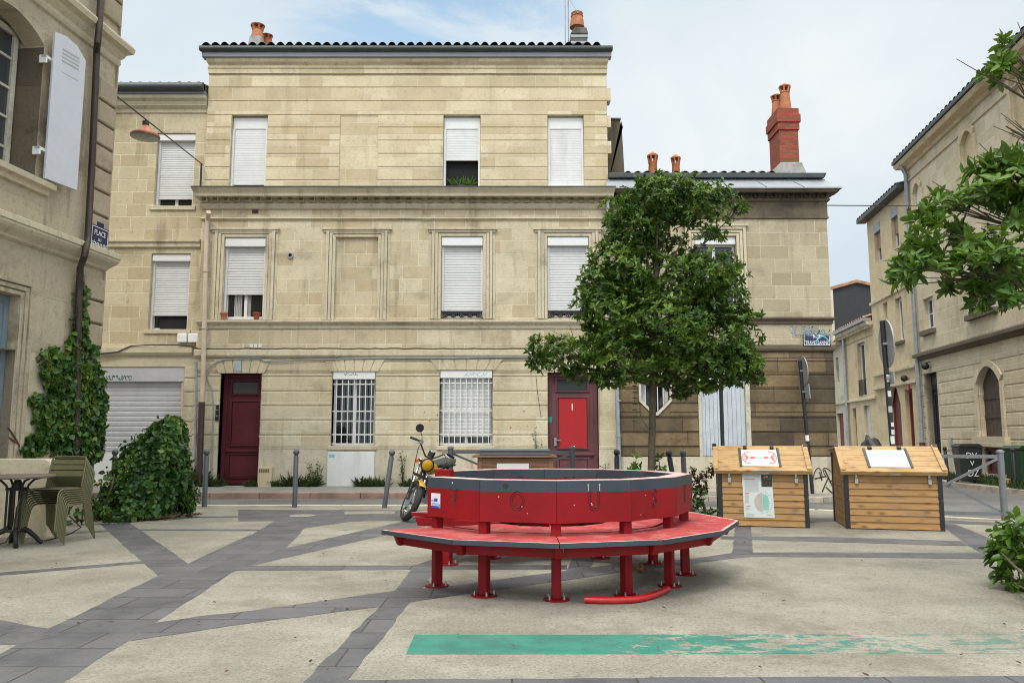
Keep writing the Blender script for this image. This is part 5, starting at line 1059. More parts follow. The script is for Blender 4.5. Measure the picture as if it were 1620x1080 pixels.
# white house and the dark gable behind
b4 = thing('white_rendered_house', (SO.x+2,SO.y+11,0), 'sliver of a peeling white house beside the dark corner house', 'house')
u4b = u3a-.004; u4a = u4b-4.5; z4 = us(1330,545)[1]; wG = (u4b-1.25,u4b-.75,us(1330,604)[1],us(1330,563)[1]); dG = (u4b-1.5,u4b-.4,-.2,us(1334,653)[1])
mb = MB(FS); facade(mb, u4a, u4b, -.4, z4, [(*wG,.2),(*dG,.2)]); mb.build('wall', M['white_wall'], b4)
mb = MB(FS); body(mb, u4a, u4b, -.4, z4, -.001, 6); mb.build('side_wall', M['white_wall'], b4)
m = MB(FS); m.box(*wG[:2],-.19,-.12,*wG[2:]); m.build('window', M['brownwood'], b4); m = MB(FS); m.box(dG[0],dG[1],-.19,-.12,dG[2],dG[3]-.01); m.build('door', M['darkred'], b4)
mb = MB(FS); mb.box(u4a,u4b,0,.3,z4,z4+.12); zz2 = us(1332,637)[1]; mb.box(u4a,u4b,0,.08,zz2-.05,zz2+.05); mb.build('moulding', M['stone_trim'], b4)
mb = MB(FS); tile_roof(mb, u4a, u4b, z4+.12, .3, 3, .3, .3); mb.build('tile_roof', M['tile_red'], b4)
Yg = 43.0; FG = front(Yg); x0,zs_ = FU(FG,1316.5,458); xm,zp = FU(FG,1354,448); x1,_ = FU(FG,1400,455)
b5 = thing('black_gable_house', ((x0+x1)/2,Yg,0), 'house end with a plain black clad gable wall beyond the street', 'house')
m = MB(FG); m.prism([(x0,-.5),(x1,-.5),(x1,zs_),(xm,zp),(x0,zs_)], 0,-9); m.build('wall', M['slatecladding'], b5)
m = MB(FG)
for (a,b),(c,d) in (((x0-.1,zs_-.02),(xm,zp+.02)),((xm,zp+.02),(x1+.1,zs_-.02))): m.prism([(a,b),(c,d),(c,d+.16),(a,b+.16)], .15,-9.1)
m.build('roof', M['tile_red'], b5)
m = MB(FG); m.box(x0-.25,x0-.005,.0,.1,-.5,zs_); m.build('edge_trim', M['white_wall'], b5)
# closing of the far end of the street
b6 = thing('far_house', (11,56,0), 'pale house front closing the far end of the street', 'house'); m = MB(); m.box(4,30,56,64,-.5,6); m.build('wall', M['white_wall'], b6)
# ================================================================== ring bench
BX, BY = .329, 7.11
RM = {2:1.01, 3:1.10, 4:1.08, 5:1.02}
def RP(k, r, z=0): a = R(30*k); r = r*RM.get(k,1.0); return Vector((BX+math.sin(a)*r, BY-math.cos(a)*r, z))
ring = thing('ring_bench', (BX,BY,0), 'red and grey twelve sided ring bench with carved letters and round footplates', 'bench')
ZB0, ZB1, ZG = .56, .872, .785
for k in range(-2, 9):
    p = RP(k, 1.08); m = MB(Matrix.Translation(p) @ Matrix.Rotation(R(30*k),4,'Z')); m.box(-.036,.036,-.036,.036,.012,ZB0-.001); lg = m.build('leg', M['red'], ring, bevel=.008)
    m = MB(Matrix.Translation(p)); m.lathe([(.098,0),(.098,.010),(.06,.014)], (0,0,.0), 18); bp = m.build('foot_plate', M['red'], lg, smooth=40)
    for j in range(4): m = MB(Matrix.Translation(p)); q = R(45+90*j+30*k); m.lathe([(.010,.012),(.010,.030),(.006,.031),(.006,.042)], (math.cos(q)*.076,math.sin(q)*.076,0), 6); m.build('bolt', M['alloy'], lg)
    # radial seat bearer
    a = R(30*k); d = Vector((math.sin(a),-math.cos(a),0)); sd = Vector((math.cos(a),math.sin(a),0))
    m = MB(frame((BX,BY), (d.x,d.y), (sd.x,sd.y)))
    rm = RM.get(k,1.0); m.prism([(.50*rm,.425),(1.455*rm,.425),(1.42*rm,.345),(.56*rm,.345)], -.03,.03); m.build('seat_bearer', M['red'], ring, bevel=.006)
LET = {-2:'V',-1:'O',0:'U',1:'S',2:'E'}; LIN = {7:'N',6:'O',5:'U',4:'S'}
def quad_seg(mb, k, r0, r1, z0, z1, c0=0, c1=0, mi_top=0, mi_out=0, mi=0, gap=.003, rim=0):
    p = [RP(k,r0),RP(k+1,r0),RP(k+1,r1),RP(k,r1)]; t = (p[1]-p[0]).normalized()
    p[0] += t*(gap+c0); p[3] += t*(gap+c0); p[1] -= t*(gap+c1); p[2] -= t*(gap+c1)
    v = [(q.x,q.y,z0) for q in p]+[(q.x,q.y,z1) for q in p]
    if rim:
        e = [RP(k,r1-rim),RP(k+1,r1-rim)]; e[0] += t*(gap+c0); e[1] -= t*(gap+c1); v2 = v[4:]+[(q.x,q.y,z1) for q in e]; mb.add(v2, [(0,1,5,4)], mi_top); mb.add(v2, [(4,5,2,3)], 3)
    else: mb.add(v, [(4,5,6,7)], mi_top)
    mb.add(v, [(3,2,6,7)], mi_out); mb.add(v, [(0,3,2,1),(0,1,5,4),(0,4,7,3),(1,2,6,5)], mi)
for k in range(-2, 8):
    e0 = -.03 if k == -2 else 0; e1 = -.03 if k == 7 else 0
    m = MB(); quad_seg(m, k, 1.005, 1.152, ZB0, ZG, e0, e1, 0, 0, 0, .0012); quad_seg(m, k, 1.005, 1.152, ZG+.0004, ZB1, e0, e1, 2, 1, 1, .0012)
    b = m.build('backrest_board', [M['red'],M['bgrey'],M['pinkedge']], ring)
    am = R(30*k+15); ou = (math.sin(am),-math.cos(am)); al = (math.cos(am),math.sin(am)); ap = math.cos(R(15))
    A_, B_ = RP(k,1.152), RP(k+1,1.152); al = (B_-A_).normalized(); ou = Vector((al.y,-al.x,0)); fo = frame(((A_.x+B_.x)/2,(A_.y+B_.y)/2), al, ou)
    A_, B_ = RP(k,1.005), RP(k+1,1.005); fi = frame(((A_.x+B_.x)/2,(A_.y+B_.y)/2), (-al[0],-al[1]), (-ou[0],-ou[1]))
    if k in LET: m = MB(fo); text(m, LET[k], .205, .0, .0, .712, .72 if LET[k] in 'OU' else .8, outline=.0036); m.build('carved_letter', M['groove'], b)
    if k in LIN: m = MB(fi); text(m, LIN[k], .205, .0, .0, .720, .8, outline=.0036); m.build('carved_letter', M['groove'], b)
    if k == -2:
        m = MB(fo); m.box(-.28,-.165,.0,.0015,.63,.745); s = m.build('sticker', M['sticker'], b)
        m = MB(fo); m.box(-.28,-.165,.0016,.0022,.63,.645); m.prism([(-.24,.68),(-.20,.68),(-.195,.705),(-.24,.705)],.0016,.0022); text(m,'NOS',.03,-.258,.0024,.685,.9); text(m,'RETRAITES',.026,-.224,.0024,.657,.78); m.build('print', M['sblue'], s)
        m = MB(fo); m.box(-.185,-.1655,.0023,.0028,.631,.66); m.build('print', M['scyan'], s)
        m = MB(fo); m.lathe([(.007,.0),(.004,.002)], (-.02,.0,.835), 7, axis='y'); m.build('chipped_spot', M['white'], b)
    if k in (-1,0,1):
        r_ = random.Random(k+11)
        for j in range(3): x, z = r_.uniform(-.25,.25), r_.uniform(.60,.78); m = MB(fo); m.lathe([(r_.uniform(.003,.006),0),(.001,.0012)], (x,.0,z), 6, axis='y'); m.build('chipped_spot', M['pinkedge'], b)
        if k == 0:
            for x in (-.045,.045): m = MB(fo); m.box(x-.003,x+.003,.0,.001,.79,.838); m.lathe([(.007,0),(.001,.0012)], (x,.0,.838), 7, axis='y'); m.build('paint_drip', M['bolt_grey'], b)
        if k == -1: m = MB(fo); m.lathe([(.022,0),(.02,.002)], (-.09,.0,.83), 12, axis='y'); m.build('wood_knot', M['iron'], b)
    # outer and inner seats
    m = MB(); c0 = 0
    quad_seg(m, k, .985, 1.52, .43, .465, -.07 if k == -2 else 0, 0, 0, 1, 2, rim=.022); m.build('outer_seat', [M['redtop'],M['bgrey'],M['red'],M['pinkedge']], ring)
    m = MB(); quad_seg(m, k, .50, .945, .43, .465, 0, 0, 0, 2, 2); m.build('inner_seat', [M['redtop'],M['bgrey'],M['red']], ring)
    m = MB(); quad_seg(m, k, 1.37, 1.405, .35, .428, .035, .035); m.build('seat_apron', M['red'], ring)
    m = MB(); quad_seg(m, k, .60, .63, .35, .428, .035, .035); m.build('seat_apron', M['red'], ring)
p = RP(8, 1.08); m = MB(Matrix.Translation(p) @ Matrix.Rotation(R(240),4,'Z')); m.box(.032,.11,-.085,.085,.55,.89); m.build('end_post', M['red'], ring, bevel=.008)
t = thing('curved_rail', G(1000,948), 'loose bright red curved pipe lying on the ground by the bench feet', 'pipe')
pts = [G(x,y,.026) for x,y in ((925,948),(950,949),(975,949),(1000,948),(1018,945),(1033,941),(1046,936),(1056,931))]; m = MB(); m.tube(pts, .026, 12); m.build('pipe', M['redrail'], t, smooth=50)
c = G(1012,905); t = thing('rotten_fruit', c, 'small brown round fruit lying under the ring bench', 'fruit'); m = MB(); m.ball((c.x,c.y,.034),.035,12,8,sz=.9); m.build('flesh', M['apple'], t, smooth=70); m = MB(); m.tube([(c.x,c.y,.062),(c.x+.008,c.y,.085)],.004,5); m.build('stalk', M['twig'], t)

# ================================================================== compost boxes
def compost(FLp, FRp, label, sign):
    d = (FRp-FLp); w = d.length; d.normalize(); n = Vector((d.y,-d.x,0)); n = n if n.y < 0 else -n
    t = thing('compost_box', (FLp+FRp)/2-n*.5, label, 'compost box', 'wooden compost boxes on the square'); fr = frame((FLp.x,FLp.y), (d.x,d.y), (n.x,n.y)); D = 1.05; ze, zr_ = .785, 1.0; nr, zrg = -.36, 1.025
    for nm, a in (('front',0),('back',-D+.03)):
        m = MB(fr); k = 9; h = (ze-.02 if nm == 'front' else zr_-.03)/k
        for j in range(k): z0 = .012+j*h; m.add([(.03,a-.022,z0),(w-.03,a-.022,z0),(w-.03,a-.022,z0+h-.003),(.03,a-.022,z0+h-.003),(.03,a+.011,z0),(w-.03,a+.011,z0),(w-.03,a-.004,z0+h-.003),(.03,a-.004,z0+h-.003)], [(4,5,6,7),(0,3,2,1),(0,1,5,4),(3,7,6,2),(0,4,7,3),(1,2,6,5)])
        m.build(nm+'_panel', M['pine'], t)
    for x in (.0, w-.024):
        m = MB(fr @ Matrix.Translation((x,0,0))); k = 9; h = (ze-.02)/k
        for j in range(k): z0 = .012+j*h; m.box(.002,.022,-D+.03,-.03,z0,z0+h-.004)
        sp_ = [(-.03,ze-.015),(-D+.03,ze-.015),(-D+.03,zr_-.02),(nr,zrg-.02)]; m.add([(.0035,a,b) for a,b in sp_]+[(.0205,a,b) for a,b in sp_], [(0,1,2,3),(7,6,5,4),(0,3,7,4),(3,2,6,7),(2,1,5,6)]); m.build('side_panel', M['pine'], t)
    for x in (0, w):
        for y in (0, -D):
            s = 1 if x else -1; m = MB(fr); zt_ = ze-.015 if y == 0 else zr_-.03; x0, x1 = sorted((x+s*.012, x-s*.045)); y0, y1 = (-.05,.014) if y == 0 else (-D-.014,-D+.05); m.box(x0,x1,y0,y1,.0,zt_*.5-.003); m.box(x0,x1,y0,y1,zt_*.5+.003,zt_); m.build('corner_post', M['black'], t, bevel=.004)
    sl = math.atan2(zrg-ze, -nr); lf = fr @ Matrix.Translation((0,.08,ze-.045)) @ Matrix.Rotation(-sl,4,'X')    # local y runs outward: lid slopes up to the back
    L = (.08-nr+.03)/math.cos(sl); m = MB(lf); k = 5; h = L/k
    for j in range(k): m.box(-.06,w+.06,-(j+1)*h+.004,-j*h-.0,.0,.024)
    lid = m.build('lid', M['pine_lid'], t, bevel=.004)
    m = MB(fr); m.prism([(-.06,0),(w+.06,0),(w+.06,.022),(-.06,.022)], 0, -.01) if False else m.add([(-.06,nr-.02,zrg+.012),(w+.06,nr-.02,zrg+.012),(w+.06,-D-.05,zr_+.0),(-.06,-D-.05,zr_+.0),(-.06,nr-.02,zrg+.034),(w+.06,nr-.02,zrg+.034),(w+.06,-D-.05,zr_+.022),(-.06,-D-.05,zr_+.022)], [(0,1,2,3),(4,5,6,7),(0,1,5,4),(1,2,6,5),(2,3,7,6),(3,0,4,7)]); m.build('rear_top', M['pine_lid'], t, bevel=.004)
    for x in (-.062, w-.005): m = MB(lf); m.box(x,x+.067,-L,.0,.026,.044); m.build('lid_batten', M['pine_lid'], lid, bevel=.004)
    m = MB(lf); m.box(-.06,w+.06,.001,.022,-.035,.026); m.build('lid_batten', M['pine_lid'], lid, bevel=.004)
    for x in (-.066, w+.01):
        m = MB(lf); m.box(x,x+.055,-L-.005,-L+.05,.018,.052); m.build('corner_bracket', M['black'], lid)
    for x in (.14, w-.14):
        m = MB(fr); m.box(x-.014,x+.014,.014,.022,ze-.13,ze-.03); m.box(x-.02,x+.02,.02,.045,ze-.20,ze-.14); m.tube([(x-.013,.032,ze-.14),(x-.013,.032,ze-.115),(x+.013,.032,ze-.115),(x+.013,.032,ze-.14)],.004,5); m.build('hasp_lock', M['alloy'], t, bevel=.003)
    m = MB(lf); x = w/2+.02; m.box(x-.065,x+.065,.023,.03,-.03,-.005); m.box(x-.05,x+.05,.03,.034,-.024,-.012); m.build('handle', M['alloy'], lid)
    s0, s1 = w*.28, w*.69; y0, y1 = -L*.12, -L*.80; m = MB(lf); m.box(s0,s1,y1,y0,.027,.034); sg = m.build('lid_sign', M['poster'], lid)
    for x in (s0-.035, s1+.003): m = MB(lf); m.box(x,x+.032,y1-.04,y0+.01,.026,.042); m.build('sign_rail', M['gutter'], sg, bevel=.004)
    for x in (s0+.05, s1-.06): m = MB(lf); m.box(x-.02,x+.03,y1-.06,y1-.008,.026,.065); m.build('clip', M['black'], sg, bevel=.006)
    tf = lf @ Matrix.Rotation(R(-90),4,'X')          # text plane: u, z -> along slope
    cu, cy = (s0+s1)/2, (y0+y1)/2
    flat = lf @ Matrix(((1,0,0,0),(0,0,-1,0),(0,1,0,0),(0,0,0,1))).inverted()
    flat = lf @ Matrix(((1,0,0,0),(0,0,-1,0),(0,1,0,.035),(0,0,0,1)))
    if sign == 'res':
        m = MB(flat); text(m, 'RÉSERVE', .15, cu, 0, -cy+.05, .72)
        m.build('lettering', M['tgreenl'], sg)
    else:
        m = MB(flat)
        for s in (-1,1):       # two red hand outlines turned to each other
            ox = cu+s*.125
            for j in range(5): q = R(-50+25*j); m.tube([(ox+s*.02,0,-cy),(ox+s*(.045+.035*math.cos(q)),.001,-cy+.12*math.sin(q)+.0)],.006,5,flat=1)
            m.tube([(ox+s*(.02+.075*math.cos(a)),.0,-cy+.13*math.sin(a)) for a in [R(x) for x in range(-110,111,20)]],.006,5)
            m.ball((ox-s*.04,0,-cy),.02,8,5,sx=2,sy=.15,sz=1.4)
        m.build('print', M['tred'], sg)
        m = MB(flat)
        for s in (-1,1): m.ball((cu+s*.04,0,-cy),.014,8,5,sx=2.4,sy=.15,sz=1.4)
        m.build('print', M['tgreen'], sg)
    return t, fr, w
tA, frA, wA_ = compost(G(1139,831.5), G(1280,835), 'wooden compost box with hand drawn lid sign and tall info poster on front', 'hands')
tB, frB, wB_ = compost(G(1340,836), G(1494,840), 'wooden compost box with bare plank front beside the grey barrier', 'res')
# poster on the first box
p0, p1 = .305, .70; m = MB(frA); pz0, pz1 = .125, .775; m.prism([(p0+.015,pz0),(p1+.01,pz0-.004),(p1-.004,pz1-.20),(p1-.004,pz1),(p0,pz1)], .009,.014); po = m.build('info_poster', M['poster'], tA)
m = MB(frA); m.box(p0+.25,p1-.006,.0145,.016,pz1-.245,pz1-.001); ph = m.build('photograph', M['photo'], po)
m = MB(frA); r_ = random.Random(8)
for j in range(14): m.ball((r_.uniform(p0+.27,p1-.03),.0165,r_.uniform(pz1-.15,pz1-.05)),r_.uniform(.006,.014),6,4,sy=.1)
m.build('print', M['grafgreen'], ph); m = MB(frA)
for j in range(6): m.ball((r_.uniform(p0+.29,p1-.06),.017,r_.uniform(pz1-.12,pz1-.06)),r_.uniform(.008,.014),6,4,sy=.1)
m.build('print', M['orange'], ph)
m = MB(frA); text(m,'LE GUIDE DU',.045,p0+.125,.0148,pz1-.055,.75); text(m,'COMPOSTAGE',.045,p0+.125,.0148,pz1-.10,.72); m.build('lettering', M['tgreen'], po)
m = MB(frA); m.box(p0+.03,p0+.17,.0147,.0152,pz1-.155,pz1-.145); m.box(p0+.035,p0+.09,.0147,.0152,pz1-.335,pz1-.325); m.box(p0+.045,p0+.10,.0147,.0152,pz1-.505,pz1-.497); m.build('print', M['tred'], po)
m = MB(frA)
for z0, z1, x1 in ((.17,.31,.22),(.345,.47,.09),(.52,.545,.10),(.60,.635,.16)):
    z = z0
    while z < z1: m.box(p0+.035,p0+x1-random.uniform(0,.02),.0147,.0152,pz1-z-.006,pz1-z); z += .0125
m.box(p1-.09,p1-.02,.0147,.0152,pz0+.03,pz0+.04); m.build('print', M['tgrey'], po)
cc = (p0+.255, pz0+.20); m = MB(frA); k = 16
m.prism([(cc[0],cc[1]-.125)]+[(cc[0]-.105*math.cos(R(-90+180*j/k)),cc[1]+.125*math.sin(R(-90+180*j/k))) for j in range(k+1)], .0147,.0155); m.build('print', M['tbrown'], po)
m = MB(frA); m.prism([(cc[0]+.004,cc[1]-.10),(cc[0]+.075,cc[1]-.10),(cc[0]+.09,cc[1]),(cc[0]+.07,cc[1]+.09),(cc[0]+.004,cc[1]+.115)], .0147,.0155); m.build('print', M['tgreenl'], po)
m = MB(frA)
for j in range(15): q = R(-100+170*j/14); m.ball((cc[0]+.125*math.cos(q),.0152,cc[1]+.14*math.sin(q)),random.uniform(.004,.010),6,4,sy=.1)
m.build('print', M['tgrey'], po)
# darker planter box behind the ring bench
a, b = G(756,826), G(875,826); d = (b-a).normalized(); n = Vector((d.y,-d.x,0)); fr = frame((a.x,a.y),(d.x,d.y),(n.x,n.y)); w = (b-a).length
t = thing('wooden_planter', (a+b)/2, 'dark brown plank box with grey metal lid and blank white sheet behind the ring bench', 'planter box')
H = .93
for x0,x1,y0,y1,nm in ((.0,w,-.02,0,'front_panel'),(.0,w,-1.0,-.98,'back_panel'),(0,.02,-.979,-.021,'side_panel'),(w-.02,w,-.979,-.021,'side_panel')):
    m = MB(fr); k = 7
    for j in range(k): m.box(x0+.001,x1-.001,y0,y1,.02+j*(H-.05)/k,.02+(j+1)*(H-.05)/k-.006)
    m.build(nm, M['brownpine'], t, bevel=.003)
for x in (-.01,w-.06):
    for y in (.0,-1.0): m = MB(fr); m.box(x,x+.07,y-.06 if y==0 else y-.012,y+.012 if y==0 else y+.06,0,H-.03); m.build('corner_post', M['brownpine'], t, bevel=.004)
m = MB(fr); m.box(-.08,w+.06,-1.06,.06,H-.028,H+.0); m.build('rim_board', M['brownpine'], t, bevel=.004)
m = MB(fr); m.box(.03,w-.06,-.95,-.02,H+.002,H+.06); m.box(.0,w-.03,-.98,.0,H+.06,H+.085); m.build('lid', M['lidgrey'], t, bevel=.008)
m = MB(fr); m.box(w*.25,w*.68,.001,.006,.60,H-.11); m.build('white_sheet', M['poster'], t)

# ================================================================== barriers, bollards, poles
def barrier(A, B, H, mat, label, grp, xb=True):
    A, B = Vector(A), Vector(B); t = thing('metal_barrier', (A+B)/2, label, 'barrier', grp); d = (B-A).normalized()
    for p in (A,B): m = MB(); m.lathe([(.045,-.05),(.045,H),(.058,H+.002),(.05,H+.025),(.02,H+.04)], p, 12); m.build('post', mat, t, smooth=40)
    m = MB(); a, b = A+d*.04, B-d*.04; up = Vector((0,0,1)); m.bar(a+up*(H-.06), b+up*(H-.06), .03,.05); m.bar(a+up*.09, b+up*.09, .03,.05); m.build('rail', mat, t)
    m = MB(); n = Vector((-d.y,d.x,0))*.017; m.bar(a+up*(H-.09)+n, b+up*.12+n, .022,.035); m.bar(a+up*.12-n, b+up*(H-.09)-n, .022,.035); m.build('cross_brace', mat, t); return t
barrier(G(1412,818), G(1590,823), .97, M['rail'], 'grey cross braced barrier to the right of the compost boxes', None)
barrier(G(712,806), G(906,806.5), 1.0, M['bollard'], 'cross braced barrier running behind the planter box and motorbike', None)
def bollard_mesh(H, dark):
    mt = M['bollard_dark'] if dark else M['bollard']; t = thing('bollard', (0,0,0), 'x', 'bollard', 'x'); m = MB(); m.lathe([(.043,-.05),(.043,H-.13),(.036,H-.12),(.036,H-.10)], (0,0,0), 14); m.build('post', mt, t, smooth=40)
    m = MB(); m.ball((0,0,H-.05),.055,14,8); m.build('ball_head', mt, t, smooth=80); return t
bg_, bk_ = bollard_mesh(.98, 0), bollard_mesh(.98, 1); used = set()
def bollard(x, y, z, dark, label, grp, tilt=(0,0), s=1):
    src = bk_ if dark else bg_
    o = src if src.name not in used else copy_tree(src); used.add(src.name)
    p = G(x,y,z); o.location = p; o.rotation_euler = (tilt[0], tilt[1], 0); o.scale = (s,s,s); o['label'] = label; o['group'] = grp
g_ = 'grey ball topped bollards along the square edge'; d_ = 'black ball topped bollards'
bollard(177,803,0,0,'grey bollard half hidden behind the ivy mound by the shop shutter',g_)
bollard(323,801.5,0,0,'upright grey bollard just right of the ivy mound',g_)
bollard(466,802,0,0,'upright grey bollard in front of the wall right of the gas box',g_)
bollard(608,803,0,0,'grey bollard leaning to the right beside the motorbike',g_,(0,R(7)))
bollard(977,804,0,1,'black upright bollard in front of the grey drain pipe',d_)
bollard(1074,806,0,1,'black bollard tilted to the left beside the tree trunk',d_,(0,R(-9)))
bollard(1086,808,0,0,'grey bollard between the leaning black one and the compost box',g_,(0,R(-2)))
bollard(1501,764,-.055,1,'black bollard left of the graffitied wheelie bin',d_,(0,R(-3)))
bollard(1607,773,-.055,1,'black bollard in front of the green bin at the right',d_)
def sign_pole(x, y, z, H, r, label, discs, stick=False, tilt=0):
    p = G(x,y,z); t = thing('sign_pole', p, label, 'sign post'); T = Matrix.Translation(p) @ Matrix.Rotation(tilt,4,'Y')
    m = MB(T); m.tube([(0,0,-.1),(0,0,H)], r, 10); m.build('pole', M['bollard_dark'], t, smooth=50)
    for (zc, rd, yaw, kind) in discs:
        q = T @ Matrix.Translation((0,0,zc)) @ Matrix.Rotation(yaw,4,'Z')
        if kind == 'disc':
            m = MB(q); m.lathe([(rd,-.05),(rd+.012,-.045),(rd+.012,-.025),(rd-.01,-.03)], (0,0,0), 28, axis='y'); s = m.build('round_sign', M['polegrey'], t, smooth=30)
            m = MB(q); m.lathe([(rd-.005,0),(rd-.006,.001)], (0,-.052,0), 28, axis='y'); m.build('sign_face', M['bollard_dark'], s)
        else:
            m = MB(q); m.box(-rd,rd,-.055,-.03,-rd*.62,rd*.62); s = m.build('small_sign', M['polegrey'], t, bevel=.008)
        m = MB(q); m.box(-r-.02,r+.02,-.03,.03,-.02,.02); m.build('clamp', M['polegrey'], s)
    if stick:
        r_ = random.Random(2); z0 = 1.1
        while z0 < 2.1: h = r_.uniform(.05,.13); a = r_.uniform(-.4,.25); m = MB(T); q = [(-1.57-a-.75+j*.3) for j in range(6)]; m.add([(math.cos(x)*(r+.002),math.sin(x)*(r+.002),z) for z in (z0,z0+h) for x in q], [(j,j+1,7+j,6+j) for j in range(5)]); m.build('sticker', M[r_.choice(('meter','meter','poster','grafblue','tgrey'))], t); z0 += h+r_.uniform(.01,.16)
    return t
sign_pole(1285.5,781,-.06,2.95,.04,'black signpost with round sign seen edge on against the stained corner house',[(2.72,.33,R(90),'disc'),(2.25,.26,R(94),'rect')],False,R(-3))
m = MB(Matrix.Translation(G(1285.5,781,-.06)) @ Matrix.Rotation(R(-3),4,'Y')); m.lathe([(.042,1.16),(.042,1.29)], (0,0,0), 10, cap=False); o = m.build('sticker', M['white'], bpy.data.objects['sign_pole'])
sign_pole(1421,812,-.02,3.1,.042,'black sticker covered signpost rising behind the bare fronted compost box',[(2.72,.38,R(81),'disc'),(2.16,.16,R(90),'rect')],True,R(-1.5))
sign_pole(1146,790,-.08,3.2,.04,'bare black pole in front of the pale grey shutters, its top in the tree',[(2.95,.3,R(95),'disc')])

# ================================================================== wall, chairs, table
t = thing('low_wall', (-6.1,9.75,0), 'low cream rendered wall with rounded corner behind the chairs', 'wall'); m = MB(); y0, zt_ = 9.68, .93; xr = G(77,1080).x and P(78,770,9.68).x
m.prism([(-7.4,-.1),(xr,-.1),(xr,zt_-.08),(xr-.025,zt_-.025),(xr-.08,zt_),(-7.4,zt_)], y0,y0+.22); m.build('wall', M['plaster'], t, bevel=.012)
def chair():
    t = thing('garden_chair', (0,0,0), 'x', 'chair', 'stacked olive metal chairs'); W = .205      # local: forward -y, seat centre origin
    m = MB(); r = .0088
    for k in range(5): y0 = -.20+k*.084; m.box(-W+.012,W-.012,y0,y0+.074,.434+.003*abs(k-2),.440+.003*abs(k-2))
    m.build('seat', M['olive'], t, bevel=.003)
    for s in (-1,1):
        m = MB(); m.tube([(s*(W+.01),.20,.43),(s*W,-.13,.436),(s*W,-.18,.425),(s*(W+.004),-.215,.385),(s*(W+.012),-.235,.30),(s*(W+.03),-.285,0)], r*1.25, 8, flat=.8); m.build('front_leg', M['olive'], t, smooth=60)
        m = MB(); m.tube([(s*(W+.03),.33,0),(s*(W+.012),.235,.40),(s*(W+.004),.225,.46),(s*(W-.004),.30,.76),(s*(W-.02),.312,.787)], r*1.25, 8, flat=.8); m.build('rear_leg', M['olive'], t, smooth=60)
    m = MB()
    for z0, h in ((.565,.062),(.642,.052),(.705,.05)): y_ = .225+(z0-.46)*.25; m.add([(-W+.01,y_,z0),(0,y_+.022,z0),(W-.01,y_,z0),(W-.01,y_+h*.25,z0+h),(0,y_+.022+h*.25,z0+h),(-W+.01,y_+h*.25,z0+h),(-W+.01,y_+.008,z0),(0,y_+.03,z0),(W-.01,y_+.008,z0),(W-.01,y_+.008+h*.25,z0+h),(0,y_+.03+h*.25,z0+h),(-W+.01,y_+.008+h*.25,z0+h)], [(0,1,4,5),(1,2,3,4),(6,11,10,7),(7,10,9,8),(5,4,10,11),(4,3,9,10),(0,6,7,1),(1,7,8,2),(0,5,11,6),(2,8,9,3)])
    m.tube([(-W+.02,.312,.787),(-.1,.328,.792),(.1,.328,.792),(W-.02,.312,.787)], r*1.2, 8); m.build('backrest', M['olive'], t, smooth=40)
    return t
proto = chair(); cb0 = (G(41,862)+G(98,862)+G(142,851)+G(85,852))/4
ORD = ['lowest','second lowest','third lowest','fourth from the bottom','fourth from the top','third from the top','second from the top','topmost']
for i in range(8):
    o = proto if i == 0 else copy_tree(proto); o.location = (cb0.x-.003*i, cb0.y-.023*i, .0245*i); o.rotation_euler = (0,0,R(-2)); o['label'] = 'olive green metal chair, %s in the stack beside the table' % ORD[i]
tx, ty = -5.52, 8.95; t = thing('bistro_table', (tx,ty,0), 'round bistro table with black cast iron pedestal left of the chair stack', 'table')
m = MB(); m.lathe([(.36,.742),(.372,.75),(.372,.765),(.362,.771)], (tx,ty,0), 36); m.build('table_top', M['tabletop'], t, smooth=40)
m = MB(); 
for j in range(8):
    q = R(45*j+10); c, s = math.cos(q), math.sin(q); rr = .10 if j % 2 else .065
    m.tube([(tx+c*rr,ty+s*rr,.16),(tx+c*rr,ty+s*rr,.62)] if j % 2 == 0 else [(tx+c*rr,ty+s*rr,.16),(tx+c*rr,ty+s*rr,.60),(tx+c*.115,ty+s*.115,.66),(tx+c*.17,ty+s*.17,.715),(tx+c*.26,ty+s*.26,.738)], .0125, 7)
for z in (.17,.62): m.tube([(tx+.103*math.cos(R(20*j)),ty+.103*math.sin(R(20*j)),z) for j in range(18)], .016, 6, closed=True)
m.lathe([(.06,.60),(.06,.65),(.03,.72)], (tx,ty,0), 12); m.build('pedestal', M['cast'], t, smooth=50)
for j in range(4): q = R(45+90*j-8); c, s = math.cos(q), math.sin(q); m = MB(); m.tube([(tx+c*.06,ty+s*.06,.19),(tx+c*.14,ty+s*.14,.15),(tx+c*.21,ty+s*.21,.08),(tx+c*.25,ty+s*.25,.03),(tx+c*.28,ty+s*.28,.02)], [.03,.028,.024,.022,.026], 8); m.build('foot', M['cast'], t, smooth=50)
t = thing('security_cable', (-5.4,9.0,0), 'black security cable looped round the chairs and table foot', 'cable'); pts = [Vector(p) for p in ((-5.85,8.8,.015),(-5.62,8.72,.02),(-5.5,8.78,.06),(-5.46,8.85,.2),(-5.42,8.8,.42),(-5.40,8.84,.52),(-5.3,8.9,.60),(-5.18,9.05,.615),(-5.05,9.15,.61))]
m = MB(); m.tube(pts, .009, 6); m.tube([(-5.06,9.2,.3),(-4.98,9.32,.16),(-5.08,9.3,.09),(-5.2,9.2,.05),(-5.28,9.12,.03)], .008, 6); m.build('cable', M['black'], t, smooth=50)

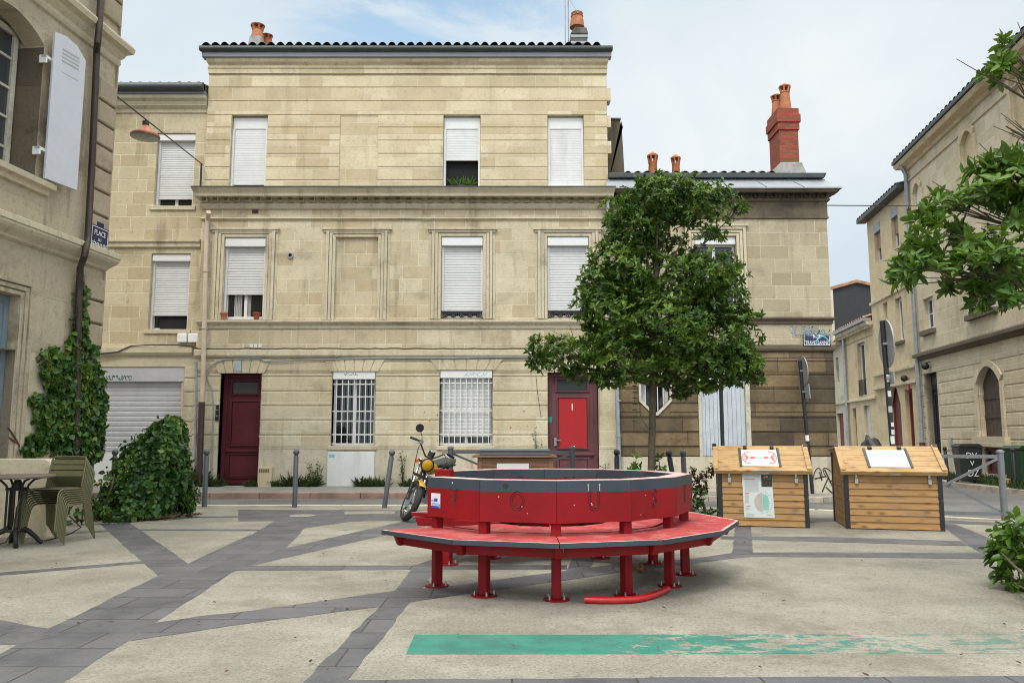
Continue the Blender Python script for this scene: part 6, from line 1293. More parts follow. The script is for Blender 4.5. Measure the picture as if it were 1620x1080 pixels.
# ================================================================== motorbike
cp = G(643,824); hd_ = Vector((-.30,-.95)).normalized()
BK = Matrix.Translation(cp) @ Matrix.Rotation(math.atan2(hd_.y,hd_.x),4,'Z') @ Matrix.Rotation(R(-10),4,'X'); rw = .285
bike = thing('motorbike', cp, 'small yellow motorbike with amber headlight parked behind the ring bench', 'motorbike')
hp = Vector((-.29,0,.80)); ax = Vector((-.48,0,1)).normalized(); steer = Matrix.Translation(hp) @ Matrix.Rotation(R(42),4,ax) @ Matrix.Translation(-hp); FK = BK @ steer
def wheel(fr, cx, name, wd):
    m = MB(fr); m.lathe([(rw-.075,-wd*.75),(rw-.03,-wd),(rw-.008,-wd*.6),(rw,-wd*.15),(rw,wd*.15),(rw-.008,wd*.6),(rw-.03,wd),(rw-.075,wd*.75)], (cx,0,rw), 36, axis='y', cap=False)
    ty_ = m.build(name, M['rubber'], bike, smooth=35)
    m = MB(fr); m.lathe([(rw-.072,-wd*.78),(rw-.088,-wd*.7),(rw-.09,0),(rw-.088,wd*.7),(rw-.072,wd*.78),(rw-.07,wd*.7),(rw-.07,-wd*.7)], (cx,0,rw), 36, axis='y', cap=False); m.build('rim', M['chrome'], ty_, smooth=35)
    m = MB(fr)
    for j in range(20): q = R(18*j); s = .025 if j % 2 else -.025; m.tube([(cx+.03*math.cos(q+.5),s,rw+.03*math.sin(q+.5)),(cx+(rw-.085)*math.cos(q),0,rw+(rw-.085)*math.sin(q))], .0032, 4)
    m.lathe([(.02,-.06),(.045,-.05),(.035,-.02),(.035,.02),(.045,.05),(.02,.06)], (cx,0,rw), 14, axis='y'); m.build('spokes', M['alloy'], ty_)
    m = MB(fr); m.lathe([(.10,-.058),(.10,-.054)], (cx,0,rw), 24, axis='y'); m.build('brake_disc', M['alloy'], ty_); return ty_
wheel(FK, 0.0, 'front_wheel', .045); wheel(BK, -1.22, 'rear_wheel', .055)
ft = lambda t, s, o=0: (Vector((.0+o,s,rw))*(1-t)+Vector((-.29+o,s*1.0,.86))*t)
for s in (-.085,.085):
    m = MB(FK); m.tube([ft(.02,s),ft(.42,s)], .027, 10); fk = m.build('fork_leg', M['black'], bike, smooth=50)
    m = MB(FK); m.tube([ft(.42,s),ft(1.0,s)], .017, 10); m.build('fork_tube', M['chrome'], fk, smooth=50)
m = MB(FK)
for t in (.62,.95): p = ft(t,0,.0); m.box(p.x-.04,p.x+.03,-.115,.115,p.z-.018,p.z+.018)
m.tube([ft(.5,-.01),ft(1,-.01)], .02, 8); m.build('yoke', M['black'], bike, bevel=.006)
m = MB(FK); pr = []       # front mudguard
for j in range(9): q = R(62+10*j); pr.append((math.cos(q)*(rw+.035),math.sin(q)*(rw+.035)+rw))
v = []; 
for (x,z),q in zip(pr,range(9)):
    for y,dz in ((-.052,-.03),(-.04,.0),(0,.012),(.04,0),(.052,-.03)): k_ = (z-rw)/(rw+.035); v.append((x*(1+dz*1.2),y,rw+(z-rw)*(1+dz*1.2)))
m.add(v, [(i*5+j,i*5+j+1,i*5+j+6,i*5+j+5) for i in range(8) for j in range(4)]); m.build('front_mudguard', M['yellow'], bike, smooth=60)
lp = Vector((-.17,0,.83)); m = MB(FK); m.lathe([(.03,-.11),(.075,-.07),(.095,-.01),(.098,.02),(.09,.028)], lp, 22, axis='x'); hl = m.build('headlight', M['black'], bike, smooth=40)
m = MB(FK); m.lathe([(.088,.022),(.07,.04),(.03,.05),(.002,.052)], lp, 22, axis='x'); m.build('lens', M['amber'], hl, smooth=60)
m = MB(FK); m.lathe([(.1,.015),(.104,.022),(.09,.03)], lp, 22, axis='x', cap=False); m.build('headlight_rim', M['black'], hl, smooth=40)
for s in (-1,1): m = MB(FK); m.tube([(-.2,s*.09,.82),(-.2,s*.15,.82)], .008, 6); m.lathe([(.026,-.02),(.032,0),(.026,.02)], (-.19,s*.165,.82), 12, axis='x'); m.build('indicator', M['orange'], bike, smooth=50)
m = MB(FK); m.lathe([(.048,0),(.052,.07),(.048,.085)], (-.22,.0,.945), 18); gg = m.build('gauge', M['black'], bike, smooth=40); m = MB(FK); m.lathe([(.05,.086),(.048,.092),(.03,.096)], (-.22,0,.945), 18); m.build('gauge_rim', M['chrome'], gg, smooth=40)
m = MB(FK); hb = [(-.34,-.36,1.07),(-.31,-.22,1.08),(-.29,-.13,.99),(-.28,-.05,.92),(-.28,.05,.92),(-.29,.13,.99),(-.31,.22,1.08),(-.34,.36,1.07)]; m.tube(hb, .0125, 8); hbar = m.build('handlebar', M['black'], bike, smooth=50)
for s in (-1,1):
    m = MB(FK); m.tube([(-.34,s*.36,1.07),(-.315,s*.25,1.08)], .019, 10); m.lathe([(.02,0),(.02,.01)], (-.342,s*.368,1.07), 8, axis='y'); m.build('grip', M['black'], hbar, smooth=50)
    m = MB(FK); m.box(-.33,-.28,s*.2-.03,s*.2+.03,1.05,1.11); m.tube([(-.27,s*.2,1.07),(-.22,s*.27,1.05),(-.24,s*.38,1.04)], .007, 6); m.build('lever', M['alloy'], hbar)
    if s < 0:
        m = MB(FK); m.tube([(-.3,s*.2,1.1),(-.3,s*.23,1.16),(-.32,s*.29,1.22)], .006, 6); m.lathe([(.005,-.02),(.058,-.012),(.062,.008)], (-.33,s*.31,1.25), 18, axis='x'); m.build('mirror', M['black'], hbar, smooth=50)
    m = MB(FK); m.tube([(-.29,s*.2,1.06),(-.15,s*.24,1.0),(-.08,s*.2,.78),(-.04,s*.13,.55),(-.02,s*.1,.32)], .006, 5); m.build('cable', M['black'], hbar)
def shell(mb, secs, n=12):     # lofted body: secs = (x, zc, half width, half height)
    v = [(x,w*math.cos(2*math.pi*j/n),zc+h*math.sin(2*math.pi*j/n)) for x,zc,w,h in secs for j in range(n)]
    mb.add(v, [(i*n+j,i*n+(j+1)%n,(i+1)*n+(j+1)%n,(i+1)*n+j) for i in range(len(secs)-1) for j in range(n)]+[tuple(range(n)),tuple(range((len(secs)-1)*n,len(secs)*n))])
m = MB(BK); shell(m, [(-.33,.72,.035,.04),(-.38,.73,.07,.08),(-.50,.74,.105,.10),(-.64,.73,.09,.08),(-.72,.71,.06,.05)]); m.build('fuel_tank', M['yellow'], bike, smooth=60)
m = MB(BK); shell(m, [(-.62,.78,.07,.03),(-.72,.79,.12,.055),(-.95,.80,.14,.06),(-1.2,.83,.13,.055),(-1.32,.85,.09,.03)]); m.build('seat', M['tankgrey'], bike, smooth=60)
m = MB(BK); m.tube([(-.3,0,.78),(-.42,0,.5),(-.5,0,.28),(-.85,0,.26),(-.95,0,.5),(-.8,0,.72),(-.35,0,.74)], .02, 8)
for s in (-.09,.09): m.tube([(-.9,s,.32),(-1.22,s,rw)], .02, 8); m.tube([(-1.0,s,.74),(-1.2,s,.34)], .022, 8); m.tube([(-.7,s*.8,.72),(-1.3,s,.78)], .015, 8)
m.build('frame', M['black'], bike, smooth=50)
m = MB(BK); m.box(-.82,-.48,-.12,.12,.22,.42); m.box(-.62,-.46,-.08,.08,.42,.62)
for j in range(5): m.box(-.65,-.43,-.095,.095,.43+j*.036,.443+j*.036)
m.lathe([(.09,-.15),(.09,.15)], (-.7,0,.31), 16, axis='y'); m.build('engine', M['alloy'], bike, bevel=.012)
m = MB(BK); m.tube([(-.48,-.05,.56),(-.38,-.08,.45),(-.42,-.12,.26),(-.7,-.15,.2),(-1.0,-.16,.27),(-1.35,-.17,.36)], [.018,.018,.018,.022,.04,.04], 10); m.build('exhaust', M['chrome'], bike, smooth=50)
m = MB(BK)
v = []
for j in range(9):
    q = R(20+15*j); 
    for y,k_ in ((-.07,.96),(-.05,1.0),(.05,1.0),(.07,.96)): v.append((-1.22+math.cos(q)*(rw+.05)*k_,y,rw+math.sin(q)*(rw+.05)*k_+.02))
m.add(v, [(i*4+j,i*4+j+1,i*4+j+5,i*4+j+4) for i in range(8) for j in range(3)]); m.build('rear_mudguard', M['yellow'], bike, smooth=60)
m = MB(BK); m.tube([(-.68,.1,.28),(-.72,.27,.05)], .012, 7); m.build('side_stand', M['black'], bike)

# ================================================================== bins
def bin_(x, y, z, mat, label, sc=1.0, yaw=0, graf=False):
    p = G(x,y,z); t = thing('wheelie_bin', p, label, 'bin'); T = Matrix.Translation(p) @ Matrix.Rotation(yaw,4,'Z') @ Matrix.Scale(sc,4); m = MB(T)
    v = [(-.23,-.24,.06),(.23,-.24,.06),(.23,.2,.06),(-.23,.2,.06),(-.29,-.30,.93),(.29,-.30,.93),(.29,.30,.93),(-.29,.30,.93)]
    m.add(v, [(0,3,2,1),(4,5,6,7),(0,1,5,4),(1,2,6,5),(2,3,7,6),(3,0,4,7)]); m.build('body', mat, t, bevel=.03)
    m = MB(T); m.box(-.31,.31,-.33,.30,.935,.965); m.prism([(-.30,.965),(.30,.965),(.22,1.03),(-.22,1.03)], -.28,.28); m.build('lid', mat, t, bevel=.015)
    for s in (-.22,.22): m = MB(T); m.lathe([(.10,-.025),(.10,.025)], (s,.25,.10), 16, axis='x'); m.build('wheel', M['rubber'], t)
    m = MB(T); m.tube([(-.25,.31,.9),(-.25,.37,.92),(.25,.37,.92),(.25,.31,.9)], .015, 6); m.build('handle', mat, t)
    if graf:
        fr = T @ Matrix.Rotation(R(0),4,'X'); m = MB(fr @ Matrix.Translation((0,-.262,.06)) @ Matrix.Rotation(R(4.0),4,'X') @ Matrix(((1,0,0,0),(0,-1,0,0),(0,0,1,0),(0,0,0,1))))
        text(m,'DV',.22,.0,.012,.66,.9); text(m,'V',.18,.01,.012,.46,.9); text(m,'DZ',.24,.03,.012,.20,.8); m.build('graffiti', M['white'], t)
    return t
bin_(1533,763.5,-.055,M['bin'],'black wheelie bin sprayed with white letters on the street pavement',1.03,R(-12),True)
bin_(1619,771,-.055,M['bingreen'],'dark green wheelie bin at the right edge behind the black bollard',1.0,R(10))
p = G(1606,768,-.055); c = p+Vector((.35,.15,1.0)); t = thing('rubbish_bag', c, 'small white and red bag of rubbish lying on the green bin', 'bag'); m = MB(); m.ball(c,.13,10,7,sx=1.3,sz=.55); m.build('bag', M['white'], t, smooth=80); m = MB(); m.ball(c+Vector((.15,-.02,.03)),.07,10,7,sz=.7); m.build('red_wrapper', M['tred'], t, smooth=80)
p = G(1600,771,-.055); t = thing('cardboard_box', p, 'flattened orange brown cardboard by the green bin', 'cardboard'); m = MB(Matrix.Translation(p)@Matrix.Rotation(R(20),4,'Z')); m.box(-.2,.5,-.2,.2,0,.03); m.build('sheet', M['card'], t); m = MB(Matrix.Translation(p)@Matrix.Rotation(R(20),4,'Z')); m.box(-.16,.04,.02,.2,.031,.22); m.build('torn_box', M['card'], t, bevel=.02)
# covered scooter behind the second compost box
p = G(1396,775,-.16); t = thing('covered_scooter', p, 'scooter under a black cover, its rounded top just above the compost box', 'scooter'); m = MB(); n = 14; secs = []
for s_,w_,h in ((-.85,.10,.70),(-.7,.25,.85),(-.3,.3,.95),(.1,.31,1.05),(.4,.34,1.30),(.62,.30,1.36),(.8,.2,1.1),(.9,.08,.7)): secs.append((s_,w_,h))
v = []; 
for s_,w_,h in secs:
    for j in range(n+1): q = math.pi*j/n; f = 1+.05*math.sin(j*2.1+s_*7); v.append((p.x+w_*math.cos(q)*f*1.0, p.y+s_, p.z+h*math.sin(q)**.6*f+.02))
m.add(v, [(i*(n+1)+j,i*(n+1)+j+1,(i+1)*(n+1)+j+1,(i+1)*(n+1)+j) for i in range(len(secs)-1) for j in range(n)]); m.build('cover', M['tarp'], t, smooth=70)
for s_ in (-.55,.55): m = MB(); m.lathe([(.22,-.05),(.24,0),(.22,.05)], (p.x,p.y+s_,p.z+.24), 18, axis='x'); m.build('wheel', M['rubber'], t)

# ================================================================== hanging lamps on wires
def hang_lamp(name, A, B, t0, sc, mat, label, extra=None, stem=.10):
    A, B = Vector(A), Vector(B); L = A+(B-A)*t0; t = thing(name, L, label, 'street lamp', 'lamps hung on wires over the street')
    m = MB(); m.tube([A,L,B], .013, 6); 
    if extra: m.tube(extra, .022, 6)
    m.build('wire', M['iron'], t)
    m = MB(); zz_ = L.z-stem; m.lathe([(.014,0),(.014,stem)], (L.x,L.y,zz_), 8); m.lathe([(.055*sc,-.06*sc),(.06*sc,.02*sc),(.035*sc,.03*sc)], (L.x,L.y,zz_), 14); m.build('socket', M['pipe_dark'], t, smooth=40)
    m = MB(); m.lathe([(.06*sc,-.06*sc),(.085*sc,-.10*sc),(.13*sc,-.18*sc),(.17*sc,-.21*sc),(.245*sc,-.225*sc),(.25*sc,-.25*sc),(.24*sc,-.27*sc)], (L.x,L.y,zz_), 28, cap=False); sh_ = m.build('lamp_shade', mat, t, smooth=30)
    m = MB(); m.lathe([(.235*sc,-.272*sc),(.20*sc,-.285*sc),(.002,-.29*sc)], (L.x,L.y,zz_), 24, cap=False); m.build('glass_cover', M['lampin'], sh_, smooth=50)
    return t
u,zz_ = ul(183,155); A = FL @ Vector((-.02,.05,zz_)); ub_,zb_ = FU(FM,322,262); B = Vector((ub_,YF-.12,zb_)); lo, hi = 0.0, 1.0
for _ in range(40):
    mid = (lo+hi)/2
    if PX(A+(B-A)*mid)[0] < 231: lo = mid
    else: hi = mid
_, zlow = FU(FM,322,303); hang_lamp('hanging_lamp', A, B, lo, 1.0, M['copper'], 'copper shaded lamp hanging on a wire left of the tall house', [B,(B.x,B.y,zlow+.06),(B.x,YF-.02,zlow+.06)], .06)
A = Vector((RR+.02,YR+.3,FU(FR,1318,319)[1])); c = us(1462,326); B = FS @ Vector((c[0],.02,c[1])); lo, hi = 0.0, 1.0
for _ in range(40):
    mid = (lo+hi)/2
    if PX(A+(B-A)*mid)[0] < 1437: lo = mid
    else: hi = mid
hang_lamp('hanging_lamp', A, B, lo, 1.0, M['bollard'], 'dull grey shaded lamp on a wire beside the right hand tree', None, .12)

# ================================================================== plants
def px_lobes(Y, items):      # (px, py, rx_px, ry_px, depth offset m, depth radius m)
    out = []
    for x,y,rx,ry,dy,rd in items: p = P(x,y,Y); s = (p.y*CP+(p.z-H_CAM)*SP)/F_PX; out.append(((p.x,p.y+dy,p.z),(rx*s,rd,ry*s)))
    return out
def limbs(m, base, top, targets, r0):
    m.tube([base]+[base+(top-base)*t+Vector((random.uniform(-.02,.02),random.uniform(-.02,.02),0)) for t in (.1,.3,.5,.7,.85)]+[top], [r0*1.5,r0*1.12,r0,r0*.95,r0*.85,r0*.75,r0*.5], 10)
    for c in targets:
        c = Vector(c); t = min(.97, max(.42, (c.z-base.z)/(top.z-base.z)*.72)); s = base+(top-base)*t; mid = s.lerp(c,.5)+Vector((random.uniform(-.08,.08),random.uniform(-.08,.08),.08))
        m.tube([s,mid,c], [r0*.42,r0*.26,r0*.10], 6)
        for _ in range(5): e = c+Vector((random.gauss(0,.12),random.gauss(0,.12),random.gauss(.03,.08))); m.tube([mid.lerp(c,.6),e], [r0*.14,r0*.05], 5)
YT = 12.0; lob = px_lobes(YT, [
 (1065,318,92,40,0,.75),(1045,300,50,26,-.1,.4),(1110,322,66,30,.1,.5),(985,330,42,30,0,.4),(1170,330,14,10,0,.12),(1000,372,48,28,.1,.4),(1130,362,34,20,0,.3),
 (975,410,44,34,0,.5),(945,452,34,40,0,.4),(1010,430,60,36,-.1,.6),(1075,455,80,48,0,.9),(1110,440,60,34,-.35,.5),(1140,480,50,46,0,.6),
 (975,505,66,56,0,.7),(1050,520,90,60,-.2,1.0),(1120,530,78,56,0,.9),(1180,530,32,46,0,.5),(955,485,50,50,.1,.5),(985,455,50,40,.2,.5),(1010,350,60,34,.1,.5),(1060,390,60,26,.25,.5),(1190,565,22,28,0,.4),(1000,565,74,44,-.2,.8),(1085,580,72,34,0,.8),(1150,575,50,34,.1,.6),
 (900,560,50,32,0,.5),(865,548,30,26,0,.3),(850,572,22,16,0,.25),(925,585,36,24,.1,.4),(945,540,36,32,0,.4),(965,600,30,16,0,.3),(1105,610,40,13,0,.4),(880,530,14,14,0,.15),(1200,598,12,13,0,.2),(1075,622,16,9,0,.2),(1160,598,28,12,0,.3)])
base = Vector((P(1028,740,YT).x, YT, -.05)); top = Vector((P(1040,330,YT).x, YT, P(1040,330,YT).z))
t = thing('evergreen_tree', base, 'round headed evergreen tree with bare slim trunk behind the ring bench', 'tree')
m = MB(); limbs(m, base, top, [l[0] for l in lob], .052); m.build('trunk', M['bark'], t, smooth=60)
C_, T_ = lobes_points(lob, 84, .2, 3, 2.3); leaf_mesh('crown', M['leaf'], t, *whorls(C_, T_, 8, .092, .37), droop=.12)
m = MB(); s0 = base+Vector((0,-.03,1.35)); s1 = P(1012,640,YT-.05); m.tube([s0, s0.lerp(s1,.5)+Vector((-.06,0,0)), s1, P(1008,612,YT-.05)], [.008,.006,.005,.003], 5); m.build('side_shoot', M['bark'], t)
k = 7; ys = np.linspace(612,668,k); Pp = np.array([P(1010+(i%2),y,YT-.05) for i,y in enumerate(ys)]); leaf_mesh('shoot_leaf', M['leaf'], t, Pp, np.array([[-1 if i%2 else -.6,-.3,.12] for i in range(k)]), np.tile([0,-.5,1],(k,1)), np.full(k,.12), np.full(k,.05))
# tree at the right, trunk outside the view
YB = 5.9; lob = px_lobes(YB, [(1515,372,78,52,0,.42),(1455,425,48,32,0,.3),(1568,330,64,58,.1,.45),(1610,300,60,60,0,.5),(1540,430,72,36,0,.4),(1560,472,44,22,-.05,.25),(1600,400,60,60,.1,.5),(1500,320,40,26,.1,.25),(1632,225,18,22,.1,.2),(1612,85,18,20,.2,.2),(1680,60,26,50,.2,.3),(1690,190,30,50,.1,.3),(1668,310,70,80,0,.5),(1604,192,10,7,.1,.08),(1438,418,24,20,0,.16),(1604,192,16,9,.1,.12),(1598,250,26,22,.1,.22),(1560,262,22,14,.1,.16),(1618,60,14,26,.2,.16),(1590,100,14,10,.2,.12)])
lob += [((5.7,6.3,4.2),(1.0,1.1,.9)),((6.0,5.9,3.4),(.9,1.2,.8)),((6.0,6.6,5.2),(.9,.9,.7)),((5.6,6.9,3.4),(.7,.7,.6))]
base = Vector((5.6,6.2,-.05)); top = Vector((5.5,6.2,4.8)); t = thing('broadleaf_tree', base, 'glossy leaved branch of a tree reaching in from the right edge', 'tree')
m = MB(); limbs(m, base, top, [l[0] for l in lob], .052); m.build('trunk', M['bark'], t, smooth=60)
C_, T_ = lobes_points(lob, 48, .22, 9, 2.6); leaf_mesh('crown', M['leaf2'], t, *whorls(C_, T_, 9, .112, .35), droop=.15)
# shrub at the foot of it
lob = px_lobes(6.4, [(1612,850,40,34,0,.25),(1625,900,50,56,0,.35),(1660,880,60,80,.1,.4),(1588,880,22,18,0,.14),(1600,920,20,30,0,.2),(1640,950,40,40,0,.3),(1578,868,14,14,0,.1)])
b_ = G(1655,985); t = thing('leafy_shrub', b_, 'glossy green shrub cut by the right edge of the view', 'shrub'); m = MB()
for c,_ in lob: m.tube([b_+Vector((random.uniform(-.08,.08),random.uniform(-.08,.08),0)), Vector(b_).lerp(Vector(c),.5)+Vector((.03,0,.06)), c], [.012,.009,.004], 6)
m.build('stem', M['bark'], t); C_, T_ = lobes_points(lob, 45, .1, 5, 3); leaf_mesh('foliage', M['leaf2'], t, *whorls(C_, T_, 7, .095, .5), droop=.2)
# low bush and reddish stems between the ring bench and the first compost box
b_ = G(1118,826); lob = [((b_.x+dx,b_.y+dy,z),(r,r,rz)) for dx,dy,z,r,rz in ((-.12,0,.18,.24,.18),(.08,.05,.22,.22,.18),(-.3,.1,.22,.2,.16),(.15,-.05,.12,.18,.12),(-.02,.2,.34,.18,.14),(-.05,.0,.42,.12,.08))]
t = thing('low_bush', b_, 'low dark green bush between the ring bench and the first compost box', 'shrub'); m = MB()
for c,_ in lob: m.tube([b_,c], [.012,.005], 5)
m.build('stem', M['twig'], t); C_, T_ = lobes_points(lob, 30, .1, 6, 4); leaf_mesh('foliage', M['ivy'], t, *whorls(C_, T_, 6, .062, .55), droop=.2)
b2_ = G(1092,822); t = thing('arching_sapling', b2_, 'thin arching stems with dark red leaves left of the first compost box', 'plant'); m = MB(); Pq = []
for tips in ((1128,738),(1118,772),(1098,742),(1108,756)):
    e = P(*tips,11.3); mid = b2_.lerp(e,.6)+Vector((-.05,0,.12)); m.tube([b2_,mid,e], [.010,.007,.003], 5); Pq += [mid.lerp(e,s/8) for s in range(9)]
m.build('stem', M['twig'], t); Pq = np.repeat(np.array(Pq),5,0); k = len(Pq); leaf_mesh('foliage', leafmat('red_leaves', [(.022,.03,.010),(.04,.025,.012),(.06,.02,.015),(.03,.05,.012)]), t, Pq+rng.normal(size=(k,3))*.03, rng.normal(size=(k,3)), rng.normal(size=(k,3))*.4+np.array([0,-.4,1]), rng.uniform(.05,.085,k), rng.uniform(.03,.045,k))
for px, lb_ in ((1003,'small leafy sapling left of the evergreen trunk'),(1043,'small narrow leaved sapling right of the evergreen trunk')):
    e = P(px,730,YT+.2); b3_ = Vector((e.x,YT+.2,0)); t = thing('sapling', b3_, lb_, 'plant', 'saplings round the tree foot'); m = MB(); m.tube([b3_,e], [.012,.006], 6); m.build('stem', M['bark'], t)
    C_, T_ = lobes_points([((e.x,e.y,e.z),(.13,.13,.16)),((e.x-.06,e.y,e.z-.2),(.14,.12,.12))], 26, 0); leaf_mesh('foliage', M['leaf'], t, *whorls(C_, T_, 6, .10, .4))
# ivy mound
b_ = G(222,822); t = thing('ivy_mound', b_, 'conical heap of glossy ivy on the square beside the chairs', 'ivy'); cx_, cy_ = b_.x, b_.y+.45
def mound(n, seed):
    r_ = np.random.default_rng(seed); u = r_.uniform(0,1,n); th = r_.uniform(0,2*np.pi,n); z = 1.44*u**1.25
    base_r = .70*(1-(z/1.47)**1.5)**.72+.05; sx = np.where(np.cos(th) > 0, .62, 1.02)
    ox = .30*(z/1.44)**1.1; w = 1+.16*np.sin(th*3+z*3)+.10*np.sin(th*7-z*5+1)+.09*np.sin(th*13+z*11)
    rr = base_r*w*np.where(r_.uniform(0,1,n) < .06, r_.uniform(1.02,1.22,n), r_.uniform(.86,1.05,n)); p = np.stack([cx_-.08+ox+np.cos(th)*rr*sx, cy_+np.sin(th)*rr*.85, z+.02+r_.normal(size=n)*.02],1)
    nrm = np.stack([np.cos(th),np.sin(th),np.full(n,.55)],1); return p, nrm
p_, n_ = mound(6200, 4); k = len(p_); tang = rng.normal(size=(k,3))*.6+np.array([0,0,-.8])+n_*.45; leaf_mesh('foliage', M['ivy'], t, p_, tang, n_+rng.normal(size=(k,3))*.35, rng.uniform(.04,.10,k), rng.uniform(.035,.088,k), droop=.2, wide=.55)
m = MB(); rows = 9; nn = 20; v = []
for i in range(rows):
    z = 1.36*i/(rows-1); br = (.62*max(.02,(1-(z/1.42)**1.5))**.72)*.82
    for j in range(nn): th = 2*math.pi*j/nn; w_ = 1+.14*math.sin(th*3+z*3)+.08*math.sin(th*7-z*5+1); v.append((cx_-.08+(.30*(z/1.44)**1.1)+math.cos(th)*br*w_*(.62 if math.cos(th)>0 else 1.02), cy_+math.sin(th)*br*w_*.85, z))
m.add(v, [(i*nn+j,i*nn+(j+1)%nn,(i+1)*nn+(j+1)%nn,(i+1)*nn+j) for i in range(rows-1) for j in range(nn)]); m.build('dark_core', M['bark'], t)  # solid dark core added inside the ivy so nothing shows through the leaves
m = MB(); q = P(178,800,b_.y-.1); m.tube([q+Vector((0,0,.45)),q+Vector((.03,-.1,.3)),q+Vector((.0,-.14,.15)),q+Vector((-.06,-.1,.02))], .012, 6); m.build('bare_stem', M['bark'], t)
# climbing vine on the corner of the left building
t = thing('climbing_vine', FL @ Vector((1.0,.1,0)), 'climbing vine covering the lower corner of the near left building', 'climbing plant')
segs = [(122,470,8,30),(121,510,12,26),(118,545,18,26),(112,580,34,26),(76,560,10,14),(83,575,16,18),(98,602,36,26),(112,640,40,32),(102,680,44,32),(75,690,26,20),(50,700,18,18),(36,712,12,12),(125,690,36,36),(135,650,26,30),(140,600,18,34),(141,556,8,12),(152,640,14,28),(118,712,44,22),(70,640,24,18),(60,660,14,18),(46,630,6,8),(66,585,12,14),(60,560,4,5),(150,670,12,20)]
Pq, Nq = [], []; nvec = np.array([FL[0][1],FL[1][1],0]); dvec = np.array([FL[0][0],FL[1][0],0])
for x,y,rx,ry in segs:
    n = int(rx*ry*.30)+18; ang = rng.uniform(0,6.283,n); rr = np.sqrt(rng.uniform(0,1,n))
    for a,r in zip(ang,rr):
        px_, py_ = x+rx*r*math.cos(a), y+ry*r*math.sin(a); u,z = ul(min(px_,165),py_); 
        if z < .1: continue
        depth = .04+max(0,(1-r))*.13*rng.uniform(.2,1)
        Pq.append(np.array(FL @ Vector((max(u,-.14),depth,z)))); Nq.append(nvec)
Pq = np.array(Pq); k = len(Pq); Nq = np.array(Nq); D = rng.normal(size=(k,3))*.55+np.array([0,0,-.7])+Nq*.5; leaf_mesh('foliage', M['vine'], t, Pq, D, Nq+rng.normal(size=(k,3))*.4, rng.uniform(.045,.105,k), rng.uniform(.04,.09,k), droop=.2, wide=.55)
m = MB()
for path in (((124,440),(122,520),(120,600),(118,720)),((118,720),(95,640),(82,570)),((118,720),(60,700),(36,712)),((32,722),(24,702),(10,692)),((30,712),(18,690),(8,676)),((118,720),(140,640),(141,560))):
    m.tube([FL @ Vector((ul(x,y)[0],.04,ul(x,y)[1])) for x,y in path], .012, 6)
m.build('stem', M['twig'], t, smooth=50)
# bushes behind the chairs, at the foot of the vine
b_ = G(75,832); lob = [((b_.x+dx,b_.y+dy,.22),(.26,.22,.24)) for dx,dy in ((-.4,.1),(0,.1),(.38,.15),(.7,.25))]; t = thing('low_bush', b_, 'dark leafy ground growth seen between the legs of the stacked chairs', 'shrub'); m = MB()
for c,_ in lob: m.tube([(c[0],c[1],0),c], [.012,.005], 5)
m.build('stem', M['twig'], t); C_, T_ = lobes_points(lob, 22, .1, 8, 3); leaf_mesh('foliage', M['ivy'], t, *whorls(C_, T_, 6, .075, .6), droop=.2)
# weeds at the foot of the facades
def weed(x, y, fr, h, w, n, label, tall=False, n0=.08):
    u, z = FU(fr, x, y); p = fr @ Vector((u,n0,z)); t = thing('weed_clump', p, label, 'weeds', 'weeds along the house wall'); k = n
    b = np.array(p)+np.stack([rng.uniform(-w,w,k), rng.uniform(-.06,.06,k), np.zeros(k)],1)
    if tall:
        m = MB(); Pq = []
        for j in range(4): e = p+Vector((random.uniform(-w,w),-.02,h*random.uniform(.6,1))); m.tube([p,p.lerp(e,.5)+Vector((.02,0,0)),e], [.006,.004,.002], 4); Pq += [p.lerp(e,s/9) for s in range(2,10)]
        m.build('stem', M['weed'], t); b = np.repeat(np.array(Pq), max(1,n//len(Pq)), 0); k = len(b); b = b+rng.normal(size=(k,3))*.02
        leaf_mesh('foliage', M['weed'], t, b, rng.normal(size=(k,3))+np.array([0,-.3,.3]), rng.normal(size=(k,3)), rng.uniform(.03,.08,k), rng.uniform(.012,.03,k))
    else:
        D = np.stack([rng.normal(size=k)*.7, -np.abs(rng.normal(size=k))*.5, rng.uniform(.4,1.3,k)],1); leaf_mesh('foliage', M['weed'], t, b, D, np.stack([rng.normal(size=k),-np.ones(k),.4*np.ones(k)],1), h*rng.uniform(.4,1,k), np.full(k,.028), droop=.3)
weed(478,769,FM,.34,.35,140,'weeds between the gas box and the upright grey bollard'); weed(500,770,FM,.55,.30,150,'taller weeds left of the white meter panel',True)
weed(500,770,FM,.6,.12,60,'thin stalks just right of the upright grey bollard',True); weed(590,770,FM,.28,.32,150,'grassy weeds at the right edge of the white meter panel')
weed(334,771,FM,.30,.22,140,'weeds at the left foot of the maroon door'); weed(300,768,FN,.5,.4,220,'weeds below the grey drain conduit behind the ivy mound'); weed(403,771,FM,.22,.12,60,'small tuft between the maroon door and the gas box')
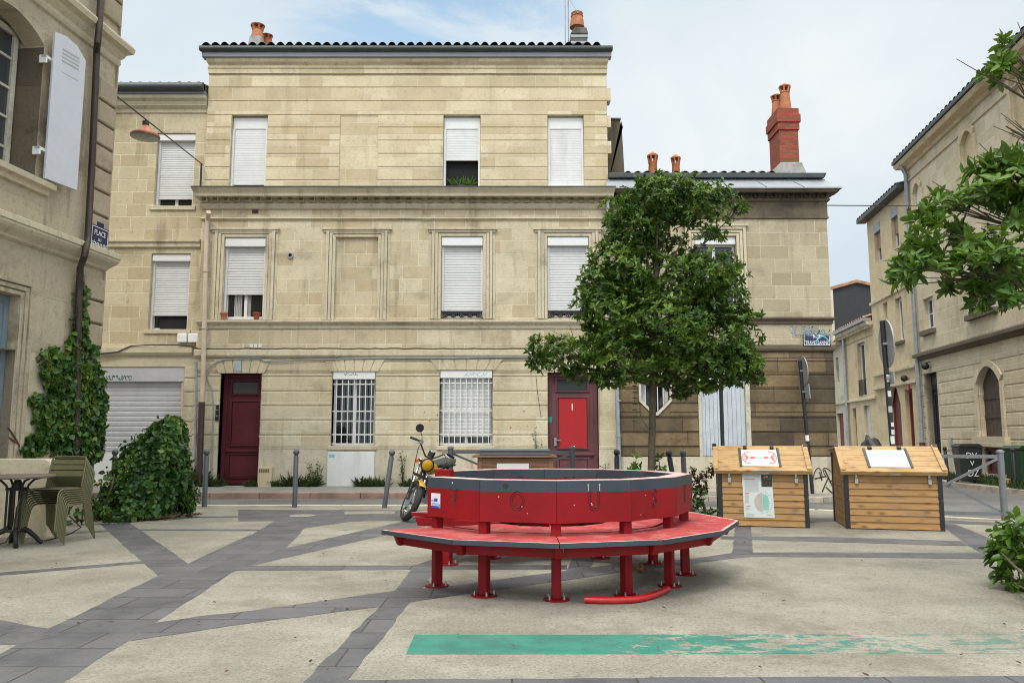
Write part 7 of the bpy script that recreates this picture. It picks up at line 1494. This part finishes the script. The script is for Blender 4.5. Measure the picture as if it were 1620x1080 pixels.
weed(637,768,FM,.85,.06,90,'tall single weed stalk on the wall behind the motorbike',True); weed(655,770,FM,.25,.25,110,'green tuft right behind the motorbike wheel'); weed(850,740,FM,1.0,.10,80,'thin climbing weed left of the red panelled door',True); weed(955,765,FM,.5,.12,70,'wispy weed right of the red panelled door',True)
weed(440,770,FM,.2,.12,60,'low tuft just right of the gas box')
gs = thing('grass_verge', FS @ Vector((6,.4,-.05)), 'strip of rough grass along the street house wall by the bins', 'grass'); k = 2600; uu = rng.uniform(.6,8.5,k); nn_ = rng.uniform(.05,.75,k)**1.2; b = np.array([FS @ Vector((a,c,-.06)) for a,c in zip(uu,nn_)]); b = b[np.array([mnoise.noise(Vector((a*1.1,c*2,0))) > -.15 for a,c in zip(uu,nn_)])]; k = len(b)
o = leaf_mesh('blades', M['weed'], gs, b, np.stack([rng.normal(size=k)*.4,rng.normal(size=k)*.4,np.ones(k)],1), rng.normal(size=(k,3)), rng.uniform(.06,.28,k), np.full(k,.02), droop=.3); o['kind'] = 'stuff'
# fallen leaves and litter
k = 80; pp = np.array([G(rng.uniform(0,1620), y) for y in rng.uniform(825,1078,k)]); pp[:,2] = .016; o = leaf_mesh('leaf_litter', M['litter'], None, pp, np.concatenate([rng.normal(size=(k,2)),np.full((k,1),.12)],1), np.tile([0,0,1],(k,1))+rng.normal(size=(k,3))*.3, rng.uniform(.015,.045,k), rng.uniform(.01,.022,k), droop=-.1)
o['kind'] = 'stuff'; tag(o, 'scattered dry leaves and crumbs on the paving', 'litter')
k = 420; th = rng.uniform(math.pi,2*math.pi,k); rr = rng.uniform(.58,.86,k); c0 = G(222,822); pp = np.stack([c0.x-.12+np.cos(th)*rr*.95, c0.y+.45+np.sin(th)*rr*.85, np.full(k,.02)+rng.uniform(0,.03,k)],1); o = leaf_mesh('leaf_litter', M['litter'], None, pp, np.concatenate([rng.normal(size=(k,2)),np.full((k,1),.2)],1), np.tile([0,0,1],(k,1))+rng.normal(size=(k,3))*.5, rng.uniform(.04,.08,k), rng.uniform(.03,.05,k), droop=-.1)
o['kind'] = 'stuff'; tag(o, 'brown dead leaves fringing the foot of the ivy mound', 'litter')
scene.render.engine = 'CYCLES'; scene.cycles.use_denoising = True; scene.cycles.filter_width = 1.05
